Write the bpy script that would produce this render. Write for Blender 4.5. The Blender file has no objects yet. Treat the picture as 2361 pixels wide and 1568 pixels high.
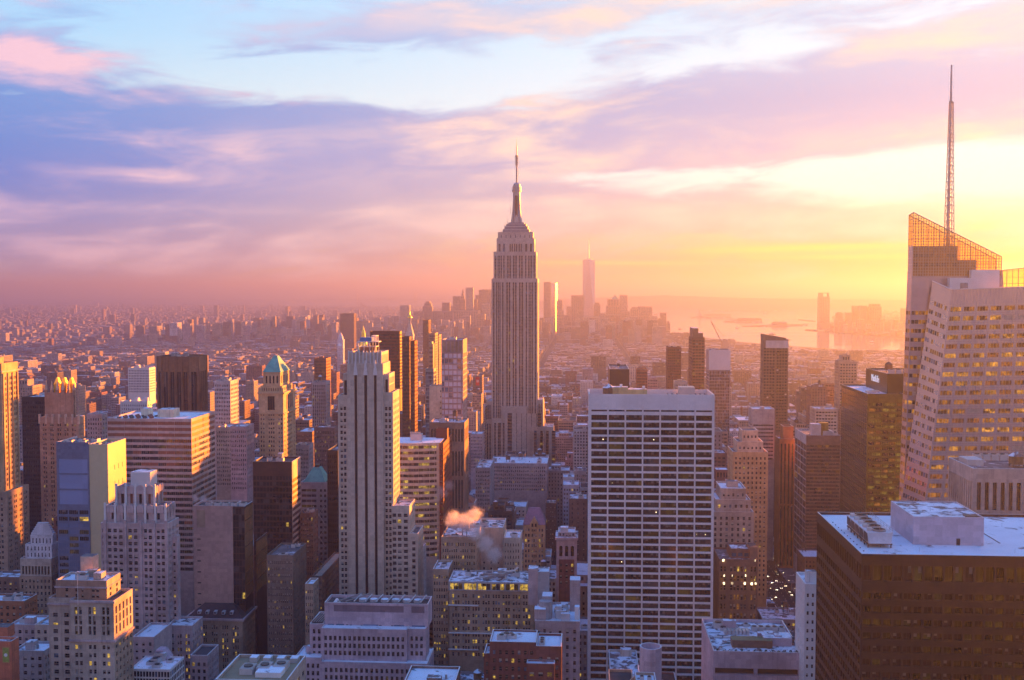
import bpy, math, random
import numpy as np
from mathutils import Vector, Matrix, Euler
R = math.radians
random.seed(7)
SC = bpy.context.scene
COL = SC.collection

# ------------------------------------------------------------------ camera
FPX, W0, H0 = 2500.0, 2361.0, 1568.0        # focal length in pixels of a 2361 px wide frame
EYE = Vector((0.0, 0.0, 260.0))             # observation deck height
YAW, PITCH = R(3.72), R(2.61)
cam = bpy.data.cameras.new('camera')
cam.sensor_width = 36.0
cam.lens = 36.0 * FPX / W0
cam.clip_start, cam.clip_end = 1.0, 200000.0
camo = bpy.data.objects.new('camera', cam)
COL.objects.link(camo)
camo.location = EYE
camo.rotation_euler = (R(90) - PITCH, 0, YAW)
SC.camera = camo
CROT = camo.rotation_euler.to_matrix()

# ------------------------------------------------------------------ light
SUN_AZ, SUN_EL = R(38.5), R(4.2)            # measured from +Y (down the avenues) towards +X
SUN_DIR = Vector((math.sin(SUN_AZ) * math.cos(SUN_EL), math.cos(SUN_AZ) * math.cos(SUN_EL), math.sin(SUN_EL)))
sun = bpy.data.lights.new('sun', 'SUN')
sun.energy = 5.0
sun.angle = R(0.6)
sun.color = (1.0, 0.275, 0.012)
suno = bpy.data.objects.new('sun', sun)
COL.objects.link(suno)
suno.rotation_euler = SUN_DIR.to_track_quat('Z', 'Y').to_euler()
suno.location = (3000, 5000, 900)

SC.view_settings.view_transform = 'Standard'
SC.view_settings.look = 'None'
SC.view_settings.exposure = 3.0
SC.view_settings.gamma = 1.0
SC.view_settings.use_curve_mapping = False
SC.render.engine = 'CYCLES'
cy = SC.cycles
cy.use_denoising = True
try:
    cy.denoiser = 'OPENIMAGEDENOISE'
    cy.denoising_input_passes = 'RGB_ALBEDO_NORMAL'
except Exception:
    pass
cy.max_bounces = 5
cy.diffuse_bounces = 3
cy.glossy_bounces = 2
cy.transmission_bounces = 3
cy.transparent_max_bounces = 8
cy.volume_bounces = 1
cy.sample_clamp_indirect = 4.0
cy.use_fast_gi = False


class NT:
    """small helper to write node trees as expressions"""
    def __init__(s, tree):
        s.t = tree
        s.n = tree.nodes
        s.l = tree.links
    def put(s, sock, v):
        if v is None:
            return
        if isinstance(v, bpy.types.NodeSocket):
            s.l.new(v, sock)
        elif isinstance(v, (tuple, list)):
            n = len(sock.default_value)
            v = tuple(v)
            sock.default_value = v + (1.0,) * (n - len(v)) if len(v) < n else v[:n]
        else:
            sock.default_value = v
    def m(s, op, a, b=None, c=None, clamp=False):
        n = s.n.new('ShaderNodeMath'); n.operation = op; n.use_clamp = clamp
        s.put(n.inputs[0], a); s.put(n.inputs[1], b); s.put(n.inputs[2], c)
        return n.outputs[0]
    def vm(s, op, a, b=None):
        n = s.n.new('ShaderNodeVectorMath'); n.operation = op
        s.put(n.inputs[0], a); s.put(n.inputs[1], b)
        return n.outputs['Value'] if op in ('DOT_PRODUCT', 'LENGTH', 'DISTANCE') else n.outputs[0]
    def sep(s, v):
        n = s.n.new('ShaderNodeSeparateXYZ'); s.put(n.inputs[0], v); return n.outputs
    def xyz(s, x, y, z):
        n = s.n.new('ShaderNodeCombineXYZ')
        s.put(n.inputs[0], x); s.put(n.inputs[1], y); s.put(n.inputs[2], z); return n.outputs[0]
    def noise(s, v, scale, detail=4.0, rough=0.5, dist=0.0, out='Fac', dims='3D'):
        n = s.n.new('ShaderNodeTexNoise'); n.noise_dimensions = dims
        s.put(n.inputs['Vector'], v); s.put(n.inputs['Scale'], scale); s.put(n.inputs['Detail'], detail)
        s.put(n.inputs['Roughness'], rough); s.put(n.inputs['Distortion'], dist)
        return n.outputs[out]
    def ss(s, v, a, b, lo=0.0, hi=1.0):
        n = s.n.new('ShaderNodeMapRange'); n.interpolation_type = 'SMOOTHSTEP'
        s.put(n.inputs[0], v); s.put(n.inputs[1], a); s.put(n.inputs[2], b); s.put(n.inputs[3], lo); s.put(n.inputs[4], hi)
        return n.outputs[0]
    def mix(s, f, a, b, mode='MIX', clamp=False):
        n = s.n.new('ShaderNodeMix'); n.data_type = 'RGBA'; n.blend_type = mode; n.clamp_factor = True
        s.put(n.inputs['Factor'], f); s.put(n.inputs[6], a); s.put(n.inputs[7], b)
        return n.outputs[2]
    def ramp(s, f, stops):
        n = s.n.new('ShaderNodeValToRGB'); s.put(n.inputs[0], f)
        e = n.color_ramp.elements
        while len(e) < len(stops):
            e.new(0.5)
        for k, (p, c) in enumerate(stops):
            e[k].position = p
            e[k].color = tuple(c) + (1.0,) if len(c) == 3 else c
        return n.outputs[0]
# ------------------------------------------------------------------ sky
world = bpy.data.worlds.new('World')
SC.world = world
world.use_nodes = True
wt = world.node_tree
wt.nodes.clear()
q = NT(wt)
_tc = wt.nodes.new('ShaderNodeTexCoord')
D_ = _tc.outputs['Generated']
_x, _y, _z = q.sep(D_)
_az = q.m('ARCTAN2', _x, _y)                       # 0 = down the avenues, + = towards the sun
_el = q.m('ARCSINE', _z)
_sky = wt.nodes.new('ShaderNodeTexSky')
_sky.sky_type = 'NISHITA'
_sky.sun_disc = False
_sky.sun_elevation = SUN_EL
_sky.sun_rotation = SUN_AZ
_sky.altitude = 100.0
_sky.air_density = 1.0
_sky.dust_density = 2.0
_sky.ozone_density = 3.0
_cs = q.vm('DOT_PRODUCT', D_, tuple(SUN_DIR))      # cosine of the angle to the sun
def LN(r, g, b_):
    f = lambda c: (c / 255 / 12.92) if c / 255 < .04045 else ((c / 255 + .055) / 1.055) ** 2.4
    return (f(r), f(g), f(b_))
def _el_ramp(stops):
    return q.ramp(_ef, [((e / 1.5) ** 0.5, LN(*c)) for e, c in stops])
_ef = q.m('POWER', q.m('DIVIDE', _el, 1.5, clamp=True), 0.5)
_tow = q.ss(_cs, 0.34, 1.0)                        # 1 = towards the sun
# clear sky: Nishita behind a soft veil of high cirrostratus
_nish = q.mix(1.0, _sky.outputs[0], (0.12, 0.12, 0.12), 'MULTIPLY')
_veil = q.mix(_tow, _el_ramp(((0, (190, 158, 165)), (.05, (196, 178, 195)), (.10, (205, 205, 225)), (.17, (205, 228, 240)), (.22, (172, 216, 248)), (.30, (146, 204, 252)), (1.0, (70, 140, 245)))),
              _el_ramp(((0, (255, 166, 88)), (.025, (255, 192, 112)), (.055, (255, 226, 168)), (.085, (255, 255, 236)), (.12, (255, 255, 244)), (.16, (246, 248, 252)), (.21, (232, 244, 252)), (.30, (210, 236, 253)), (1.0, (90, 155, 246)))))
_clear = q.mix(0.95, _nish, _veil)
# cloud sheets laid out on a flat layer high above, so that they close up towards the horizon
_inv = q.m('DIVIDE', 1.0, q.m('ADD', q.m('MAXIMUM', _z, 0.0), 0.13))
_px = q.m('MULTIPLY', _x, _inv)
_py = q.m('MULTIPLY', _y, _inv)
_pv = q.xyz(q.m('MULTIPLY', _px, 0.55), q.m('ADD', q.m('MULTIPLY', _py, 1.0), q.m('MULTIPLY', _px, 0.16)), 0.0)
_warp = q.noise(_pv, 0.9, 3.0, 0.5, 0.0, 'Color')
_pw = q.vm('ADD', _pv, q.vm('MULTIPLY', q.vm('SUBTRACT', _warp, (0.5, 0.5, 0.5)), (0.9, 0.8, 0.0)))
_n1 = q.noise(_pw, 1.5, 6.0, 0.55)

_ae = q.xyz(q.m('MULTIPLY', _az, 3.0), q.m('ADD', q.m('MULTIPLY', _el, 13.0), q.m('MULTIPLY', _az, -0.7)), 0.0)
_n4 = q.noise(_ae, 3.0, 8.0, 0.62, 0.6)
_n5 = q.noise(q.vm('ADD', _ae, (3.1, 5.7, 2.0)), 1.5, 6.0, 0.58, 0.4)

def _bank(az, el, wa, we, tilt=0.0):
    """a cloud bank: soft ellipse in azimuth / elevation"""
    u = q.m('DIVIDE', q.m('SUBTRACT', _az, az), wa)
    v = q.m('DIVIDE', q.m('SUBTRACT', q.m('SUBTRACT', _el, el), q.m('MULTIPLY', q.m('SUBTRACT', _az, az), tilt)), we)
    r2 = q.m('ADD', q.m('MULTIPLY', u, u), q.m('MULTIPLY', v, v))
    return q.m('POWER', 2.718, q.m('MULTIPLY', r2, -1.0))

def _acc(terms):
    o = None
    for b, w in terms:
        t = q.m('MULTIPLY', b, w)
        o = t if o is None else q.m('ADD', o, t)
    return o

def _pe(px, py):        # where a picture point lies in the sky
    d = CROT @ Vector(((px - W0 / 2) / FPX, (H0 / 2 - py) / FPX, -1.0))
    d.normalize()
    return math.atan2(d.x, d.y), math.asin(d.z)

def _b(px, py, wx, wy, tilt=0.0):
    a, e = _pe(px, py)
    return _bank(a, e, wx / FPX, wy / FPX, tilt)

_cov = _acc([(_b(180, 400, 620, 190, -0.05), 0.42), (_b(700, 300, 420, 70, -0.06), 0.16), (_b(1750, 260, 560, 95, 0.10), 0.30),
             (_b(1350, 320, 300, 70, 0.12), 0.22), (_b(1500, 480, 500, 60, -0.03), 0.22), (_b(880, 440, 380, 110, 0.05), 0.22),
             (_b(700, 90, 360, 40, 0.08), 0.13), (_b(1150, 40, 360, 40, 0.08), 0.2), (_b(90, 110, 170, 60, 0.0), 0.2),
             (_b(900, 165, 420, 52, -0.05), -0.30), (_b(470, 175, 300, 40, -0.12), -0.22), (_b(330, 50, 300, 40, 0.1), -0.15),
             (_b(2050, 420, 480, 60, -0.02), -0.26), (_b(1900, 500, 520, 24, -0.02), 0.24), (_b(1750, 350, 460, 26, 0.05), 0.16), (_b(2150, 545, 260, 14, 0.0), 0.2), (_b(2100, 215, 420, 45, 0.05), 0.2), (_b(2150, 90, 420, 110, 0.1), 0.04), (_b(1500, 150, 380, 40, 0.12), -0.14), (_b(1950, 120, 330, 24, 0.1), 0.12), (_b(1250, 410, 330, 26, -0.04), -0.26)])
_den = q.ss(q.m('ADD', q.m('ADD', q.m('MULTIPLY', _n1, 0.34), q.m('MULTIPLY', _n4, 0.95)), q.m('SUBTRACT', _cov, q.ss(_el, 0.28, 0.6, 0.0, 0.3))), 0.52, 0.80)
_shade = q.mix(_tow, _el_ramp(((0, (178, 150, 165)), (.05, (150, 146, 192)), (.10, (96, 132, 205)), (.17, (112, 152, 214)), (.26, (150, 186, 232)), (1.0, (70, 125, 235)))),
               _el_ramp(((0, (248, 176, 105)), (.035, (232, 182, 150)), (.07, (240, 206, 186)), (.12, (208, 190, 208)), (.17, (190, 186, 214)), (.26, (198, 212, 236)), (1.0, (80, 130, 236)))))
_lit = q.mix(_tow, LN(238, 196, 212), LN(255, 228, 200))
_pk = _acc([(_b(640, 335, 260, 26, 0.10), 0.55), (_b(330, 405, 170, 16, -0.03), 0.6), (_b(450, 482, 200, 14, 0.0), 0.5),
            (_b(1050, 330, 190, 80, 0.2), 0.35), (_b(60, 105, 110, 45, 0.0), 0.5), (_b(560, 80, 260, 30, 0.1), 0.4),
            (_b(1000, 35, 330, 34, 0.08), 0.4), (_b(560, 360, 60, 50, 0.0), 0.35), (_b(700, 410, 380, 40, 0.0), 0.25),
            (_b(1650, 355, 420, 46, 0.05), 0.3), (_b(2200, 330, 300, 40, 0.0), 0.4)])
_litf = q.m('ADD', q.ss(q.m('ADD', _n5, q.m('MULTIPLY', _n4, 0.35)), 0.62, 0.90, 0.0, 0.9), q.m('MULTIPLY', _pk, q.ss(_n4, 0.3, 0.62)), clamp=True)
_cloud = q.mix(_litf, _shade, _lit)
_col = q.mix(_den, _clear, _cloud)
# glow round the sun, behind thin cloud
_g = q.m('MULTIPLY', q.m('POWER', q.m('MAXIMUM', _cs, 0.0), 40.0), q.m('SUBTRACT', 1.0, q.m('MULTIPLY', _den, 0.6)))
_col = q.mix(1.0, _col, q.mix(_g, (0, 0, 0), (0.30, 0.25, 0.10)), 'ADD')
# pink counter-glow low in the sky opposite the sun
_anti = q.m('MULTIPLY', q.ss(_cs, 0.15, -0.5), q.ss(_el, 0.75, 0.12))
_col = q.mix(q.m('MULTIPLY', _anti, 0.85), _col, LN(224, 178, 170))
_ray = q.m('MULTIPLY', _b(1860, 572, 260, 8, 0.02), 0.85)
_ray = q.m('ADD', _ray, q.m('MULTIPLY', _b(1960, 592, 200, 5, 0.0), 0.6))
_ray = q.m('ADD', _ray, q.m('MULTIPLY', _b(1420, 606, 240, 4.5, -0.01), 0.6), clamp=True)
_col = q.mix(_ray, _col, LN(255, 236, 120))
_bg = wt.nodes.new('ShaderNodeBackground')
SKY_GAIN = 1.18 / 2 ** SC.view_settings.exposure
q.put(_bg.inputs[0], _col)
_bg.inputs[1].default_value = SKY_GAIN
_wo = wt.nodes.new('ShaderNodeOutputWorld')
wt.links.new(_bg.outputs[0], _wo.inputs[0])
world.cycles.sampling_method = 'MANUAL'
world.cycles.sample_map_resolution = 512
# ------------------------------------------------------------------ picture <-> place
def ray(px, py):
    return CROT @ Vector(((px - W0 / 2) / FPX, (H0 / 2 - py) / FPX, -1.0))
def XZ(px, py, D):
    """X and Z of a picture point on the plane Y = D"""
    d = ray(px, py); t = D / d.y
    return d.x * t, EYE.z + d.z * t
def GX(px, py, z=0.0):
    """point of the plane Z = z under a picture point"""
    d = ray(px, py); t = (z - EYE.z) / d.z
    return d.x * t, d.y * t
def YW(X, px, py=900):
    """depth at which the plane X = const passes under column px"""
    d = ray(px, py)
    return X / d.x * d.y
def proj(p):
    v = CROT.transposed() @ (Vector(p) - EYE)
    if v.z > -1e-3:
        return None
    return (W0 / 2 + FPX * v.x / -v.z, H0 / 2 - FPX * v.y / -v.z)

# ------------------------------------------------------------------ materials
MATS = {}
def pmat(name, rgb, rough=0.75, var=0.18, scale=0.05, metal=0.0, spec=0.3, streak=0.0, alt=None, altf=0.5, bump=0.0, panel=0.0):
    """plain surface with broad tonal drift, streaks of weather and fine grain"""
    if name in MATS:
        return MATS[name]
    m = bpy.data.materials.new(name); m.use_nodes = True
    MATS[name] = m
    t = NT(m.node_tree)
    b = m.node_tree.nodes['Principled BSDF']
    g = m.node_tree.nodes.new('ShaderNodeNewGeometry')
    P = g.outputs['Position']
    n = t.noise(P, scale, 3.0, 0.6)
    dark = tuple(c * (1 - var) for c in rgb); lite = tuple(min(1, c * (1 + var)) for c in rgb)
    c = t.mix(t.ss(n, 0.3, 0.7), dark, lite)
    if alt:
        c = t.mix(t.ss(t.noise(P, scale * 2.7, 4.0, 0.6, 0.6), altf - 0.06, altf + 0.06), c, alt)
    if streak:
        s = t.noise(t.vm('MULTIPLY', P, (0.9, 0.9, 0.03)), 1.0, 2.0, 0.6)
        c = t.mix(t.ss(s, 0.5, 0.75, 0.0, streak), c, tuple(x * 0.45 for x in rgb))
    if panel:       # courses and repaired patches: every few stones their own tone, soot in fine flecks
        wn = m.node_tree.nodes.new('ShaderNodeTexWhiteNoise')
        t.put(wn.inputs['Vector'], t.vm('FLOOR', t.vm('DIVIDE', t.vm('ADD', P, (0.31, 0.37, 0.11)), (2.3, 2.3, 1.83))))
        k = t.m('ADD', t.m('MULTIPLY', t.m('SUBTRACT', wn.outputs['Value'], .5), panel), t.m('MULTIPLY', t.m('SUBTRACT', t.noise(P, .9, 3.0, .7), .5), panel * 1.6))
        c = t.mix(1.0, c, t.xyz(t.m('ADD', 1.0, k), t.m('ADD', 1.0, k), t.m('ADD', 1.0, k)), 'MULTIPLY')
    t.put(b.inputs['Base Color'], c)
    b.inputs['Roughness'].default_value = rough
    b.inputs['Metallic'].default_value = metal
    b.inputs['Specular IOR Level'].default_value = spec
    if bump:
        bn = m.node_tree.nodes.new('ShaderNodeBump')
        bn.inputs['Strength'].default_value = bump
        t.put(bn.inputs['Height'], t.noise(P, 1.2, 3.0, 0.6))
        m.node_tree.links.new(bn.outputs[0], b.inputs['Normal'])
    return m

def glass(name, rgb, rough=0.12, spec=0.5, metal=0.0, emit=None, estr=0.0, var=0.5, cell=3.0):
    """window glass seen from outside; emit = a room with its lights on"""
    if name in MATS:
        return MATS[name]
    m = bpy.data.materials.new(name); m.use_nodes = True
    MATS[name] = m
    t = NT(m.node_tree)
    b = m.node_tree.nodes['Principled BSDF']
    g = m.node_tree.nodes.new('ShaderNodeNewGeometry')
    P = g.outputs['Position']
    vo = m.node_tree.nodes.new('ShaderNodeTexWhiteNoise')
    t.put(vo.inputs['Vector'], t.vm('FLOOR', t.vm('DIVIDE', P, (cell, cell, cell * 1.2))))
    c = t.mix(vo.outputs['Value'], tuple(x * (1 - var) for x in rgb), tuple(x * (1 + var) for x in rgb))
    t.put(b.inputs['Base Color'], c)
    b.inputs['Roughness'].default_value = rough
    b.inputs['Specular IOR Level'].default_value = spec
    b.inputs['Metallic'].default_value = metal
    if emit:
        # desks, columns and ceilings inside: patchy, brighter towards the ceiling of the room
        k = t.ss(t.noise(P, 0.9, 2.0, 0.7), 0.30, 0.72, 0.15, 1.0)
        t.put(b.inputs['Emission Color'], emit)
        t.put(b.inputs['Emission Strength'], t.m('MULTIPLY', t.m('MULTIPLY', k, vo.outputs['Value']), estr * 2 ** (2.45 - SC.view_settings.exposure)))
    return m

# glass variants
G_DARK = glass('window_glass_dark', (0.022, 0.020, 0.022))
G_DIM = glass('window_glass_dim', (0.06, 0.055, 0.06), 0.2)
G_SHADE = pmat('window_shade_dim', (0.13, 0.11, 0.10), 0.6, 0.3, 0.4)
G_BLIND = pmat('window_blind', (0.34, 0.32, 0.30), 0.6, 0.25, 0.4)
G_LIT = glass('window_glass_lit', (0.05, 0.04, 0.02), 0.2, 0.4, emit=(1.0, 0.62, 0.10), estr=0.22)
G_GOLD = glass('window_glass_amber', (0.10, 0.05, 0.02), 0.15, 0.5, emit=(1.0, 0.40, 0.05), estr=0.07)
G_OLIVE = glass('window_glass_olive', (0.035, 0.03, 0.018), 0.12, 0.5, emit=(1.0, 0.60, 0.08), estr=0.013)
G_BROWN = glass('window_glass_brown', (0.045, 0.022, 0.020), 0.15, 0.5)
G_BLUE = glass('window_glass_sky', (0.10, 0.14, 0.22), 0.1, 0.8)
G_MIRROR = glass('window_glass_mirror', (0.42, 0.40, 0.44), 0.10, 0.8, metal=0.75, var=0.15)
RAIL = pmat('window_rail', (0.30, 0.27, 0.25), 0.6, 0.1)
BULB = glass('lamp_glow', (0.5, 0.4, 0.3), emit=(1.0, 0.78, 0.45), estr=1.6)

# roofs
SNOW = pmat('roof_snow', (0.72, 0.75, 0.80), 0.75, 0.08, 0.06, alt=(0.20, 0.17, 0.17), altf=0.64, bump=0.1)
SNOWY = pmat('roof_snow_patchy', (0.68, 0.71, 0.76), 0.75, 0.1, 0.09, alt=(0.13, 0.11, 0.11), altf=0.53)
ROOF = pmat('roof_gravel', (0.14, 0.12, 0.12), 0.9, 0.3, 0.08, alt=(0.55, 0.57, 0.62), altf=0.60)
TAR = pmat('roof_tar', (0.07, 0.06, 0.06), 0.9, 0.3, 0.08)
STEEL = pmat('steel_grey', (0.30, 0.29, 0.29), 0.45, 0.15, 0.3, metal=0.5)
PALE = pmat('pale_metal', (0.50, 0.49, 0.49), 0.5, 0.12, 0.2, metal=0.2)
WHITE = pmat('white_paint', (0.72, 0.70, 0.69), 0.6, 0.08, 0.1)
WOOD = pmat('tank_wood', (0.17, 0.11, 0.07), 0.85, 0.25, 0.5, streak=0.5)
DARKM = pmat('dark_metal', (0.045, 0.04, 0.04), 0.5, 0.2, 0.3)
COPPER = pmat('green_copper', (0.10, 0.36, 0.30), 0.6, 0.2, 0.15, streak=0.4)
GOLD = pmat('gilded_roof', (0.95, 0.62, 0.12), 0.3, 0.1, 0.2, metal=0.9)

def wall(name, rgb, rough=0.8, var=0.2, streak=0.4, **k):
    return pmat(name, rgb, rough, var, 0.045, streak=streak, panel=k.pop('panel', 0.22), **k)

# ------------------------------------------------------------------ mesh tools
class MB:
    def __init__(s):
        s.v = []; s.f = []; s.mi = []; s.mats = []
    def mat(s, m):
        if m not in s.mats:
            s.mats.append(m)
        return s.mats.index(m)
    def face(s, pts, m):
        k = len(s.v); s.v.extend(tuple(p) for p in pts)
        s.f.append(tuple(range(k, k + len(pts)))); s.mi.append(s.mat(m))
    def box(s, x0, x1, y0, y1, z0, z1, m, top=None, bot=False):
        k = len(s.v)
        s.v.extend([(x0, y0, z0), (x1, y0, z0), (x1, y1, z0), (x0, y1, z0), (x0, y0, z1), (x1, y0, z1), (x1, y1, z1), (x0, y1, z1)])
        i = s.mat(m); j = s.mat(top) if top else i
        for q_ in ((0, 1, 5, 4), (1, 2, 6, 5), (2, 3, 7, 6), (3, 0, 4, 7)):
            s.f.append(tuple(k + a for a in q_)); s.mi.append(i)
        s.f.append((k + 4, k + 5, k + 6, k + 7)); s.mi.append(j)
        if bot:
            s.f.append((k + 3, k + 2, k + 1, k)); s.mi.append(i)
    def loft(s, lower, upper, m, cap=None, low=False):
        """side walls between two rings of equal length (counter-clockwise from above)"""
        n = len(lower); k = len(s.v)
        s.v.extend(tuple(p) for p in lower); s.v.extend(tuple(p) for p in upper)
        i = s.mat(m)
        for a in range(n):
            b = (a + 1) % n
            s.f.append((k + a, k + b, k + n + b, k + n + a)); s.mi.append(i)
        if cap:
            s.f.append(tuple(k + n + a for a in range(n))); s.mi.append(s.mat(cap))
        if low:
            s.f.append(tuple(k + a for a in reversed(range(n)))); s.mi.append(i)
    def prism(s, poly, z0, z1, m, cap=None):
        s.loft([(x, y, z0) for x, y in poly], [(x, y, z1) for x, y in poly], m, cap or m)
    def cyl(s, x, y, z0, z1, r0, r1, m, n=12, cap=True):
        a = [(x + math.cos(2 * math.pi * k / n), y + math.sin(2 * math.pi * k / n)) for k in range(n)]
        lo = [(x + r0 * math.cos(2 * math.pi * k / n), y + r0 * math.sin(2 * math.pi * k / n), z0) for k in range(n)]
        hi = [(x + r1 * math.cos(2 * math.pi * k / n), y + r1 * math.sin(2 * math.pi * k / n), z1) for k in range(n)]
        s.loft(lo, hi, m, m if cap else None)
    def bar(s, p, q_, w, m, d=None):
        """square bar from p to q_"""
        p = Vector(p); q_ = Vector(q_); a = (q_ - p)
        if a.length < 1e-6:
            return
        a.normalize()
        u = a.cross(Vector((0, 0, 1)) if abs(a.z) < 0.9 else Vector((1, 0, 0))).normalized() * w / 2
        v = a.cross(u).normalized() * (d or w) / 2
        r0 = [p - u - v, p + u - v, p + u + v, p - u + v]; r1 = [x + (q_ - p) for x in r0]
        s.loft(r0, r1, m, m, True)
    def build(s, name, parent=None, org=None, smooth=False):
        me = bpy.data.meshes.new(name)
        o = Vector(org) if org is not None else (parent_org(parent) if parent else Vector((0, 0, 0)))
        v = [(a - o.x, b - o.y, c - o.z) for a, b, c in s.v]
        me.from_pydata(v, [], s.f)
        for m in s.mats:
            me.materials.append(m)
        me.polygons.foreach_set('material_index', s.mi)
        if smooth:
            me.polygons.foreach_set('use_smooth', [True] * len(s.f))
        ob = bpy.data.objects.new(name, me)
        COL.objects.link(ob)
        if parent:
            ob.parent = parent
        return ob

def parent_org(p):
    o = Vector((0, 0, 0))
    while p:
        o = o + p.location
        p = p.parent
    return o

def tag(o, label=None, cat=None, group=None, kind=None):
    if label: o['label'] = label
    if cat: o['category'] = cat
    if group: o['group'] = group
    if kind: o['kind'] = kind
    return o

# intervals of openings along one side, 0..1
def reg(n, frac, m0=0.03, m1=None):
    m1 = m0 if m1 is None else m1
    c = (1 - m0 - m1) / n
    return [(m0 + c * (k + 0.5 - frac / 2), m0 + c * (k + 0.5 + frac / 2)) for k in range(n)]
def grp(ng, k, gfrac, wfrac, m0=0.03, m1=None):
    out = []
    for a, b in reg(ng, gfrac, m0, m1):
        out += [(a + (b - a) * u, a + (b - a) * v) for u, v in reg(k, wfrac, 0.0)]
    return out
def cat_iv(parts):
    """parts: [(from, to, intervals)]"""
    out = []
    for a, b, iv in parts:
        out += [(a + (b - a) * u, a + (b - a) * v) for u, v in iv]
    return out
def rows(z0, z1, fh, frac, top=1.5, zmin=0.0, off=0.5):
    """window rows counted down from the top of a wall; frac of the floor height is glass"""
    out = []
    z = z1 - top
    while z - fh > max(z0, zmin):
        c = z - fh * off
        out.append(((c - fh * frac / 2 - z0) / (z1 - z0), (c + fh * frac / 2 - z0) / (z1 - z0)))
        z -= fh
    return out[::-1]

ORD = ['first','second','third','fourth','fifth','sixth','seventh','eighth','ninth','tenth','eleventh','twelfth','thirteenth','fourteenth','fifteenth','sixteenth','seventeenth','eighteenth','nineteenth','twentieth','twenty-first','twenty-second']
HEROES = []          # footprints and picture boxes kept free of the filler blocks
WCACHE = {}
NWIN = [0]

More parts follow.
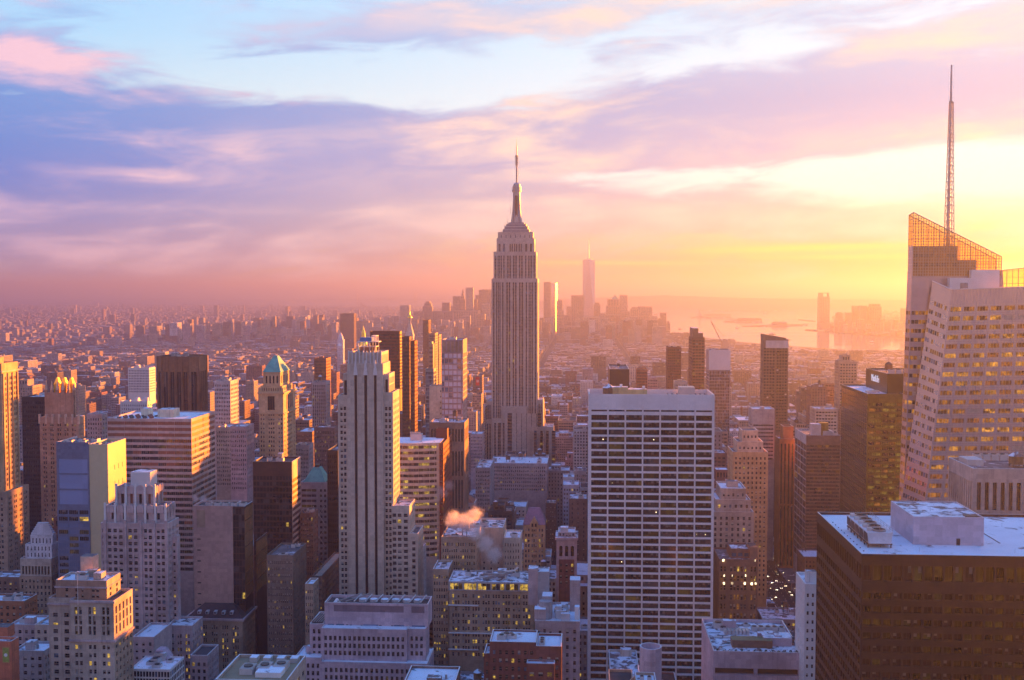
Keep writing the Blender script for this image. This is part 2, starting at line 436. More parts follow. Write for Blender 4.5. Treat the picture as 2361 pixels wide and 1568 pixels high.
class Bld:
    def __init__(s, name, label, x, y, cat='building', group=None, yb=None, z=0.0):
        s.e = bpy.data.objects.new(name, None)
        s.e.empty_display_size = 5
        COL.objects.link(s.e)
        s.e.location = (x, y, z)
        tag(s.e, label, cat, group)
        s.org = Vector((x, y, z))
        s.wins = []
        s.yb = yb
        s.fp = []
        s.lab = label
        s.winmax = 300
    def part(s, name, mb, label=None, parent=None, smooth=False):
        if not mb.f:
            return None
        o = mb.build(name, parent or s.e, s.org, smooth) if parent is None else mb.build(name, parent, s.org + parent.location, smooth)
        if label:
            o['label'] = label
        return o
    def box(s, name, x0, x1, y0, y1, z0, z1, m, top=None, bot=False, label=None, parent=None):
        mb = MB(); mb.box(x0, x1, y0, y1, z0, z1, m, top, bot)
        return s.part(name, mb, label, parent)
    # --- one wall with openings: a,b lower corners (left, right seen from outside), c,d upper corners
    def facade(s, mb, a, b, c, d, us, vs, m, rec=0.35, gl=(G_DARK,), wt=None, style='', rev=None, skip=None, span=None):
        a, b, c, d = Vector(a), Vector(b), Vector(c), Vector(d)
        n = (b - a).cross(c - a).normalized() * -rec
        def P(u, v):
            return a * ((1 - u) * (1 - v)) + b * (u * (1 - v)) + c * ((1 - u) * v) + d * (u * v)
        if not us or not vs:
            mb.face((a, b, d, c), m); return
        rv = rev or m
        sp = span or m
        pv = 0.0
        for (v0, v1) in vs:
            if v0 - pv > 1e-5:
                if span:
                    pu = 0.0
                    for (u0, u1) in us:
                        if u0 - pu > 1e-5:
                            mb.face((P(pu, pv), P(u0, pv), P(u0, v0), P(pu, v0)), m)
                        k = n * 0.55
                        mb.face((P(u0, pv) + k, P(u1, pv) + k, P(u1, v0) + k, P(u0, v0) + k), sp)
                        mb.face((P(u0, pv), P(u0, pv) + k, P(u0, v0) + k, P(u0, v0)), m)
                        mb.face((P(u1, pv) + k, P(u1, pv), P(u1, v0), P(u1, v0) + k), m)
                        pu = u1
                    if 1 - pu > 1e-5:
                        mb.face((P(pu, pv), P(1, pv), P(1, v0), P(pu, v0)), m)
                else:
                    mb.face((P(0, pv), P(1, pv), P(1, v0), P(0, v0)), m)
            pu = 0.0
            for (u0, u1) in us:
                if u0 - pu > 1e-5:
                    mb.face((P(pu, v0), P(u0, v0), P(u0, v1), P(pu, v1)), m)
                A, B, C, E = P(u0, v0), P(u1, v0), P(u0, v1), P(u1, v1)
                mb.face((A, B, B + n, A + n), rv)
                mb.face((C + n, E + n, E, C), rv)
                mb.face((A, A + n, C + n, C), rv)
                mb.face((B + n, B, E, E + n), rv)
                s.wins.append((A + n, B + n, C + n, E + n, gl, wt, style))
                pu = u1
            if 1 - pu > 1e-5:
                mb.face((P(pu, v0), P(1, v0), P(1, v1), P(pu, v1)), m)
            pv = v1
        if 1 - pv > 1e-5:
            mb.face((P(0, pv), P(1, pv), P(1, 1), P(0, 1)), m)
    def tier(s, x0, x1, y0, y1, z0, z1, m, N=None, W=None, E=None, roof=None, par=1.1, cap=None, rec=0.35, gl=(G_DARK,), wt=None, style='', rev=None, name='wall', mW=None, span=None, label=None, mN=None, pt=0.5):
        """a rectangular storey block: walls with openings on the sides one can see, a parapet and a sunk roof"""
        mb = MB()
        kw = dict(rec=rec, gl=gl, wt=wt, style=style, rev=rev, span=span)
        def one(sp, a, b, mm):
            k = dict(kw)
            us, vs = (None, None)
            if sp:
                us, vs = sp[0], sp[1]
                if len(sp) > 2: k.update(sp[2])
            if 'm' in k: mm = k.pop('m')
            s.facade(mb, (a[0], a[1], z0), (b[0], b[1], z0), (a[0], a[1], z1), (b[0], b[1], z1), us, vs, mm, **k)
        one(N, (x0, y0), (x1, y0), mN or m)
        one(W, (x1, y0), (x1, y1), mW or m)
        one(None, (x1, y1), (x0, y1), m)
        one(E, (x0, y1), (x0, y0), m)
        t = min(pt, (x1 - x0) * 0.2, (y1 - y0) * 0.2)
        cp = cap or m
        if par > 0:
            o = [(x0, y0), (x1, y0), (x1, y1), (x0, y1)]; i = [(x0 + t, y0 + t), (x1 - t, y0 + t), (x1 - t, y1 - t), (x0 + t, y1 - t)]
            for k in range(4):
                j = (k + 1) % 4
                mb.face(((*o[k], z1), (*o[j], z1), (*i[j], z1), (*i[k], z1)), cp)
                mb.face(((*i[k], z1), (*i[j], z1), (*i[j], z1 - par), (*i[k], z1 - par)), m)
        w = s.part(name, mb, label)
        rb = MB()
        if par > 0:
            rb.face(((x0 + t, y0 + t, z1 - par), (x1 - t, y0 + t, z1 - par), (x1 - t, y1 - t, z1 - par), (x0 + t, y1 - t, z1 - par)), roof or ROOF)
        else:
            rb.face(((x0, y0, z1), (x1, y0, z1), (x1, y1, z1), (x0, y1, z1)), roof or ROOF)
        s.part('roof', rb)
        s.fp.append((x0, x1, y0, y1, z1))
        return w
    # --- things fixed on roofs, parts of the building
    def tank(s, x, y, z, r=2.2, h=4.0, leg=3.0):
        mb = MB(); mb.cyl(x, y, z + leg, z + leg + h, r, r * 0.97, WOOD, 12)
        o = s.part('water_tank', mb)
        mb = MB(); mb.cyl(x, y, z + leg + h, z + leg + h + r * 0.75, r * 1.08, 0.15, SNOWY if random.random() < 0.6 else TAR, 12)
        oo = mb.build('tank_roof', o, s.org)
        mb = MB()
        for a in range(4):
            dx, dy = r * 0.7 * (1 if a & 1 else -1), r * 0.7 * (1 if a & 2 else -1)
            mb.box(x + dx - .15, x + dx + .15, y + dy - .15, y + dy + .15, z - 0.02, z + leg, DARKM)
        mb.build('tank_legs', o, s.org)
    def hut(s, x, y, z, w, d, h, m, top=None, name='roof_hut'):
        s.box(name, x - w / 2, x + w / 2, y - d / 2, y + d / 2, z - 0.05, z + h, m, top or ROOF)
    def unit(s, x, y, z, w=4.0, d=3.0, h=2.2):
        o = s.box('cooling_unit', x - w / 2, x + w / 2, y - d / 2, y + d / 2, z - 0.03, z + h, PALE, STEEL)
        mb = MB(); mb.cyl(x, y, z + h, z + h + 0.35, min(w, d) * 0.36, min(w, d) * 0.36, DARKM, 10)
        mb.build('fan', o, s.org)
    def mast(s, x, y, z, h, w=0.35, m=None, name='antenna'):
        mb = MB(); mb.cyl(x, y, z - 0.02, z + h, w / 2, w / 5, m or STEEL, 6)
        s.part(name, mb)
    def clutter(s, x0, x1, y0, y1, z, n, m, tank=0):
        rd = random
        for k in range(n):
            w, d = rd.uniform(2.0, 5.0), rd.uniform(2.0, 4.5)
            if x1 - x0 < w + 1.5 or y1 - y0 < d + 1.5: continue
            x, y = rd.uniform(x0 + w / 2 + .6, x1 - w / 2 - .6), rd.uniform(y0 + d / 2 + .6, y1 - d / 2 - .6)
            c = rd.random()
            if c < 0.45: s.unit(x, y, z, w, d, rd.uniform(1.2, 2.6))
            elif c < 0.8: s.hut(x, y, z, w * 1.2, d * 1.2, rd.uniform(2.2, 4.5), m, SNOWY)
            else:
                mb = MB(); mb.cyl(x, y, z - 0.02, z + rd.uniform(1, 2.2), 0.5, 0.5, STEEL, 8); s.part('vent', mb)
        for k in range(tank):
            if x1 - x0 > 7 and y1 - y0 > 7:
                s.tank(rd.uniform(x0 + 3, x1 - 3), rd.uniform(y0 + 3, y1 - 3), z, rd.uniform(1.8, 2.5), rd.uniform(3.2, 4.5), rd.uniform(2, 4.5))
    def done(s, obj_px=5.2, reserve=True):
        """set the panes: the largest as window objects, the others as one joined part"""
        L = []
        for wdw in s.wins:
            A, B, C, E, gl, wt_, st = wdw
            c = (A + B + C + E) / 4
            p = proj(c)
            dist = (c - EYE).length
            w, h = (B - A).length, (C - A).length
            nrm = (B - A).cross(C - A)
            f = abs(nrm.normalized().dot((c - EYE).normalized())) if nrm.length > 0 else 0
            facing = nrm.dot(EYE - c) > 0
            px = w * FPX / dist * (f if abs(nrm.x) > abs(nrm.y) else 1.0); py = h * FPX / dist
            vis = p is not None and -20 < p[0] < W0 + 20 and -20 < p[1] < H0 + 20 and facing and (s.yb is None or p[1] < s.yb + 12)
            L.append((vis, max(px, py), wdw, c))
        L.sort(key=lambda t: (not t[0], -t[1]))
        rest = MB(); nobj = 0
        for vis, sz, (A, B, C, E, gl, wt_, st), c in L:
            g = random.choices(gl, wt_)[0] if wt_ and len(wt_) == len(gl) else gl[0]
            if vis and sz >= obj_px and nobj < s.winmax:
                nobj += 1; NWIN[0] += 1
                rel = [p - c for p in (A, B, E, C)]
                key = (tuple(round(x, 2) for p in rel for x in p), g.name, st, random.randrange(6) if st else 0)
                me = WCACHE.get(key)
                if me is None:
                    mb = MB(); pane(mb, A - c, B - c, C - c, E - c, g, st)
                    me = bpy.data.meshes.new('window'); me.from_pydata(mb.v, [], mb.f)
                    for m in mb.mats: me.materials.append(m)
                    me.polygons.foreach_set('material_index', mb.mi)
                    WCACHE[key] = me
                o = bpy.data.objects.new('window', me)
                o.location = c - s.org; o.parent = s.e
                COL.objects.link(o)
            else:
                pane(rest, A, B, C, E, g, st if vis else '')
        if rest.f:
            o = s.part('window_panes', rest)
            o['kind'] = 'stuff'
        if reserve:
            for f in s.fp:
                HEROES.append((*f, s.yb, s.lab))
        s.wins = []

def pane(mb, A, B, C, E, g, st):
    n = (B - A).cross(C - A).normalized()
    if st == 'sash':            # double-hung: meeting rail and, here and there, a blind drawn part way
        k = n * 0.06
        r = random.random()
        mb.face((A, B, E, C), g)
        if r < 0.30:
            t = random.choice((0.35, 0.5, 0.62))
            mb.face((A.lerp(C, t) + k, B.lerp(E, t) + k, E + k, C + k), G_BLIND)
        else:
            mb.face((A.lerp(C, 0.47) + k, B.lerp(E, 0.47) + k, B.lerp(E, 0.54) + k, A.lerp(C, 0.54) + k), RAIL)
    elif st.startswith('mull'):  # mullions
        nn = int(st[4:].rstrip('d'))
        k = n * 0.08
        mb.face((A, B, E, C), g)
        for j in range(1, nn):
            t0, t1 = j / nn - 0.012 * 4 / nn, j / nn + 0.012 * 4 / nn
            mb.face((A.lerp(B, t0) + k, A.lerp(B, t1) + k, C.lerp(E, t1) + k, C.lerp(E, t0) + k), RAIL if not st.endswith('d') else DARKM)
        if g in (G_DARK, G_DIM, G_OLIVE, G_BROWN):
            k2 = n * 0.04
            for j in range(nn):
                if random.random() < .24:
                    u0, u1, v = j / nn, (j + 1) / nn, random.uniform(.35, .8)
                    a0, a1, c0, c1 = A.lerp(B, u0), A.lerp(B, u1), C.lerp(E, u0), C.lerp(E, u1)
                    mb.face((a0.lerp(c0, v) + k2, a1.lerp(c1, v) + k2, c1 + k2, c0 + k2), G_SHADE)
    else:
        mb.face((A, B, E, C), g)
# ------------------------------------------------------------------ water, land, hills
def sheet(name, poly, z, m, skirt=0.0):
    mb = MB()
    if skirt:
        mb.loft([(x, y, z - skirt) for x, y in poly], [(x, y, z) for x, y in poly], m, m)
    else:
        mb.face([(x, y, z) for x, y in poly], m)
    o = mb.build(name)
    tag(o, kind='structure')
    return o

def water_mat():
    m = bpy.data.materials.new('harbour_water'); m.use_nodes = True
    t = NT(m.node_tree); b = m.node_tree.nodes['Principled BSDF']
    g = m.node_tree.nodes.new('ShaderNodeNewGeometry')
    P = g.outputs['Position']
    b.inputs['Base Color'].default_value = (0.22, 0.20, 0.22, 1)
    b.inputs['Specular IOR Level'].default_value = 0.6
    t.put(b.inputs['Roughness'], t.ss(t.noise(t.vm('MULTIPLY', P, (0.0007, 0.004, 1.0)), 1.0, 4.0, 0.6), 0.35, 0.65, 0.05, 0.13))
    bn = m.node_tree.nodes.new('ShaderNodeBump'); bn.inputs['Strength'].default_value = 0.10; bn.inputs['Distance'].default_value = 3.0
    t.put(bn.inputs['Height'], t.noise(t.vm('MULTIPLY', P, (0.004, 0.012, 1.0)), 1.0, 4.0, 0.6))
    m.node_tree.links.new(bn.outputs[0], b.inputs['Normal'])
    return m
WATER = water_mat()
ASPH = pmat('street_asphalt', (0.045, 0.042, 0.045), 0.85, 0.3, 0.02)
PAVE = pmat('pavement_concrete', (0.20, 0.19, 0.19), 0.85, 0.2, 0.05, alt=(0.5, 0.52, 0.56), altf=0.62)
SUBURB = pmat('far_ground', (0.075, 0.065, 0.065), 0.9, 0.35, 0.002, alt=(0.35, 0.35, 0.38), altf=0.60)
HILL = pmat('far_hill', (0.05, 0.05, 0.05), 0.95, 0.3, 0.0006)
PARK = pmat('bare_winter_ground', (0.07, 0.055, 0.045), 0.9, 0.3, 0.01, alt=(0.5, 0.5, 0.53), altf=0.58)

MANH = [(-1400, -2500), (1750, -2500), (1750, 0), (1700, 3000), (1560, 4000), (1350, 4560), (960, 5180), (760, 5640), (560, 6600), (470, 7300), (230, 8000), (-120, 8200),
        (-560, 7700), (-1050, 7000), (-1600, 6300), (-2200, 5200), (-2100, 3900), (-1600, 2700), (-1400, 1500)]
BROOK = [(-1600, -2500), (-1600, 1500), (-1800, 2600), (-2300, 3800), (-2400, 5300), (-1950, 6300), (-1950, 7300), (-1850, 8300), (-1750, 9700), (-1000, 10300), (-1100, 12500), (-700, 13500), (-1500, 16500), (-9000, 20000), (-60000, 20000), (-60000, -2500)]
JERSEY = [(2600, -2500), (60000, -2500), (60000, 17500), (6500, 17500), (4600, 14500), (3000, 12800), (2350, 10400), (2250, 9400), (1800, 8500), (1900, 8300), (2050, 8100), (1700, 7500), (1550, 7060), (1680, 6500), (1830, 6190), (2100, 5700), (2500, 3000)]
sheet('water', [(-90000, -2500), (90000, -2500), (90000, 60000), (-90000, 60000)], -3.0, WATER)
sheet('ground_manhattan', MANH, 0.0, ASPH, 4.0)
sheet('ground_brooklyn', BROOK, 1.0, SUBURB, 5.0)
sheet('ground_new_jersey', JERSEY, 1.0, SUBURB, 5.0)
sheet('ground_uptown', [(-60000, -9000), (60000, -9000), (60000, -2504), (-60000, -2504)], -0.5, SUBURB)
def isle(name, pts, z=1.2, m=PARK):
    return sheet(name, pts, z, m, 5.0)
def px_isle(name, pts, **k):
    return isle(name, [GX(a, b) for a, b in pts], **k)
px_isle('island_liberty', [(1592, 732.4), (1640, 733.0), (1687, 731.6), (1684, 729.8), (1640, 729), (1600, 730.2)])
px_isle('island_governors', [(1668, 741.5), (1720, 742.8), (1758, 741.6), (1757, 737.5), (1720, 736), (1680, 738)])
px_isle('island_ellis', [(1711, 751.5), (1790, 752.4), (1862, 750), (1862, 747), (1800, 747.5), (1760, 749)])
px_isle('sandbar', [(1610, 715.6), (1700, 716.8), (1830, 716), (1832, 714.4), (1700, 713.8), (1620, 714.2)])

def inside(poly, x, y):
    c = False; n = len(poly); j = n - 1
    for i in range(n):
        xi, yi = poly[i]; xj, yj = poly[j]
        if (yi > y) != (yj > y) and x < (xj - xi) * (y - yi) / (yj - yi) + xi:
            c = not c
        j = i
    return c

def ridge(name, pts, depth, m=HILL, seed=0):
    """a line of hills with broken crest; pts: (px, py) of the crest, standing at the given depth"""
    rd = random.Random(seed)
    mb = MB(); lo = []; hi = []; bk = []
    n = 60
    for k in range(n + 1):
        t = k / n * (len(pts) - 1); i = min(int(t), len(pts) - 2); f = t - i
        px = pts[i][0] * (1 - f) + pts[i + 1][0] * f; py = pts[i][1] * (1 - f) + pts[i + 1][1] * f
        X, Z = XZ(px, py + rd.uniform(-0.6, 0.6), depth)
        Z = max(Z, 4)
        lo.append((X * 0.985, depth * 0.93, -4)); hi.append((X, depth, Z)); bk.append((X * 1.02, depth * 1.12, -4))
    for k in range(n):
        mb.face((lo[k], lo[k + 1], hi[k + 1], hi[k]), m)
        mb.face((hi[k], hi[k + 1], bk[k + 1], bk[k]), m)
    o = mb.build(name); tag(o, kind='structure')
ridge('hills_staten_island', [(1130, 700), (1300, 690), (1440, 684), (1530, 681), (1620, 684), (1760, 688), (1900, 690), (2080, 692)], 17500, seed=1)
ridge('hills_far_west', [(1500, 690), (1700, 687), (1900, 686), (2100, 687), (2500, 688), (2900, 688)], 27000, seed=2)
ridge('hills_far_south', [(-400, 694), (0, 692), (400, 690), (800, 692), (1200, 692), (1600, 693)], 26000, seed=3)

# city blocks: raised pavements between streets and avenues
AVES = [-2150, -1900, -1650, -1400, -1120, -900, -680, -550, -420, -285, -140, 169, 450, 730, 1010, 1290, 1570, 1750]
AW = 13.0
_pv = MB(); _pm = PAVE
for i in range(len(AVES) - 1):
    for j in range(4, 76):
        x0, x1, y0, y1 = AVES[i] + AW + 1, AVES[i + 1] - AW - 1, j * 80 + 7, j * 80 + 73
        if all(inside(MANH, x, y) for x in (x0, x1) for y in (y0, y1)) and y0 < 6400:
            _pv.box(x0, x1, y0, y1, 0.0, 0.14, _pm)
tag(_pv.build('pavement'), kind='structure')
# lane lines of the avenue one can look down into
_ln = MB(); _lm = pmat('road_paint', (0.6, 0.6, 0.56), 0.7, 0.2, 0.5)
for lane in (-7.5, -2.5, 2.5, 7.5):
    y = 700.0
    while y < 1500:
        _ln.box(169 + lane - 0.09, 169 + lane + 0.09, y, y + 3, 0.004, 0.008, _lm)
        y += 9
for j in range(9, 19):
    for k in range(10):
        _ln.box(169 - 10.5 + k * 2.2, 169 - 9.4 + k * 2.2, j * 80 + 9, j * 80 + 12, 0.004, 0.008, _lm)
tag(_ln.build('road_marking'), kind='structure')
# ------------------------------------------------------------------ named buildings, left part of the view
LIME = wall('limestone', (0.43, 0.35, 0.29))
LIMEP = wall('limestone_pink', (0.43, 0.335, 0.335))
CREAM = wall('cream_brick', (0.52, 0.43, 0.34))
TAN = wall('tan_brick', (0.36, 0.26, 0.19))
TANY = wall('ochre_brick', (0.46, 0.33, 0.19))
BROWN = wall('brown_brick', (0.21, 0.13, 0.10))
DKBRN = wall('dark_brown_cladding', (0.065, 0.036, 0.030), 0.5)
REDB = wall('red_brick', (0.25, 0.10, 0.07))
RUST = wall('rust_granite', (0.30, 0.13, 0.07))
GREYC = wall('grey_concrete', (0.33, 0.31, 0.32))
PINKST = wall('pink_stone', (0.47, 0.36, 0.37))
PURP = wall('mauve_concrete', (0.46, 0.36, 0.41))
TRAV = wall('white_travertine', (0.76, 0.68, 0.67), streak=0.12, panel=.07, var=.08)
WHT = wall('white_panel', (0.66, 0.63, 0.62), 0.45, 0.05, streak=0.08, panel=.06)
BLK = wall('black_cladding', (0.03, 0.027, 0.03), 0.35)
GREYW = wall('grey_window_wall', (0.24, 0.23, 0.25), 0.5)
GREENB = wall('dark_green_glass_frame', (0.028, 0.04, 0.026), 0.35)

def HX(l, r, y, D):
    x0, z0 = XZ(l, y, D); x1, z1 = XZ(r, y, D)
    return x0, x1, (z0 + z1) / 2
def ZY(px, py, D):
    return XZ(px, py, D)[1]
OLD = dict(gl=(G_DARK, G_DIM, G_LIT, G_BLUE), wt=(62, 30, 4, 4), style='sash')
OFF = dict(gl=(G_DARK, G_DIM, G_OLIVE), wt=(55, 20, 25))

# 1 --- orange-lit tower cut by the left edge
D = 720
xw, zt = XZ(3, 838, D); yb_ = YW(xw, 42)
b = Bld('office_tower', 'tall tan brick tower cut off by the left edge, top glowing orange', xw - 14, D, yb=1330)
zv = ZY(20, 1420, D)
z2 = ZY(20, 1132, D)
b.tier(xw - 30, xw, D, yb_, z2 - 1, zt, TANY, N=(grp(4, 2, .6, .7), rows(z2 - 1, zt, 3.7, .55, 9)), W=(grp(3, 2, .62, .66), rows(z2 - 1, zt, 3.7, .55, 9)), cap=CREAM, par=1.5, rec=.5, **OLD)
b.box('cornice', xw - 30.8, xw + .8, D - .8, yb_ + .8, zt - 6.2, zt - 5.4, CREAM)
b.tier(xw - 34, xw + 4, D - 4, YW(xw + 4, 62), zv - 30, z2, TAN, N=(grp(5, 2, .6, .7), rows(zv - 30, z2, 3.7, .5, 3, zv)), W=(grp(4, 2, .62, .66), rows(zv - 30, z2, 3.7, .5, 3, zv)), roof=SNOWY, **OLD)
b.tier(xw - 36, xw + 9, D - 8, YW(xw + 9, 62), 0, zv - 30, TAN)
for k in range(4):
    b.box('pier', xw - 0.02, xw + .7, D + 1 + k * (yb_ - D - 3) / 3, D + 2.2 + k * (yb_ - D - 3) / 3, z2, zt - 7, TANY)
b.hut(xw - 12, (D + yb_) / 2, zt - 1.5, 10, 10, 5, TANY)
b.done()

# 2 --- black slab behind
x0, x1, zt = HX(50, 102, 915, 870)
b = Bld('office_tower', 'plain black glass slab tower beside the orange-lit tower', (x0 + x1) / 2, 870, yb=1170)
b.tier(x0, x1 + 2, 870, 910, 0, zt, BLK, N=(reg(14, .7, .01), rows(0, zt, 3.8, .55, 3, ZY(70, 1240, 870))), W=(reg(10, .7), rows(0, zt, 3.8, .55, 3, ZY(70, 1240, 870))), roof=SNOWY, rec=.15, gl=(G_DARK, G_DIM), wt=(9, 1))
b.clutter(x0, x1, 872, 905, zt - 1, 3, GREYC)
b.done()

# 3 --- gothic crown tower
D = 790
x0, x1, z2 = HX(91, 181, 962, D)
yb_ = YW(x1, 192)
b = Bld('gothic_tower', 'dark tan gothic tower with gilded pinnacles round its crown', (x0 + x1) / 2, D, yb=1200)
zv = ZY(130, 1230, D)
b.tier(x0, x1, D, yb_, 0, z2, TAN, N=(grp(5, 2, .6, .62), rows(0, z2, 3.6, .55, 4, zv)), W=(grp(3, 2, .6, .62), rows(0, z2, 3.6, .55, 4, zv)), cap=CREAM, rec=.6, **OLD)
u0, u1, z3 = HX(107, 171, 905, D + 6)
b.tier(u0, u1, D + 6, yb_ - 5, z2 - 1.2, z3, TAN, N=(reg(5, .42), [(.12, .52), (.58, .85)]), W=(reg(3, .42), [(.12, .52), (.58, .85)]), cap=CREAM, rec=.8, gl=(G_DARK,), par=1.5)
for k in range(6):
    px_ = u0 + (u1 - u0) * k / 5
    mb = MB()
    mb.box(px_ - 1, px_ + 1, D + 5, D + 7, z2 - 1, z3 + 2, TAN)
    mb.loft([(px_ - 1, D + 5, z3 + 2), (px_ + 1, D + 5, z3 + 2), (px_ + 1, D + 7, z3 + 2), (px_ - 1, D + 7, z3 + 2)], [(px_ - .1, D + 5.9, z3 + 9), (px_ + .1, D + 5.9, z3 + 9), (px_ + .1, D + 6.1, z3 + 9), (px_ - .1, D + 6.1, z3 + 9)], CREAM, CREAM)
    b.part('pinnacle', mb)
for k in (0.3, 0.55, 0.8):
    cx = u0 + (u1 - u0) * k
    mb = MB()
    mb.box(cx - 2.2, cx + 2.2, D + 9, D + 13, z3 - 1.5, z3 + 6, GOLD)
    mb.loft([(cx - 2.2, D + 9, z3 + 6), (cx + 2.2, D + 9, z3 + 6), (cx + 2.2, D + 13, z3 + 6), (cx - 2.2, D + 13, z3 + 6)], [(cx - .6, D + 10, z3 + 11), (cx + .6, D + 10, z3 + 11), (cx + .6, D + 12, z3 + 11), (cx - .6, D + 12, z3 + 11)], GOLD, GOLD)
    b.part('gilded_crown', mb)
for k in range(7):
    px_ = x0 + (x1 - x0) * k / 6
    b.box('finial', px_ - .7, px_ + .7, D - .4, D + 1.0, z2 - 5, z2 + 2.2, CREAM)
b.done()

# 4 --- blue glass slab with a wall glowing yellow
D = 630
x0, x1, zt = HX(130, 248, 1024, D)
yb_ = YW(x1, 288)
xm = XZ(205, 1024, D)[0]
b = Bld('glass_office_block', 'blue glass block with white end wall, its sunlit side glowing yellow', (x0 + x1) / 2, D, yb=1315)
zv = ZY(180, 1345, D)
BLG = glass('blue_spandrel_glass', (0.12, 0.17, 0.30), 0.45, 0.3, var=0.15, cell=30)
BLG2 = glass('blue_panel_glass', (0.22, 0.28, 0.46), 0.55, 0.2, var=0.06, cell=30)
mb = MB()
b.tier(xm, x1, D, yb_, 0, zt, wall('cream_panel', (0.60, 0.49, 0.30), .4, .05, streak=.05, panel=.05), W=(reg(3, .12, .25, .1), [(v, v + .018) for v in (.60, .66, .72, .78, .84, .90)]), rec=.3, roof=ROOF, cap=WHT, par=1.8, label='white wall panels')
vs = []
z = zt - 9.0
for h in (8.5, 8.5, 8.5):
    vs.append(((z - h) / zt, z / zt)); z -= h + 1.0
top_vs = vs[::-1]
low = rows(0, z - 1.5, 4.0, .6, .5, zv)
low = [(a * (z - 1.5) / zt, c * (z - 1.5) / zt) for a, c in low]
FR = wall('blue_grey_frame', (0.15, 0.18, 0.27), 0.4, 0.08, 0.05)
mbw = MB()
b.facade(mbw, (x0, D - .3, 0), (xm, D - .3, 0), (x0, D - .3, zt), (xm, D - .3, zt), [(.07, .95)], top_vs, FR, rec=.2, gl=(BLG2,), style='')
b.part('curtain_wall', mbw)
mbw = MB()
b.facade(mbw, (x0, D - .45, zv), (xm, D - .45, zv), (x0, D - .45, z - 1.5), (xm, D - .45, z - 1.5), reg(3, .86, .02), rows(zv, z - 1.5, 4.0, .6, .3, zv), FR, rec=.12, gl=(BLG, G_DARK, G_OLIVE, G_LIT), wt=(40, 30, 26, 4), style='mull5')
b.part('curtain_wall', mbw)
mb = MB(); mb.box(x0, xm, D + .3, yb_, 0, zt, FR, ROOF); b.part('core_wall', mb)
mb = MB()
mb.box(x0, xm, D - .3, D + .3, zt - .1, zt + 1.2, FR); mb.box(x0, x0 + .6, D + .3, yb_, zt - .1, zt + 1.2, PALE)
b.part('parapet', mb)
b.fp.append((x0, xm, D, yb_, zt))
for k in range(6):
    b.unit(x0 + 6 + k * 4.2, D + 6 + (k % 2) * 7, zt + .05 if x0 + 6 + k * 4.2 < xm else zt - 1.8, 3.4, 4.6, 1.5)
b.done()

# 5 --- brown tower with fins
D = 950
x0, x1, zt = HX(356, 452, 822, D)
zv = ZY(400, 975, D)
c = (x1 - x0) * .17; dp = 34.0
b = Bld('finned_tower', 'dark brown tower with chamfered corners and vertical fins, flat top', (x0 + x1) / 2, D, yb=950)
P8 = [(x0 + c, D), (x1 - c, D), (x1, D + c), (x1, D + dp - c), (x1 - c, D + dp), (x0 + c, D + dp), (x0, D + dp - c), (x0, D + c)]
FINB = wall('brown_fin_stone', (0.20, 0.115, 0.07))
mb = MB()
for k in range(8):
    p, r_ = P8[k], P8[(k + 1) % 8]
    big = k % 2 == 0
    us = reg(4 if big else 1, .62, .02) if k in (0, 1, 2, 7) else None
    hb = (zt - 14) / zt
    b.facade(mb, (*p, 0), (*r_, 0), (*p, zt), (*r_, zt), us, [(zv / zt, hb)], FINB, rec=.9, gl=(G_DARK,), style='mull2')
mb.face([(*p, zt - 1.5) for p in P8], TAR)
b.part('wall', mb)
for k in range(8):
    mb = MB(); mb.bar((*P8[k], zt), (*P8[k], 0), 1.0, FINB); b.part('fin', mb)
for k in range(5):
    xx = x0 + c + (x1 - x0 - 2 * c) * k / 4
    b.box('fin', xx - .45, xx + .45, D - 1.0, D - .02, 0, zt + .5, FINB)
b.clutter(x0 + c, x1 - c, D + 3, D + dp - 3, zt - 1.5, 7, GREYC)
b.fp.append((x0, x1, D, D + dp, zt))
b.done()

# 6 --- wide banded office block
D = 700
x0, x1, zt = HX(247, 441, 965, D)
yb_ = YW(x1, 495)
b = Bld('banded_office_block', 'wide office block with alternating pale and glass bands, snowy blue roof', (x0 + x1) / 2, D, yb=1300)
zv = ZY(350, 1330, D)
BAND = wall('pale_pink_band', (0.46, 0.36, 0.34), streak=.1)
MECH = wall('rust_louvre_band', (0.26, 0.10, 0.055), .55, streak=.1)
vs = rows(0, zt, 3.9, .56, 1.2, zv, .52)
n = len(vs)
mb = MB()
for tri, glx, sty in ((vs[:-3], (G_DARK, G_OLIVE, G_DIM), 'mull8'), (vs[-3:], (MECH,), 'mull8')):
    lo = 0 if tri is not vs[-3:] and tri[0] == vs[0] else 0
za = (vs[-3][0] - .008) * zt
b.tier(x0, x1, D, yb_, za, zt, BAND, N=(reg(5, .985, .004), [((a * zt - za) / (zt - za), (c_ * zt - za) / (zt - za)) for a, c_ in vs[-3:]]), W=(reg(2, .98, .004), [((a * zt - za) / (zt - za), (c_ * zt - za) / (zt - za)) for a, c_ in vs[-3:]]), rec=.3, gl=(MECH,), style='mull8', roof=SNOW, cap=BAND, par=.9)
b.tier(x0, x1, D, yb_, 0, za, BAND, N=(reg(10, .985, .002), [(a * zt / za, c_ * zt / za) for a, c_ in vs[:-3]], dict(gl=(G_DARK, G_OLIVE, G_DIM, MECH), wt=(45, 25, 22, 8))), W=(reg(6, .98, .004), [(a * zt / za, c_ * zt / za) for a, c_ in vs[:-3]], dict(gl=(G_DIM, MECH), wt=(3, 2))), rec=.3, style='mull4', par=0)
HUTW = wall('penthouse_pale', (0.60, 0.55, 0.42))
def rhut(px0, px1, py0, dep, DD, m=HUTW):
    a, c_, z_ = HX(px0, px1, py0, DD)
    b.box('penthouse', a, c_, DD, DD + dep, zt - .95, z_, m, SNOWY)
rhut(325, 341, 942, 9, D + 20); rhut(363, 399, 944, 12, D + 14)
mb = MB()
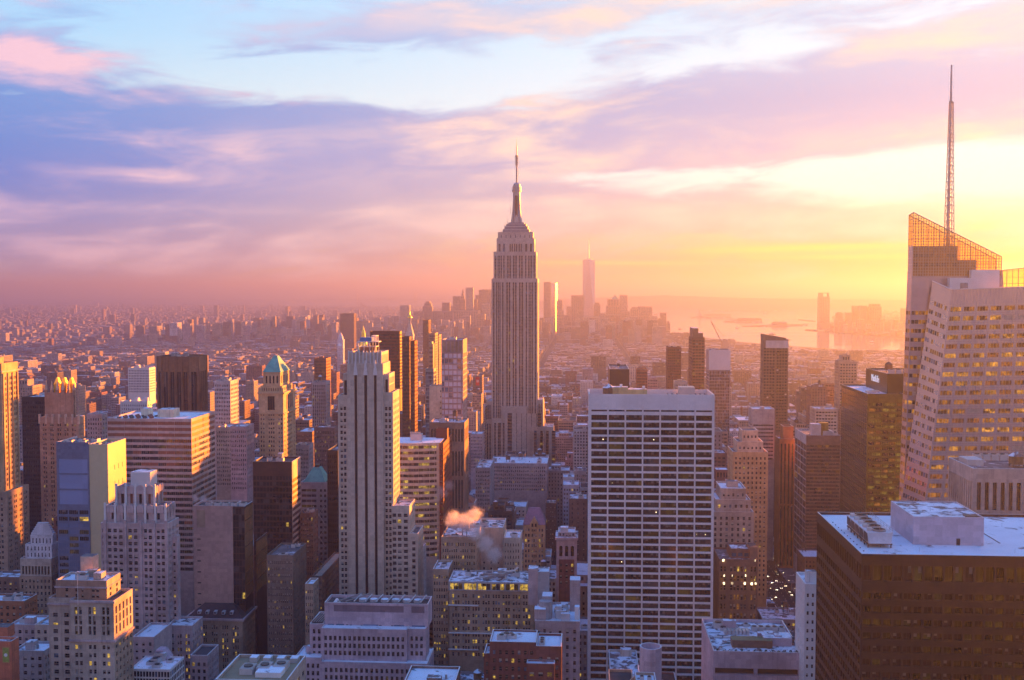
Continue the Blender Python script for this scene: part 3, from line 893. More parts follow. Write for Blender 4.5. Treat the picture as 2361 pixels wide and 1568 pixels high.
for k in range(16):
    xx = x0 + 4 + k * 1.5
    b.box('duct', xx, xx + 1.0, D + 6 + (k % 3) * 6, D + 11 + (k % 3) * 6, zt - .9, zt - .1 + (k % 2) * .5, REDB if k % 2 else DARKM)
b.done()

# 7 --- stepped art deco tower with scalloped crown
D = 570
x0, x1, z1 = HX(232, 386, 1206, D)
yb_ = YW(x1, 408)
b = Bld('art_deco_tower', 'pale mauve art deco tower with scalloped stepped crown', (x0 + x1) / 2, D, yb=1470)
zv = ZY(320, 1500, D)
NC = cat_iv([(0.0, .07, [(.35, .8)]), (.07, .36, reg(3, .62, .06)), (.38, .58, reg(2, .62, .08)), (.62, .79, reg(2, .66, .08)), (.81, .98, reg(2, .66, .08))])
b.tier(x0, x1, D, yb_, 0, z1, LIMEP, N=(NC, rows(0, z1, 3.55, .56, 2.5, zv)), W=(grp(3, 2, .7, .62), rows(0, z1, 3.55, .56, 2.5, zv)), cap=WHT, rec=.55, **OLD)
for f in (0.065, .37, .6, .8, .985):
    xx = x0 + (x1 - x0) * f
    b.box('pier', xx - .8, xx + .8, D - .9, D - .02, 0, z1 + 1.6, LIMEP)
u0, u1, z2 = HX(243, 382, 1166, D + 4)
y2 = YW(u1, 400)
b.tier(u0, u1, D + 4, y2, z1 - 1.1, z2, LIMEP, N=(reg(5, .26), [(.22, .74)]), W=(reg(3, .3), [(.22, .74)]), cap=WHT, rec=.9, gl=(G_DARK, G_DIM), wt=(3, 1))
w0, w1, z3 = HX(269, 357, 1122, D + 9)
y3 = YW(w1, 373)
b.tier(w0, w1, D + 9, y3, z2 - 1.1, z3, LIMEP, N=(reg(4, .34), [(.10, .62)]), W=(reg(2, .4), [(.1, .62)]), cap=WHT, rec=1.0, gl=(G_DARK, REDB), wt=(3, 1))
def scallop(xa, xb, yy, z, n_, r_, side=False):
    for k in range(n_):
        t = (k + .5) / n_
        mb = MB()
        ring = []
        for a in range(9):
            ang = math.pi * a / 8
            ring.append((math.cos(ang) * r_, math.sin(ang) * r_ * .9))
        cx = xa + (xb - xa) * t
        pts = [(-r_, -r_ * 1.4)] + [(p[0], p[1]) for p in reversed(ring)] + [(r_, -r_ * 1.4)]
        if side:
            f = [(yy + .0, cx + p[0], z + p[1]) for p in pts]; g_ = [(yy + .6, cx + p[0], z + p[1]) for p in pts]
        else:
            f = [(cx + p[0], yy - .6, z + p[1]) for p in pts]; g_ = [(cx + p[0], yy, z + p[1]) for p in pts]
        mb.loft(f, g_, LIMEP, LIMEP, True)
        b.part('scallop', mb)
scallop(u0, u1, D + 4 - .02, z2 - 1.2, 6, 1.9); scallop(w0, w1, D + 9 - .02, z3 - 1.0, 4, 2.1)
scallop(D + 4, y2, u1 + .02, z2 - 1.2, 3, 1.7, True); scallop(D + 9, y3, w1 + .02, z3 - 1.0, 3, 1.7, True)
for xx in [u0 + (u1 - u0) * k / 6 for k in range(7)]:
    b.box('buttress', xx - .55, xx + .55, D + 3.1, D + 3.98, z1 - 1, z2 + 1.4, WHT)
for xx in [w0 + (w1 - w0) * k / 4 for k in range(5)]:
    b.box('buttress', xx - .55, xx + .55, D + 8.0, D + 8.98, z2 - 1, z3 + 1.6, WHT)
a_, c_, z_ = HX(301, 346, 1089, D + 14)
b.box('penthouse', a_, c_, D + 14, D + 24, z3 - 1.2, z_, WHT, SNOWY)
# lower wings on the right
a_, c_, z_ = HX(386, 402, 1240, D + 2)
b.tier(x1 - .5, c_, D + 6, YW(c_, 410), 0, z_, LIMEP, N=(reg(1, .4), rows(0, z_, 3.55, .5, 3, zv)), cap=WHT, rec=.5, **OLD)
a_, c_, z_ = HX(384, 443, 1442, D - 6)
b.tier(a_, c_, D - 6, YW(c_, 461), 0, z_, LIMEP, N=(grp(3, 2, .62, .7), rows(0, z_, 3.7, .55, 4, zv - 40)), W=(reg(5, .5), rows(0, z_, 3.7, .55, 4, zv - 40)), cap=WHT, roof=SNOWY, rec=.5, gl=(G_DARK, G_DIM, G_LIT), wt=(5, 2, 3), style='sash')
a_, c_, z_ = HX(438, 478, 1511, D - 20)
b.tier(a_, c_, D - 20, YW(c_, 497), 0, z_, LIMEP, N=(reg(3, .5), rows(0, z_, 3.7, .55, 3, zv - 60)), W=(reg(6, .4), rows(0, z_, 3.7, .55, 3, zv - 60)), cap=WHT, roof=TAR, rec=.5, **OLD)
b.done()

# 8 --- blank pink wall tower with orange glass flank
D = 610
x0, xm, zt = HX(445, 536, 1166, D)
x1 = XZ(563, 1166, D)[0]
yb_ = YW(x1, 580)
b = Bld('blank_wall_tower', 'tower with blank pink front wall and orange-lit glass flank', (x0 + x1) / 2, D, yb=1385)
PKW = wall('pink_blank_wall', (0.46, 0.30, 0.26), .7, .1, .15)
AMB = glass('amber_mirror_glass', (0.55, 0.32, 0.14), 0.22, 0.6, metal=0.6, var=0.2)
b.tier(x0, xm, D, yb_, 0, zt, PKW, N=([(.09, .30)], [(.905, .98)], dict(gl=(TAN,), rec=.15)), roof=TAR, cap=PALE)
b.tier(xm + .02, x1, D + .5, yb_, 0, zt - .3, DKBRN, N=(reg(4, .9, .01), rows(0, zt, 3.8, .9, 1, ZY(540, 1400, D))), W=(reg(5, .92, .01), rows(0, zt, 7.6, .94, 1, ZY(540, 1400, D)), dict(gl=(AMB,))), rec=.08, gl=(G_DARK, G_DIM, G_LIT), wt=(80, 18, 2), cap=PALE, par=.7)
a_, c_, z_ = HX(556, 586, 1250, D + 20)
b.tier(x1 - 1, c_, D + 24, YW(c_, 613), 0, z_, DKBRN, N=(reg(4, .9, .01), rows(0, z_, 3.8, .9, 1, ZY(540, 1420, D))), W=(reg(6, .92, .01), rows(0, z_, 7.6, .94, 1, ZY(540, 1420, D)), dict(gl=(AMB,))), rec=.08, gl=(G_DARK, G_OLIVE, G_GOLD), wt=(80, 10, 10), cap=PALE, par=.7)
for k in range(5):
    b.unit(x0 + 8 + k * 5, D + 5, zt - 1.1, 3.5, 4, 2)
for k in range(8):
    z_ = zt - 20 - k * 6.4
    b.box('slot_window', x0 + 2.2, x0 + 4.2, D - .06, D + .02, z_, z_ + .7, BLK)
b.done()

# 9 --- limestone block in front
D = 470
x0, x1, z1 = HX(104, 262, 1384, D)
yb_ = YW(x1, 298)
b = Bld('limestone_office_block', 'limestone block with tall window bays and recessed penthouse, front row', (x0 + x1) / 2, D)
TANP = wall('terracotta_trim', (0.36, 0.23, 0.17))
xc = x0 + (x1 - x0) * .36
zc = ZY(200, 1475, D)
NL = [(.14, .28), (.72, .86)]
NR = grp(3, 2, .66, .62, .03)
b.tier(x0, xc, D + 3, yb_, 0, z1, LIME, N=(reg(2, .42, .05), rows(0, z1, 3.75, .52, 6)), E=(reg(3, .4), rows(0, z1, 3.75, .52, 6)), roof=TAR, cap=LIMEP, rec=.5, **OLD)
b.tier(xc + .02, x1, D, yb_, zc, z1, LIME, N=(NR, [(.12, .34), (.38, .60), (.64, .83)], dict(rec=1.0)), W=(reg(5, .5), [(.12, .34), (.38, .60), (.64, .83)], dict(rec=.9)), roof=TAR, cap=LIMEP, gl=(G_DARK, G_DIM, G_BLUE, G_LIT), wt=(50, 25, 13, 12), style='sash', par=1.3)
b.tier(xc + .02, x1, D, yb_, 0, zc - .9, LIME, N=(NR, rows(0, zc - .9, 3.75, .52, .6)), W=(reg(5, .45), rows(0, zc - .9, 3.75, .52, .6)), rec=.45, gl=(G_DARK, G_DIM, G_BLIND, G_LIT), wt=(50, 25, 8, 17), style='sash', par=0, mW=TAN)
b.box('cornice', xc - .6, x1 + .7, D - .7, yb_, zc - .88, zc - .02, LIMEP)
b.box('cornice', x0 - .5, xc, D + 2.3, D + 3.0, z1 - 3.2, z1 - 2.4, LIMEP)
b.box('cornice', xc, x1 + .6, D - .6, D - .02, z1 - 1.1, z1 - .3, LIMEP)
u0, u1, z2 = HX(128, 246, 1338, D + 5)
y2 = YW(u1, 262)
b.tier(u0, u1, D + 5, yb_ - 1, z1 - 1.3, z2, LIME, N=(cat_iv([(.15, .28, [(.3, .7)]), (.36, .62, [(.1, .25), (.55, .7)]), (.68, .92, [(.1, .35), (.45, .7)])]), [(.12, .30), (.42, .60)]), W=(reg(2, .3), [(.12, .30), (.42, .60)]), roof=SNOW, cap=PALE, mN=TANP, **OLD)
b.box('cornice', u0 - .4, u1 + .4, D + 4.5, yb_ - .8, z2 - 3.6, z2 - 2.9, LIMEP)
b.clutter(u0 + 1, u1 - 1, D + 6, yb_ - 2, z2 - 1.1, 5, LIME)
b.hut((u0 * .75 + u1 * .25), yb_ + 6, z1, 6, 6, 14, LIME)
b.mast((u0 + u1) / 2 + 1, D - .5, z1 - 2, 14, .25, WHITE, 'flagpole')
b.done()

# 10 --- little temple-topped tower
D = 640
b = Bld('temple_top_tower', 'white tower topped by columned tiers and small stepped pyramid', *XZ(90, 1283, D)[:1], D, yb=1400)
zv = ZY(90, 1440, D)
x0, x1, z1 = HX(46, 118, 1288, D); yb_ = YW(x1, 136)
b.tier(x0, x1, D, yb_, 0, z1, LIME, N=(reg(9, .6, .04), [(ZY(90, 1325, D) / z1, .95)], dict(rec=1.4)), W=(reg(5, .6, .04), [(ZY(90, 1325, D) / z1, .95)], dict(rec=1.4)), cap=WHT, roof=SNOWY)
b.tier(x0 - .4, x1 + .4, D - .4, yb_ + .4, 0, ZY(90, 1325, D) - 1, TAN, N=(reg(8, .45), rows(0, ZY(90, 1325, D) - 1, 3.8, .5, 1, zv)), W=(reg(4, .45), rows(0, ZY(90, 1325, D) - 1, 3.8, .5, 1, zv)), par=0, **OLD)
u0, u1, z2 = HX(58, 119, 1255, D + 3)
WLIME = wall('white_limestone', (0.58, 0.55, 0.58))
b.tier(u0, u1, D + 3, yb_ - 2, z1 - 1.1, z2, WLIME, N=(reg(7, .34), [(.15, .42), (.58, .85)]), W=(reg(4, .34), [(.15, .42), (.58, .85)]), cap=WHT, **OLD)
u0, u1, z3 = HX(70, 121, 1234, D + 5)
b.tier(u0, u1, D + 5, yb_ - 4, z2 - 1.1, z3, WLIME, N=(reg(6, .34), [(.2, .7)]), W=(reg(4, .34), [(.2, .7)]), cap=WHT, **OLD)
za_, zz = z3, ZY(90, 1204, D + 8)
for k in range(6):
    t = k / 6; sx = (u1 - u0) * .5 * (1 - .62 * t); sy = (yb_ - 5 - D - 6) * .5 * (1 - .62 * t); cx, cyy = (u0 + u1) / 2, (D + 6 + yb_ - 5) / 2
    b.box('pyramid_step', cx - sx, cx + sx, cyy - sy, cyy + sy, za_ + (zz - za_) * k / 6, za_ + (zz - za_) * (k + 1) / 6, WLIME, SNOW)
b.done()

# 11 --- mansard block
D = 600
x0, x1, ze = HX(424, 562, 1432, D)
yb_ = YW(x1, 588)
b = Bld('mansard_block', 'block under a dark mansard roof with small round dormers', (x0 + x1) / 2, D, yb=1568)
zv = ZY(500, 1600, D)
b.tier(x0 + 1, x1 - 1, D + 1, yb_ - 1, 0, ze, TAN, N=(grp(5, 3, .62, .6), rows(0, ze, 3.8, .6, 2, zv - 20)), W=(reg(8, .45), rows(0, ze, 3.8, .6, 2, zv - 20)), par=0, rec=.5, gl=(G_DARK, G_DIM, G_LIT), wt=(5, 3, 2), style='sash')
b.box('cornice', x0, x1, D, yb_, ze + .02, ze + 1.3, LIMEP, bot=True)
MANS = wall('dark_slate', (0.075, 0.05, 0.05), .7)
zr = ZY(500, 1392, D + 8)
mb = MB()
mb.loft([(x0 + 1, D + 1, ze + 1.3), (x1 - 1, D + 1, ze + 1.3), (x1 - 1, yb_ - 1, ze + 1.3), (x0 + 1, yb_ - 1, ze + 1.3)], [(x0 + 9, D + 9, zr), (x1 - 9, D + 9, zr), (x1 - 9, yb_ - 9, zr), (x0 + 9, yb_ - 9, zr)], MANS, TAR)
b.part('mansard_roof', mb)
for k in range(5):
    xx = x0 + 8 + k * (x1 - x0 - 16) / 4
    mb = MB(); mb.box(xx - .8, xx + .8, D + 2.2, D + 5, ze + 3.2, ze + 5.0, WLIME); mb.face([(xx - .45, D + 2.15, ze + 3.5), (xx + .45, D + 2.15, ze + 3.5), (xx + .45, D + 2.15, ze + 4.7), (xx - .45, D + 2.15, ze + 4.7)], G_DARK)
    b.part('dormer', mb)
b.box('penthouse', (x0 + x1) / 2 - 6, (x0 + x1) / 2 + 9, D + 14, D + 24, zr - .1, zr + 7, REDB, ROOF)
b.box('penthouse', (x0 + x1) / 2 - 15, (x0 + x1) / 2 - 7, D + 16, D + 26, zr - .1, zr + 11, PINKST, SNOWY)
for xx in (x0 + 12, x1 - 12):
    b.box('chimney', xx - 1, xx + 1, D + 18, D + 20, zr - .1, zr + 6, RUST)
b.done()

# 12 --- low glass-grid block with snowy roof
D = 500
x0, x1, zt = HX(300, 392, 1543, D); yb_ = 500 + 34
yb_ = YW(x1, 425, 1520)
b = Bld('grid_glass_block', 'low block with gridded glass walls and flat snowy roof, bottom edge', (x0 + x1) / 2, D)
b.tier(x0, x1, D, yb_, 0, zt, WHT, N=(reg(13, .8, .01), rows(0, zt, 3.4, .78, .8, 40)), W=(reg(9, .8, .01), rows(0, zt, 3.4, .78, .8, 40)), rec=.2, gl=(G_DIM, G_DARK, G_BLUE), wt=(5, 3, 2), roof=SNOW, cap=WHT, par=.6)
mb = MB(); mb.loft([(x0 + 5, D + 14, zt - .6), (x0 + 13, D + 14, zt - .6), (x0 + 13, D + 22, zt - .6), (x0 + 5, D + 22, zt - .6)], [(x0 + 6.5, D + 15, zt + 4), (x0 + 10, D + 15, zt + 4), (x0 + 10, D + 21, zt + 4), (x0 + 6.5, D + 21, zt + 4)], PURP, PURP)
b.part('skylight', mb)
b.unit(x0 + 15, D + 12, zt - .6, 3, 2.5, 1.2)
b.clutter(x0 + 1, x1 - 1, D + 1, yb_ - 1, zt - .6, 5, PALE)
a_, c_, z_ = HX(300, 337, 1483, D + 26)
b.tier(a_ - 3, c_, D + 36, D + 60, 0, z_, LIMEP, N=(reg(3, .4), rows(0, z_, 3.6, .5, 2, 60)), roof=SNOW, cap=WHT, **OLD)
b.done()

# 13 --- roof with white kerb at the bottom edge
zt = 112.0
x0, y0 = GX(497, 1566, zt); x1 = GX(672, 1510, zt)[0]; y1 = GX(600, 1509, zt)[1]
b = Bld('glazed_roof_block', 'low roof with thin white kerb and ventilation units at bottom edge', (x0 + x1) / 2, y0)
b.tier(x0, x1 + 6, y0, y1, 0, zt, LIME, W=(reg(4, .5), rows(0, zt, 3.8, .5, 4, 60)), roof=pmat('ochre_roof', (0.30, 0.22, 0.13), .8, .2), cap=WHT, par=1.2, **OLD)
for k in range(3):
    b.unit(x0 + 9 + k * 6, y0 + 12 + k * 2, zt - 1.2, 5, 7, 2.4)
for k in range(4):
    b.box('duct', x0 + 6 + k * 5.5, x0 + 9 + k * 5.5, y0 + 23, y0 + 27, zt - 1.2, zt + .6, PALE, SNOW)
b.box('skylight', x1 - 8, x1 + 2, y0 + 6, y0 + 14, zt - 1.2, zt + .8, WHITE, SNOW)
b.done()

# 14 --- cluster in the lower left corner
D = 455
x0, x1, zt = HX(-60, 26, 1478, D)
MUR = wall('orange_painted_wall', (0.50, 0.16, 0.09), .7, .15)
b = Bld('painted_block', 'block with orange painted wall and square green mural, bottom left corner', (x0 + x1) / 2, D)
b.tier(x0, x1, D, YW(x1, 44, 1500), 0, zt, MUR, N=(reg(4, .4), rows(0, zt, 3.6, .5, 20, 70)), roof=SNOWY, cap=PALE, **OLD)
a_, c_, z_ = HX(5, 22, 1491, D); z0_ = ZY(12, 1529, D)
mb = MB(); mb.box(a_, c_, D - .12, D - .02, z0_, z_, pmat('mural_frame', (.45, .22, .1), .7), bot=True); mo = b.part('mural', mb)
mb = MB(); mb.box(a_ + .35, c_ - .35, D - .2, D - .12, z0_ + .5, z_ - .5, pmat('mural_green', (.30, .34, .08), .7, .2, .8), bot=True); mb.build('mural_field', mo, b.org)
mb = MB(); mb.cyl(0, 0, 0, .06, .8, .8, WHITE, 12)
mb.v = [((a_ + c_) / 2 + p[0], D - .22 - p[2], (z0_ + z_) / 2 + p[1]) for p in mb.v]; mb.build('mural_flower', mo, b.org)
b.hut(x0 + 8, D + 10, zt - 1.1, 7, 6, 5, MUR)
b.done()
for (l, r, y_, DD, m_, w_, lab) in ((22, 84, 1440, 530, LIMEP, 100, 'mauve low block with snowy roof behind the green mural'), (30, 102, 1500, 500, GREYC, 104, 'grey low block with blue snowy roof beside the limestone block'),
                          (-60, 58, 1330, 640, BROWN, 64, 'dark brown brick block under the left edge tower'), (-50, 56, 1385, 560, RUST, 60, 'rusty brick block with corniced top at the left edge'),
                          (80, 128, 1440, 520, LIME, 130, 'small pale block squeezed beside the limestone block')):
    x0, x1, zt = HX(l, r, y_, DD)
    b = Bld('low_block', lab, (x0 + x1) / 2, DD)
    yb_ = min(max(YW(x1, w_ + 10), DD + 14), DD + 24)
    b.tier(x0, x1, DD, yb_, 0, zt, m_, N=(reg(int((x1 - x0) / 3.4), .45), rows(0, zt, 3.6, .5, 2, 60)), W=(reg(5, .45), rows(0, zt, 3.6, .5, 2, 60)), roof=SNOW if 'snow' in lab else SNOWY, cap=PALE, rec=.45, **OLD)
    b.clutter(x0 + 1, x1 - 1, DD + 1, yb_ - 1, zt - 1.1, 3, m_)
    b.done()

# 15 --- dark brown tower with striped orange flank
D = 690
x0, x1, zt = HX(583, 673, 1064, D); yb_ = YW(x1, 692)
b = Bld('dark_glass_tower', 'dark brown glass tower whose flank is striped orange by the sun', (x0 + x1) / 2, D, yb=1260)
zv = ZY(630, 1300, D)
STR = wall('pale_band_stone', (0.46, 0.38, 0.32), .6)
b.tier(x0, x1, D, yb_, 0, zt, DKBRN, N=(reg(12, .86, .005), rows(0, zt, 3.8, .7, 9, zv)), W=([(.03, .97)], rows(0, zt, 3.8, .55, 11, zv), dict(gl=(DKBRN,), m=STR)), mW=STR, rec=.12, gl=(G_DARK, G_DIM, G_LIT), wt=(75, 24, 1), roof=TAR, cap=PALE)
b.clutter(x0 + 2, x1 - 2, D + 2, yb_ - 2, zt - 1.1, 4, GREYC)
b.done()

# 16 --- tower under green pyramid roof
D = 850
b = Bld('pyramid_roof_tower', 'ochre stone tower under a green copper pyramid roof, flank glowing orange', XZ(630, 900, D)[0], D, yb=1070)
x0, x1, z1 = HX(597, 653, 905, D); yb_ = YW(x1, 681)
zv = ZY(630, 1090, D)
OCH = wall('ochre_stone', (0.46, 0.33, 0.20))
b.tier(x0, x1, D, yb_, 0, z1, OCH, N=(cat_iv([(0, .26, reg(2, .5, .1)), (.34, .66, reg(3, .6, .06)), (.74, 1, reg(2, .5, .1))]), rows(0, z1, 3.6, .5, 16, zv)), W=(cat_iv([(0, .2, reg(1, .5, .2)), (.25, .75, reg(4, .6, .05)), (.8, 1, reg(1, .5, .2))]), rows(0, z1, 3.6, .5, 16, zv)), cap=CREAM, rec=.5, **OLD)
mb = MB()
for k, (f0, f1) in enumerate(((.36, .45), (.455, .545), (.55, .64))):
    xx0, xx1 = x0 + (x1 - x0) * f0, x0 + (x1 - x0) * f1
    b.box('arched_bay', xx0, xx1, D - .15, D - .02, z1 - 14, z1 - 3, G_DARK)
for k in range(4):
    yy = D + (yb_ - D) * (.22 + .15 * k)
    b.box('arched_bay', x1 + .02, x1 + .15, yy, yy + (yb_ - D) * .09, z1 - 14, z1 - 3, BROWN)
b.box('cornice', x0 - 1.0, x1 + 1.0, D - 1.0, yb_ + 1, z1 - 1.2, z1 + .2, OCH, bot=True)
b.box('cornice', x0 - .8, x1 + .8, D - .8, yb_ + .8, z1 - 17.5, z1 - 16.5, OCH, bot=True)
u0, u1, z2 = HX(607, 646, 858, D + 4); y2 = YW(u1, 667)
b.tier(u0 - 2, u1 + 2, D + 2, y2 + 2, z1, z1 + 5, OCH, N=(reg(9, .4), [(.2, .7)]), W=(reg(7, .4), [(.2, .7)]), cap=CREAM, gl=(G_DARK,))
b.tier(u0, u1, D + 4, y2, z1 + 3.9, z2, OCH, N=(reg(4, .45, .08), [(.25, .75)]), W=(reg(5, .45, .05), [(.25, .75)]), cap=CREAM, gl=(G_DARK,), rec=.6, par=0)
za = ZY(636, 821, D + 10)
xm, ym = (u0 + u1) / 2, (D + 4 + y2) / 2
mb = MB()
mb.loft([(u0 - .6, D + 3.4, z2), (u1 + .6, D + 3.4, z2), (u1 + .6, y2 + .6, z2), (u0 - .6, y2 + .6, z2)], [(xm - 1.5, ym - 2.6, za), (xm + 1.5, ym - 2.6, za), (xm + 1.5, ym + 2.6, za), (xm - 1.5, ym + 2.6, za)], COPPER, COPPER)
b.part('pyramid_roof', mb)
for sx in (0, 1):
    for sy in (0, 1):
        b.box('corner_turret', (x0, x1 - 2.2)[sx], (x0 + 2.2, x1)[sx], (D, yb_ - 2.2)[sy], (D + 2.2, yb_)[sy], z1 - .9, z1 + 3.4, OCH)
b.done()

# 17 --- pale block under teal hip roof
D = 760
x0, x1, z1 = HX(693, 755, 1112, D); yb_ = YW(x1, 768)
b = Bld('teal_roof_block', 'pale stone building with teal copper hip roof beside the black slab', (x0 + x1) / 2, D, yb=1300)
zv = ZY(730, 1330, D)
b.tier(x0, x1, D, yb_, 0, z1, GREYC, N=(cat_iv([(0, .62, [(.06, .94)]), (.66, 1, reg(2, .6, .05))]), rows(0, z1, 3.8, .5, 4, zv)), W=(reg(3, .5), rows(0, z1, 3.8, .5, 4, zv)), cap=WHT, rec=.5, gl=(G_DARK, G_DIM, G_OLIVE), wt=(5, 3, 2), style='mull3')
zt = ZY(720, 1071, D + 8)
mb = MB(); u0, u1 = XZ(699, 1107, D + 2)[0], XZ(750, 1107, D + 2)[0]
mb.loft([(u0, D + 2, z1 - .2), (u1, D + 2, z1 - .2), (u1, yb_ - 2, z1 - .2), (u0, yb_ - 2, z1 - .2)], [(u0 + 6, D + 7, zt - 2), (u1 - 5, D + 7, zt - 2), (u1 - 5, yb_ - 7, zt - 2), (u0 + 6, yb_ - 7, zt - 2)], COPPER, COPPER)
b.part('hip_roof', mb)
b.box('roof_lantern', u0 + 7, u1 - 6, D + 8, yb_ - 8, zt - 2.1, zt, DARKM)
for k in range(3):
    zz = z1 - 30 - k * 16
    mb = MB(); mb.bar((x0 + 9, D - .2, zz), (x1 - 2, D - .2, zz + 13), .5, WHT, .2); mb.bar((x1 - 2, D - .45, zz), (x0 + 9, D - .45, zz + 13), .5, WHT, .2)
    b.part('brace', mb)
b.done()
# slabs and blocks around it
def simple(name, label, l, r, y_, D, w_, m, n=None, fh=3.7, frac=.5, wf=.5, yb=None, roof=ROOF, top=2.5, cap=None, mW=None, sty='sash', gl=None, wt=None, dep=None, rec=.4, clut=3, tank=0, E=None, group=None, zb=None, span=None, opx=5.2):
    x0, x1, zt = HX(l, r, y_, D)
    if w_ and w_ > r: y1 = YW(x1, w_)
    elif E is not None: y1 = YW(x0, E)
    else: y1 = D + (dep or 24)
    if dep: y1 = D + dep
    y1 = min(max(y1, D + 6), D + 70)
    b = Bld(name, label, (x0 + x1) / 2, D, yb=yb, group=group)
    zv = ZY((l + r) / 2, (yb or 1568) + 25, D)
    n = n or max(2, int((x1 - x0) / 3.6)); ns = max(2, int((y1 - D) / 3.8))
    g = dict(gl=gl, wt=wt) if gl else dict(gl=OLD['gl'], wt=OLD['wt'])
    rr = rows(0, zt, fh, frac, top, zv)
    b.tier(x0, x1, D, y1, 0, zt, m, N=(reg(n, wf, .03), rr), W=(reg(ns, wf, .04), rr) if (x0 + x1) < 60 else None, E=(reg(ns, wf, .04), rr) if (x0 + x1) > -60 else None, roof=roof, cap=cap, mW=mW, style=sty, rec=rec, span=span, **g)
    if clut or tank:
        b.clutter(x0 + 1, x1 - 1, D + 1, y1 - 1, zt - 1.1, clut, m, tank)
    b.done(opx)
    return b, x0, x1, D, y1, zt
simple('black_slab', 'narrow black slab squeezed between teal roof building and tall striped tower', 754, 779, 1038, 730, None, BLK, 5, frac=.6, wf=.7, yb=1310, dep=30, clut=0, gl=(G_DARK,), sty='', rec=.15)
simple('brick_block', 'brown brick block with dark sloping top left of the teal roof', 692, 722, 1182, 705, 731, BROWN, 6, yb=1310, clut=2)
simple('brown_tower', 'dim brown brick tower with rounded shaded top below striped flank tower', 615, 675, 1280, 600, 703, wall('dim_brown', (0.20, 0.15, 0.12)), 12, yb=1500, clut=4, wf=.4, frac=.45)
simple('brick_block', 'small tan block with snowy roof left of the mauve louvred building', 703, 722, 1346, 585, 731, TAN, 4, yb=1450, roof=SNOW, cap=WHT, clut=1)
simple('brick_block', 'long brown brick block with pale flat roof beside the tall striped tower', 719, 742, 1328, 640, 790, BROWN, 6, yb=1420, roof=pmat('beige_roof', (0.36, 0.27, 0.2), .9, .15), clut=1)
# ------------------------------------------------------------------ middle of the view
# 18 --- tall cream tower with three black stripes
D = 640
b = Bld('striped_tower', 'tall cream tower with three black vertical stripes and stepped crown', XZ(840, 900, D)[0], D, yb=1380)
x0, x1, z1 = HX(779, 906, 912, D); yb_ = YW(x1, 921)
xs0, xs1, zs = HX(800, 883, 838, D - 2)
zv = ZY(850, 1400, D)
CRM = wall('cream_limestone', (0.52, 0.43, 0.35), .8, .1, streak=.3)
WSP = dict(gl=(G_DARK, G_DIM, G_LIT, G_BLUE), wt=(66, 26, 3, 5), style='sash')
rr = rows(0, z1, 3.62, .56, 6, zv)
NL = [(.22, .46), (.56, .80)]
# left wing, central shaft, right wing
b.tier(x0, xs0, D, yb_, 0, z1, CRM, N=(NL, rr), E=(reg(6, .4), rr), cap=WHT, rec=.5, **WSP)
b.tier(xs1, x1, D, yb_, 0, z1 + 2, CRM, N=([(.12, .38), (.52, .78)], rows(0, z1 + 2, 3.62, .56, 8, zv)), W=(grp(4, 2, .72, .6, .04), rows(0, z1 + 2, 3.62, .56, 4, zv)), cap=WHT, rec=.5, **WSP)
b.tier(xs0, xs1, D - 2, yb_ - 1, 0, zs, CRM, N=([(.20, .275), (.475, .555), (.745, .82)], [(.0, ZY(840, 853, D) / zs)], dict(rec=1.1, gl=(BLK,), style='')), cap=WHT, rec=.5, **WSP)
for f in (.2375, .515, .7825):
    xx = xs0 + (xs1 - xs0) * f
    mb = MB(); mb.loft([(xx - 1.3, D - 2.5, zs - 7), (xx + 1.3, D - 2.5, zs - 7), (xx + 1.3, D - 2.02, zs - 7), (xx - 1.3, D - 2.02, zs - 7)], [(xx - .3, D - 2.5, zs + 2), (xx + .3, D - 2.5, zs + 2), (xx + .3, D - 2.02, zs + 2), (xx - .3, D - 2.02, zs + 2)], WHT, WHT)
    b.part('stripe_finial', mb)
# shoulders
a_, c_, z_ = HX(791, 799, 862, D + 1)
b.tier(a_, xs0 - .02, D + 1, yb_ - 3, z1 - 1, z_, CRM, N=([(.2, .75)], [(.08, .72)], dict(rec=.8, gl=(DARKM,))), cap=WHT)
a_, c_, z_ = HX(885, 897, 862, D + 1)
b.tier(xs1 + .02, c_, D + 1, YW(c_, 910), z1 + .9, z_, CRM, N=([(.25, .75)], [(.08, .72)], dict(rec=.8, gl=(DARKM,))), W=(reg(5, .5), [(.06, .42), (.5, .8)]), cap=WHT, gl=(G_DARK, G_DIM), wt=(2, 1))
# crown
a_, c_, z_ = HX(804, 879, 812, D + 2); yc = YW(c_, 896)
b.tier(a_, c_, D + 2, yc, zs - 1.1, z_, CRM, N=(reg(9, .12, .03), [(.1, .8)], dict(gl=(WHT,), rec=.3)), W=(reg(7, .4, .03), [(.1, .75)], dict(gl=(G_DARK, CRM), wt=(2, 1), rec=.5)), cap=WHT, roof=TAR)
for k in range(10):
    xx = a_ + (c_ - a_) * k / 9
    b.box('crown_fin', xx - .3, xx + .3, D + 1.4, D + 1.98, zs - 1, z_ + .9, WHT)
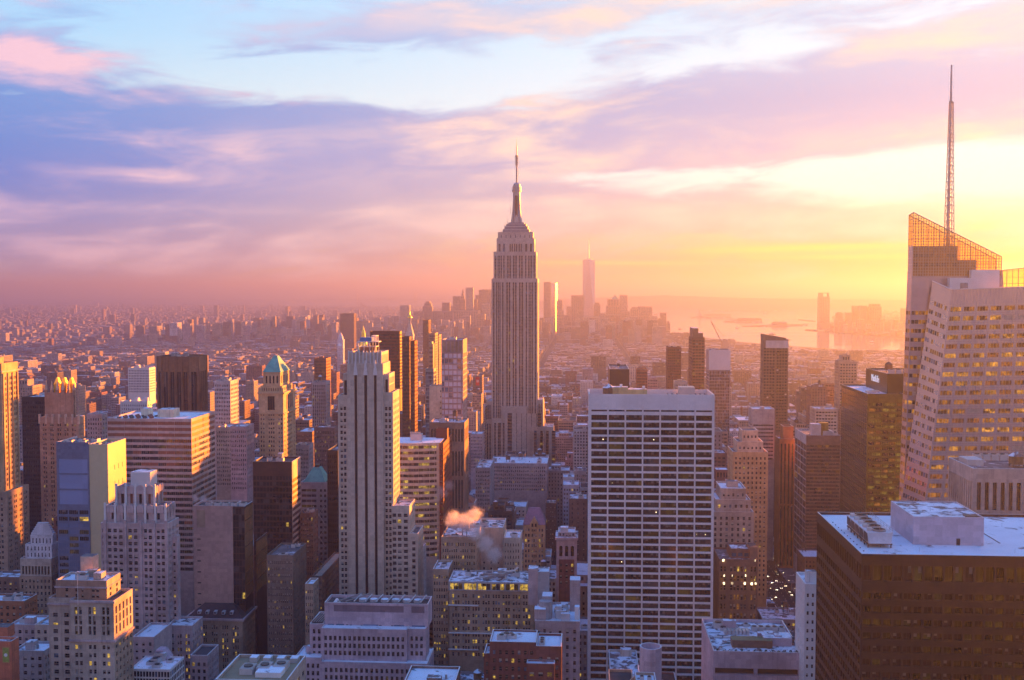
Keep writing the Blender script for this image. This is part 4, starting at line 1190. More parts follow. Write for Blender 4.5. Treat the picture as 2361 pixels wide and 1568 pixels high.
# roof frame with tank
a_, c_, z2 = HX(826, 866, 797, D + 8)
fr = MB()
for zz in (z_ - 1, z_ + 3, z_ + 6):
    for (p, r_) in (((a_, D + 8), (c_, D + 8)), ((c_, D + 8), (c_, D + 18)), ((a_, D + 8), (a_, D + 18)), ((a_, D + 18), (c_, D + 18))):
        fr.bar((*p, zz), (*r_, zz), .35, WHITE)
for xx in (a_, (a_ * 2 + c_) / 3, (a_ + 2 * c_) / 3, c_):
    for yy in (D + 8, D + 18):
        fr.bar((xx, yy, z_ - 1.2), (xx, yy, z_ + 6), .35, WHITE)
b.part('roof_frame', fr)
b.box('tank_house', a_ + .8, c_ - .8, D + 9.5, D + 17, z_ - 1.15, z_ + 2.7, BROWN, TAR)
t0, t1, zt_ = HX(830, 859, 778, D + 10)
b.box('blue_tank', t0, t1, D + 10, D + 16, z_ + 6.2, zt_, pmat('blue_tank_paint', (0.10, 0.20, 0.42), .5, .2, .3), STEEL, True)
fr = MB()
for k in range(6):
    xx = t1 - .5 + k * .55
    for (p, r_) in (((xx, D + 9.5, z_ + 6.1), (xx, D + 9.5, zt_ + 1)), ((xx, D + 9.5, zt_ + 1), (xx, D + 16.5, zt_ + 1)), ((xx, D + 16.5, zt_ + 1), (xx, D + 16.5, z_ + 6.1))):
        fr.bar(p, r_, .3, WHITE)
b.part('pipe_loop', fr)
b.box('tank_platform', t0 - 1.5, t1 + 4, D + 9, D + 17, z_ + 5.7, z_ + 6.1, WHITE, bot=True)
b.mast(c_ - 2, D + 8, z_, 8, .3); b.mast(a_ + 1, D + 6, z_ - 1, 5, .2)
# lower right wings
a_, c_, z_ = HX(911, 944, 1166, D - 4)
b.tier(x1 - .5, c_, D - 4, YW(c_, 956), 0, z_, CRM, N=([(.05, .26), (.34, .55), (.68, .9)], rows(0, z_, 3.62, .56, 4, zv)), W=(reg(5, .4), rows(0, z_, 3.62, .56, 4, zv)), cap=WHT, roof=SNOWY, rec=.5, **WSP)
a_, c_, z_ = HX(940, 962, 1232, D - 7)
b.tier(c_ - 5, c_, D - 4.5, YW(c_, 975), 0, z_, CRM, N=([(.3, .7)], rows(0, z_, 3.62, .56, 4, zv)), W=(reg(6, .42), rows(0, z_, 3.62, .56, 3, zv)), cap=WHT, rec=.5, **WSP)
b.done()

# 19 --- curved block with ribbon windows
D = 725
b = Bld('curved_ribbon_block', 'block with bowed front and ribbon windows lit yellow, snowy roof', XZ(960, 1020, D)[0], D, yb=1265)
x0, x1, zt = HX(905, 1013, 1022, D)
zv = ZY(960, 1290, D)
n = 9
arc = []
for k in range(n + 1):
    t = k / n
    arc.append((x0 + (x1 - x0) * t, D - 5.0 * math.sin(math.pi * (0.30 + 0.70 * t)) + 4))
RIB = wall('pale_ribbon_concrete', (0.46, 0.42, 0.36))
mb = MB()
rr = rows(0, zt, 3.9, .52, .8, zv, .5)
for k in range(n):
    p, r_ = arc[k], arc[k + 1]
    b.facade(mb, (*p, 0), (*r_, 0), (*p, zt), (*r_, zt), [(.03, .97)], rr, RIB, rec=.5, gl=(G_LIT, G_DARK, G_OLIVE, G_DIM), wt=(24, 34, 28, 14), style='mull3')
b.part('wall', mb)
mb = MB(); mb.loft([(*p, 0) for p in ((x1, arc[-1][1]), (x1, D + 30), (x0, D + 30), (x0, arc[0][1]))], [(*p, zt) for p in ((x1, arc[-1][1]), (x1, D + 30), (x0, D + 30), (x0, arc[0][1]))], RIB); b.part('side_wall', mb)
mb = MB(); mb.face([(*p, zt - .1) for p in arc] + [(x1, D + 30, zt - .1), (x0, D + 30, zt - .1)], SNOW); b.part('roof', mb)
b.fp.append((x0, x1, D, D + 30, zt))
b.box('penthouse', XZ(946, 1000, D + 14)[0], XZ(972, 1000, D + 14)[0], D + 14, D + 20, zt - .1, ZY(960, 1001, D + 14), PALE, STEEL)
for k in range(4): b.unit(XZ(948 + k * 6, 1000, D + 16)[0], D + 17, ZY(960, 1001, D + 14), 1.5, 1.5, 1.2)
b.done()
# brick flank of it
b, x0, x1, D, y1, zt = simple('brick_office_block', 'red-brown brick block with sunlit flank beside the bowed front', 1013, 1022, 1022, 728, 1042, wall('red_brown_brick', (0.19, 0.06, 0.04)), 3, yb=1200, clut=1)
x0, x1, zt = HX(1000, 1026, 994, 740)
b = Bld('brick_bulkhead', 'dark red brick bulkhead rising above the bowed front block', (x0 + x1) / 2, 735, yb=1020)
b.tier(x0, x1, 752, YW(x1, 1034), 0, zt, wall('red_brown_brick', ()), roof=SNOW)
b.done()

# 20 --- tall tower with blue-white panes and orange flank
D = 930
b = Bld('grid_tower', 'tall tower with pale blue window grid and orange sunlit flank', XZ(1045, 900, D)[0], D, yb=975)
x0, x1, zt = HX(1018.5, 1067.5, 783, D); yb_ = YW(x1, 1077)
zv = ZY(1045, 985, D)
MAUV = wall('mauve_pier', (0.36, 0.27, 0.27))
PANE = glass('pale_blue_pane', (0.50, 0.52, 0.66), .2, .8, var=.12)
zc = ZY(1045, 812, D)
rr = rows(0, zc, 4.9, .74, .6, zv)
b.tier(x0, x1, D, yb_, 0, zc, MAUV, N=(cat_iv([(0, .11, [(.05, .9)]), (.11, .93, reg(4, .82, .01)), (.93, 1, [(.2, .8)])]), rr, dict(gl=(PANE, G_BLUE), wt=(5, 1))), W=(reg(5, .5), rr, dict(gl=(G_DIM, G_DARK), wt=(2, 1))), rec=.45, par=0)
b.tier(x0, x1, D, yb_, zc, zt, MAUV, N=(reg(5, .7, .02), [(.0, .86)], dict(gl=(TAN,), rec=.9)), W=None, cap=CREAM, roof=SNOWY)
b.unit((x0 + x1) / 2, D + 5, zt - 1, 6, 4, 3); b.mast(x0 + 8, D + 4, zt, 12, .3)
a_, c_, z_ = HX(990, 1018, 890, D + 1)
b.tier(a_, x0 - .02, D + 1, D + 16, 0, z_, CREAM, N=([(.86, .93)], rows(0, z_, 4.9, .3, 2, zv), dict(gl=(G_DARK,))), cap=WHT)
b.done()
b = Bld('brown_office_block', 'brown block with tall dark bays in front of the blue window tower', XZ(1030, 980, 860)[0], 860, yb=1165)
x0, x1, zt = HX(990, 1071, 974, 860); yb_ = YW(x1, 1080)
rr = [(.1, .40), (.44, .70), (.80, .93)]
zv = ZY(1030, 1180, 860)
b.tier(x0, x1, 860, yb_, zv - 5, zt, wall('brown_stone', (0.24, 0.16, 0.13)), N=(reg(11, .5), rr, dict(gl=(G_DARK,), rec=.8)), W=(reg(4, .5), rr), rec=.5, roof=SNOWY, cap=CREAM)
b.tier(x0 + .5, x1 - .5, 860.5, yb_ - .5, 0, zv - 5, BROWN, par=0)
b.clutter(x0 + 1, x1 - 1, 862, yb_, zt - 1.1, 5, GREYC, 1)
b.done()

# 21, 22, 23 --- slender towers behind
simple('dark_red_slab', 'wide dark red-brown slab tower behind the cream striped tower', 853, 922, 764, 1250, 927, wall('dark_red_cladding', (0.115, 0.035, 0.028), .55), 22, frac=.6, wf=.7, yb=880, gl=(G_DARK, G_DIM), wt=(3, 1), sty='', rec=.2, clut=0)
simple('slender_tower', 'slender brown tower with bright orange edge right of the dark red slab', 927, 944, 776, 1050, 949, wall('slender_brown', (0.16, 0.09, 0.07)), 6, frac=.55, yb=990, clut=1, sty='')
simple('slender_tower', 'taller slender red-brown tower with sunlit flank beside slender brown tower', 946, 956, 786, 1030, 963, wall('slender_red', (0.20, 0.075, 0.05)), 4, frac=.5, yb=1000, clut=0, sty='')
b, x0, x1, D, y1, zt = simple('green_glass_tower', 'thin blue-green glass tower left of the blue window tower', 981, 1000, 850, 990, 1016, wall('blue_green_glass', (0.16, 0.24, 0.28), .4), 6, frac=.7, wf=.8, yb=1000, gl=(G_BLUE, G_DIM), wt=(2, 1), sty='', rec=.1, clut=0, dep=16)
b.tier(x0 + 3, x1 - 1, D + 3, y1 - 3, zt - 1.1, ZY(990, 793, 993), TAN, N=(reg(3, .5), rows(zt, ZY(990, 793, 993), 4, .5)), cap=COPPER, par=.6, roof=COPPER)
b.box('copper_cap', x0 + 4, x1 - 2, D + 4, y1 - 4, ZY(990, 793, 993) - .55, ZY(990, 788, 993), pmat('old_copper_cap', (0.20, 0.34, 0.22), .5))
b.done()
simple('sunlit_block', 'tan tower with orange flank behind the blue window tower', 988, 1003, 768, 1500, 1010, TAN, 5, yb=880, clut=0, sty='')
simple('sunlit_block', 'short orange-flanked tower at the foot of the thin glass tower', 1003, 1012, 772, 1600, 1018, TAN, 4, yb=880, clut=0, sty='')
simple('slender_tower', 'thin brown glass tower with orange side standing over the tan towers', 975, 988, 738, 2300, 994, wall('thin_brown', (0.14, 0.07, 0.05)), 4, yb=860, clut=0, sty='', frac=.7)

# clock tower with gilded cupola, gilded pyramid, white clock tower
D = 2150
b = Bld('clock_tower', 'stone campanile with steep pyramid top and gilded cupola', XZ(944, 800, D)[0], D, yb=900)
x0, x1, z1 = HX(935, 952, 775, D)
b.tier(x0, x1, D, D + 16, 0, z1, CREAM, N=(reg(5, .4), rows(0, z1, 4, .5, 4, 100)), W=(reg(5, .4), rows(0, z1, 4, .5, 4, 100)), par=0)
cx, cyy = (x0 + x1) / 2, D + 8
z2, z3, z4 = ZY(945, 747, D), ZY(945, 733, D), ZY(945, 715, D)
mb = MB(); s_ = (x1 - x0) / 2 + .8
mb.loft([(cx - s_, D - .8, z1), (cx + s_, D - .8, z1), (cx + s_, D + 16.8, z1), (cx - s_, D + 16.8, z1)], [(cx - 2.6, cyy - 2.6, z2), (cx + 2.6, cyy - 2.6, z2), (cx + 2.6, cyy + 2.6, z2), (cx - 2.6, cyy + 2.6, z2)], CREAM, CREAM); b.part('pyramid', mb)
mb = MB(); mb.cyl(cx, cyy, z2, z3, 2.6, 2.6, CREAM, 12); b.part('lantern', mb)
mb = MB()
for k in range(5):
    a0, a1 = math.pi / 2 * k / 5, math.pi / 2 * (k + 1) / 5
    mb.cyl(cx, cyy, z3 + 5.5 * math.sin(a0), z3 + 5.5 * math.sin(a1), 4.0 * math.cos(a0) + .2, 4.0 * math.cos(a1) + .2, GOLD, 14)
mb.cyl(cx, cyy, z3 + 5.5, z4 - 4, 1.2, 1.0, GOLD, 10); mb.cyl(cx, cyy, z4 - 4, z4, .7, .05, GOLD, 8); b.part('gilded_cupola', mb, smooth=False)
b.done()
D = 1900
b = Bld('gilded_pyramid_tower', 'tower with gilded pyramid spire peeping above the striped tower', XZ(834, 780, D)[0], D, yb=815)
x0, x1, z1 = HX(820, 848, 800, D)
b.tier(x0 - 8, x1 + 8, D, D + 30, 0, z1 - 10, CREAM, N=(reg(9, .4), rows(0, z1 - 10, 4, .5, 4, 80)))
cx, cyy = (x0 + x1) / 2, D + 15; s_ = (x1 - x0) / 2; zt = ZY(835, 752, D)
mb = MB()
ring = lambda r_, z: [(cx + r_ * math.cos(a * math.pi / 4 + .39), cyy + r_ * math.sin(a * math.pi / 4 + .39), z) for a in range(8)]
mb.loft(ring(s_, z1 - 10.5), ring(s_ * .36, z1 + 16), GOLD); mb.loft(ring(s_ * .36, z1 + 16), ring(s_ * .30, z1 + 24), GOLD); mb.loft(ring(s_ * .30, z1 + 24), ring(.2, zt), GOLD, GOLD)
b.part('gilded_pyramid', mb); b.done()
D = 2700
b = Bld('white_clock_tower', 'pale clock tower with lit clock face and pointed top', XZ(786, 800, D)[0], D, yb=830)
x0, x1, z1 = HX(777, 791, 783, D)
WST = wall('white_stone', (0.58, 0.55, 0.60))
b.tier(x0, x1, D, D + 17, 0, z1, WST, N=(reg(4, .35), rows(0, z1, 4.2, .5, 22, 60)), W=(reg(4, .35), rows(0, z1, 4.2, .5, 22, 60)), par=0)
mb = MB(); cx = (x0 + x1) / 2
mb.loft([(x0 + 1.5, D + 1.5, z1), (x1 - 1.5, D + 1.5, z1), (x1 - 1.5, D + 15, z1), (x0 + 1.5, D + 15, z1)], [(x0 + 3.5, D + 3.5, z1 + 9), (x1 - 3.5, D + 3.5, z1 + 9), (x1 - 3.5, D + 13, z1 + 9), (x0 + 3.5, D + 13, z1 + 9)], WST); mb.loft([(x0 + 3.5, D + 3.5, z1 + 9), (x1 - 3.5, D + 3.5, z1 + 9), (x1 - 3.5, D + 13, z1 + 9), (x0 + 3.5, D + 13, z1 + 9)], [(cx - .4, D + 8, ZY(785, 766, D)), (cx + .4, D + 8, ZY(785, 766, D)), (cx + .4, D + 9, ZY(785, 766, D)), (cx - .4, D + 9, ZY(785, 766, D))], WST, WST)
b.part('pointed_top', mb)
mb = MB(); mb.cyl(0, 0, 0, .3, 4.2, 4.2, glass('clock_face_glow', (.5, .5, .6), emit=(.55, .6, 1.0), estr=.3, var=.05, cell=50), 20)
mb.v = [(cx + p[0], D - .1 - p[2], z1 - 13 + p[1]) for p in mb.v]; b.part('clock_face', mb)
mb = MB(); mb.box(cx - .25, cx + .25, D - .6, D - .42, z1 - 13, z1 - 9.6, BLK, bot=True); mb.box(cx - .2, cx + 2.6, D - .6, D - .42, z1 - 13.2, z1 - 12.8, BLK, bot=True); b.part('clock_hand', mb)
b.done()
simple('dark_slab', 'distant dark slab tower standing alone above the low rooftops', 784, 816, 723, 4000, None, wall('far_dark_slab', (0.11, 0.06, 0.07)), 10, yb=770, clut=0, sty='', dep=40)
simple('rust_tower', 'rust red tower with sunlit flank left of the striped tower', 724, 752, 826, 1300, 763, RUST, 9, yb=900, clut=1, sty='')
simple('grey_stone_tower', 'grey stone tower with vertical piers and orange corner left of striped tower', 719, 752, 880, 1100, 762, GREYC, 7, wf=.55, yb=1010, tank=1, clut=2, sty='', span=wall('grey_spandrel', (0.2, 0.19, 0.2)))
simple('red_topped_block', 'white grid block with red brick top storeys and sunlit flank', 494, 531, 878, 950, 551, wall('white_grid', (0.50, 0.46, 0.47)), 9, wf=.6, frac=.5, yb=1010, clut=5, gl=(G_DARK, REDB), wt=(3, 1))
simple('white_grid_block', 'distant white gridded office block left of finned brown tower', 295, 344, 848, 1500, None, WHT, 13, wf=.5, frac=.6, yb=885, clut=3, dep=22, sty='')
simple('pale_block', 'pale block with dark square windows in front of banded office block', 200, 236, 955, 860, 247, GREYC, 6, yb=1010, cap=WHT, roof=SNOW, clut=1)
simple('stepped_white_block', 'low white block with arched openings behind the banded office block', 277, 340, 925, 1050, 350, WHT, 12, yb=950, clut=6, roof=SNOW, wf=.4)
simple('tan_block', 'tan stone block standing right of the banded office block', 498, 534, 985, 900, 556, LIME, 8, yb=1100, clut=2, roof=SNOWY)
simple('tan_block', 'lavender stone block beside the ochre pyramid tower', 531, 568, 983, 830, 585, PINKST, 8, yb=1110, clut=2, roof=SNOW)
simple('brick_block', 'dark block with tall windows between pyramid tower and striped tower', 684, 720, 995, 1000, 740, BROWN, 9, yb=1100, roof=SNOW, clut=2)
simple('brick_block', 'dark brown many-windowed block just left of the striped tower', 724, 772, 985, 850, 782, wall('dusky_brown', (0.14, 0.10, 0.10)), 12, yb=1060, roof=SNOWY, clut=3)
simple('tan_block', 'grey block under dark roof behind the teal roof building', 680, 712, 1026, 900, 722, GREYC, 8, yb=1110, roof=TAR, clut=2)
# ------------------------------------------------------------------ 24 the tall stepped skyscraper with its mast
D = 1300
def EX(cx, cy_): return XZ(1045.2 + cx / 4.25, 295.1 + cy_ / 4.25, D)
b = Bld('skyscraper', 'tallest grey stone skyscraper with stepped crown and antenna mast, centre of the view', XZ(1188, 900, D)[0], D, yb=1050)
b.winmax = 300
ESB = wall('grey_indiana_stone', (0.48, 0.395, 0.345), .75, .1, streak=.12)
ESP = wall('aluminium_spandrel', (0.15, 0.10, 0.09), .5, .1, streak=.1)
ALU = pmat('aluminium_mast', (0.40, 0.37, 0.38), .4, .1, .1, metal=.4)
DECK = pmat('deck_grey', (0.26, 0.22, 0.24), .6, .15, .3)
cx = XZ(1188.7, 600, D)[0]
def half(px_w): return px_w / 2 / FPX * D
zv = ZY(1188, 1075, D)
fh = 3.72
EW = dict(gl=(G_DARK, G_DIM, G_BLUE, G_LIT), wt=(60, 30, 8, 1), style='')
def esb(wl, wr, yt, ybm, dep, y0, wing_l=.29, wing_r=.71, notch=1.5, top=4.0, cap=None):
    """one stage: two wings and a set-back centre bay, ribs of stone and dark window strips"""
    x0, z1 = XZ(wl, yt, D); x1 = XZ(wr, yt, D)[0]; z0 = ZY(1188, ybm, D) if ybm else 0
    xa, xb = x0 + (x1 - x0) * wing_l, x0 + (x1 - x0) * wing_r
    rr = rows(z0, z1, fh, .56, top, zv)
    wing = cat_iv([(.08, .24, reg(1, .7, .05)), (.30, .70, reg(3, .62, .02)), (.76, .92, reg(1, .7, .05))])
    mid = cat_iv([(.04, .30, reg(2, .62, .02)), (.37, .63, reg(2, .62, .02)), (.70, .96, reg(2, .62, .02))])
    side = cat_iv([(k / 5 + .02, k / 5 + .18, reg(3, .55, .02)) for k in range(5)])
    kw = dict(span=ESP, rec=.7, **EW)
    b.tier(x0, xa, y0, y0 + dep, z0, z1, ESB, N=(wing, rr), E=(side, rr), cap=cap, par=.8, **kw)
    b.tier(xb, x1, y0, y0 + dep, z0, z1, ESB, N=(wing, rr), W=(side, rr), cap=cap, par=.8, **kw)
    b.tier(xa, xb, y0 + notch, y0 + dep - .01, z0, z1 + .01, ESB, N=(mid, rr), cap=cap, par=.8, **kw)
    return x0, x1, z1
dep0 = YW(XZ(1240, 700, D)[0], 1244.5) - D
b_dep = 44.0
esb(1133.4, 1239.5, 642, None, b_dep, D)
esb(1137.5, 1236, 580, 642.4, b_dep - 6, D + 3)
# crown block
x0, x1, z1 = HX(1145, 1232, 549, D + 6)
zb = ZY(1188, 580, D + 6)
b.tier(x0, x1, D + 6, D + 36, zb - 1, z1, ESB, N=(cat_iv([(.04, .12, [(.2, .8)]), (.15, .24, [(.2, .8)]), (.33, .44, reg(2, .6)), (.45, .56, reg(2, .6)), (.57, .68, reg(2, .6)), (.74, .83, [(.2, .8)]), (.87, .95, [(.2, .8)])]), [(.03, .60)], dict(rec=.8)), W=(reg(7, .4), [(.1, .6)]), par=.8, **EW)
x0, x1, z2 = HX(1148, 1229, 535, D + 8)
b.tier(x0, x1, D + 8, D + 34, z1 - .8, z2, ESB, N=(reg(7, .12), [(.15, .6)], dict(gl=(G_DARK,))), par=.8, roof=PALE)
# drum base rings
zc = z2
for (hw, ya, yb2, m_) in ((30.5, 535, 530, DECK), (30.9, 530, 528.5, PALE), (27, 528.5, 523, DECK), (27.5, 523, 521.5, PALE), (23, 521.5, 517, DECK), (23.5, 517, 515.8, PALE), (18.5, 515.8, 512.5, DECK)):
    h = half(hw * 2); cyy = D + 21; zA, zB = ZY(1188, ya, D + 10), ZY(1188, yb2, D + 10)
    b.box('observation_deck', cx - h, cx + h, cyy - h * .8, cyy + h * .8, zc - .8 if ya == 535 else zA, zB, m_)
    zc = zB
for k in range(22):
    h = half(61); xx = cx - h + 2 * h * k / 21
    b.box('deck_rail', xx - .2, xx + .2, D + 21 - h * .8 - .5, D + 21 - h * .8 - .05, z2 - .8, z2 + 2.2, PALE)
cyy = D + 21
zs0, zs1 = zc, ZY(1188.7, 441, D + 15)
# fluted mast shaft with four flaring wings
mb = MB(); r1, r0 = half(18), half(24)
ring = lambda r_, z, n=16, ph=0: [(cx + r_ * math.cos(2 * math.pi * a / n + ph), cyy + r_ * math.sin(2 * math.pi * a / n + ph), z) for a in range(n)]
mb.loft(ring(r0, zs0 - .1), ring(r1, zs0 + 18), ALU); mb.loft(ring(r1, zs0 + 18), ring(r1 * .95, zs1), ALU, ALU); b.part('mast_shaft', mb)
for a in range(4):
    ang = math.pi / 4 + a * math.pi / 2
    ux, uy = math.cos(ang), math.sin(ang); vx, vy = -uy, ux
    prof = [(0, zs0 - .1), (half(34), zs0 - .1), (half(27), zs0 + 8), (half(22.5), zs0 + 16), (half(20), zs0 + 28), (half(19.5), zs1 - 3), (0, zs1 - 3)]
    for sgn in (1,):
        f = [(cx + ux * r_ + vx * 1.0, cyy + uy * r_ + vy * 1.0, z) for r_, z in prof]; g_ = [(cx + ux * r_ - vx * 1.0, cyy + uy * r_ - vy * 1.0, z) for r_, z in prof]
        mb = MB(); mb.loft(f, g_, ALU, ALU, True); b.part('mast_wing', mb)
mb = MB(); mb.box(cx - half(6), cx + half(6), cyy - r1 - .7, cyy - r1 * .6, zs0 + 2, zs1 - 5, wall('mast_window_strip', (0.16, 0.075, 0.06), .3)); b.part('mast_window', mb)
mb = MB()
for (r_, za, zb2) in ((22.5, 441, 437), (19, 437, 433), (21.5, 433, 430.5), (16.5, 430.5, 425)):
    mb.cyl(cx, cyy, ZY(1188, za, D + 15), ZY(1188, zb2, D + 15), half(r_), half(r_), ALU, 18)
b.part('mast_gallery', mb)
mb = MB(); zd = ZY(1188, 425, D + 15)
for k in range(4):
    a0, a1 = math.pi / 2 * k / 4, math.pi / 2 * (k + 1) / 4
    mb.cyl(cx, cyy, zd + 2.6 * math.sin(a0), zd + 2.6 * math.sin(a1), half(14) * math.cos(a0) + .3, half(14) * math.cos(a1) + .3, ALU, 16)
b.part('mast_dome', mb)
zA, zB, zC = zd + 2.4, ZY(1188.7, 357, D + 15), ZY(1188.7, 316, D + 15)
mb = MB(); w = half(3.2)
for sx in (-1, 1):
    for sy in (-1, 1):
        mb.bar((cx + sx * w, cyy + sy * w, zA), (cx + sx * w * .8, cyy + sy * w * .8, zB), .35, PALE)
n = 14
for k in range(n):
    za, zb2 = zA + (zB - zA) * k / n, zA + (zB - zA) * (k + 1) / n
    for sx in (-1, 1):
        mb.bar((cx + sx * w, cyy - w, za), (cx - sx * w, cyy - w, zb2), .25, PALE)
        mb.bar((cx + sx * w, cyy - w, za), (cx + sx * w, cyy + w, zb2), .25, PALE)
    mb.bar((cx - w, cyy - w, zb2), (cx + w, cyy - w, zb2), .22, PALE)
mb.cyl(cx, cyy, zA, zB, .75, .7, PALE, 8)
mb.box(cx - 1.6, cx + 1.6, cyy - 1.6, cyy + 1.6, zB - .6, zB + .1, PALE, bot=True)
for k in range(5):
    zz = zB - 2 - k * 2.4
    mb.box(cx - 2.3, cx + 2.3, cyy - .3, cyy + .3, zz - .3, zz + .3, STEEL, bot=True); mb.box(cx - 1.9, cx + 1.9, cyy - 1.9, cyy + 1.9, zz + .8, zz + 1.1, STEEL, bot=True)
mb.bar((cx + 2.6, cyy, zA + (zB - zA) * .24), (cx + 2.6, cyy, zA + (zB - zA) * .50), .5, PALE); mb.bar((cx + 2.6, cyy, zA + (zB - zA) * .25), (cx, cyy, zA + (zB - zA) * .25), .3, PALE)
mb.cyl(cx, cyy, zB, zB + (zC - zB) * .55, .75, .6, PALE, 8); mb.cyl(cx, cyy, zB + (zC - zB) * .55, zC, .35, .12, PALE, 8)
b.part('antenna', mb)
for (dx, hh, zz) in ((-14, 5, zs0 - 4), (14, 5, zs0 - 4), (-11, 7, zs0), (11.5, 6, zs0), (-7.2, 9, zs0 + 12), (-18, 4, z2), (18, 4, z2), (16.5, 7, z2)):
    b.mast(cx + dx, cyy - 4, zz - 1.2, hh, .5)
# lower stages
def low(wl, wr, yt, y0, y1, top=4):
    x0, x1, z1 = HX(wl, wr, yt, y0)
    rr = rows(0, z1, fh, .56, top, zv); n = max(1, int((x1 - x0) / 5.2))
    iv = cat_iv([(k / n + .05, k / n + .95, reg(2, .5, .1)) for k in range(n)])
    ns = max(2, int((y1 - y0) / 5)); sd = cat_iv([(k / ns + .04, k / ns + .96, reg(2, .5, .1)) for k in range(ns)])
    b.tier(x0, x1, y0, y1, 0, z1, ESB, N=(iv, rr), W=(sd, rr), E=(sd, rr), span=ESP, rec=.6, cap=PALE, roof=SNOWY, **EW)
low(1121.5, 1133.6, 925, D + 4, D + 40)
low(1157, 1214, 938, D - 6, D - .05, 7)
low(1239.4, 1251.5, 922, D + 4, D + 40)
low(1119, 1135, 968, D - 4, D + 3.9)
low(1222, 1262, 984, D - 8, D - .05)
low(1254, 1275, 984, D - 6, D + 30)
low(1134, 1157, 966, D - 7, D - .05)
b.done()

# 26 --- white slab with dark ribbon bays
D = 580
x0, x1, zt = HX(1357, 1648, 909.5, D)
b = Bld('white_grid_tower', 'broad white stone slab tower with seven columns of dark window bays', (x0 + x1) / 2, D)
zs = ZY(1500, 957, D)                        # underside of the blank attic
vs = []
z = ZY(1500, 937.5, D)
DKW = (G_DARK, G_OLIVE, G_DIM)
y1 = D + 31
bay0, bay1 = (1362 - 1357) / (1648 - 1357), (1644 - 1357) / (1648 - 1357)
us = cat_iv([(bay0 + (bay1 - bay0) * k / 7, bay0 + (bay1 - bay0) * (k + 1) / 7, [(.045, .955)]) for k in range(7)])
fh = 16.85 / FPX * D
top1 = ZY(1500, 945.5, D); top2 = ZY(1500, 949.5, D)
vs = [(top2 / zt, top1 / zt)]
z = ZY(1500, 957.5, D)
while z - fh > 8:
    vs.append(((z - fh * .72) / zt, z / zt)); z -= fh
vs = sorted(vs)
glW = dict(gl=(G_DARK, G_OLIVE, G_DIM, G_BROWN), wt=(50, 14, 12, 24), style='mull6d')
b.tier(x0, x1, D, y1, 0, zt, TRAV, N=(us, vs), W=([(.05, .95)], vs), E=([(.05, .95)], vs), rec=.55, roof=ROOF, cap=PALE, par=6.0, pt=.7, **glW)
for k in range(8):
    f = bay0 + (bay1 - bay0) * k / 7
    xx = x0 + (x1 - x0) * f
    b.box('mullion_rib', xx - .13, xx + .13, D - .25, D - .02, 0, zt - .2, TRAV)
zr = zt - 6.0
b.tank(XZ(1403, 893, D + 22)[0], D + 22, zr, 3.2, 4.5, 3.0)
a_, c_, z_ = HX(1411, 1448, 895, D + 20); b.box('penthouse', a_, c_, D + 20, D + 28, zr - .05, z_ + .5, wall('yellow_brick_hut', (.45, .38, .2)), SNOWY)
a_, c_, z_ = HX(1448, 1492, 898, D + 20); b.box('penthouse', a_, c_, D + 20, D + 28, zr - .05, z_, wall('yellow_brick_hut', ()), SNOWY)
a_, c_, z_ = HX(1566, 1602, 893, D + 18); b.box('cooling_tower', a_, c_, D + 18, D + 27, zr - .05, z_, PALE, STEEL)
b.box('roof_unit', XZ(1429, 885, D + 24)[0], XZ(1435, 885, D + 24)[0], D + 23, D + 25, zr, ZY(1430, 886, D + 24), WHITE); b.box('roof_unit', XZ(1481, 888, D + 24)[0], XZ(1487, 888, D + 24)[0], D + 23, D + 25, zr, ZY(1480, 890, D + 24), WHITE)
fr = MB()
for k in range(9):
    xx = XZ(1545 + k * 11, 900, D + 8)[0]; fr.bar((xx, D + 4, zr + 4), (xx, D + 27, zr + 4), .5, DARKM)
b.part('roof_beam', fr)
# sparse ceiling lights behind the glass
rd = random.Random(3)
for k in range(9):
    kx = rd.uniform(.06, .94); row = rd.choice([3, 4, 9, 10, 11, 12, 13, 16, 20])
    z_ = zt - (zt - ZY(1500, 957.5, D)) - row * fh - fh * (.35 + .1 * rd.random())
    b.box('lamp', x0 + (x1 - x0) * kx - .22, x0 + (x1 - x0) * kx + .22, D + .40, D + .54, z_, z_ + .35, BULB)
b.done()

# 27 --- behind it
simple('finned_black_block', 'black block with white vertical fins just behind white slab roof', 1406, 1451, 851, 1100, None, BLK, 4, frac=.995, wf=.93, yb=895, E=1385, cap=WHT, roof=ROOF, gl=(G_DARK, DKBRN), wt=(1, 1), sty='', fh=40, top=9, clut=4)
b, x0, x1, D, y1, zt = simple('brown_tower', 'slim brown tower with banded windows and stepped top behind white slab', 1596, 1625, 778, 1350, None, wall('cocoa_cladding', (0.15, 0.085, 0.07)), 4, frac=.5, wf=.8, yb=895, E=1587, sty='', clut=0)
b.box('top_box', x0 + 1, (x0 + x1) / 2, D + 2, y1 - 2, zt - 1, ZY(1605, 757, D), BROWN, SNOWY); b.box('top_box', (x0 + x1) / 2 + .02, x1 - 2, D + 2, y1 - 2, zt - 1, ZY(1605, 768, D), BROWN, SNOWY)
b, x0, x1, D, y1, zt = simple('glass_tower', 'grey glass tower with blank white top band right of slim brown tower', 1635, 1684, 807, 1250, None, GREYW, 12, frac=.8, wf=.8, yb=1000, sty='', top=24, gl=(G_DIM, G_BLUE, G_DARK), wt=(4, 2, 3), rec=.1, clut=3, dep=30, cap=WHT)
b.box('top_band', x0 - .3, x1 + .3, D - .3, D - .02, zt - 23, zt + .3, WHT)
simple('dark_brown_tower', 'dark red-brown tower with pale window column behind white slab', 1539, 1571, 800, 1500, None, wall('dusk_brown', (0.13, 0.06, 0.05)), 7, frac=.5, wf=.6, yb=895, sty='', clut=2, dep=26)
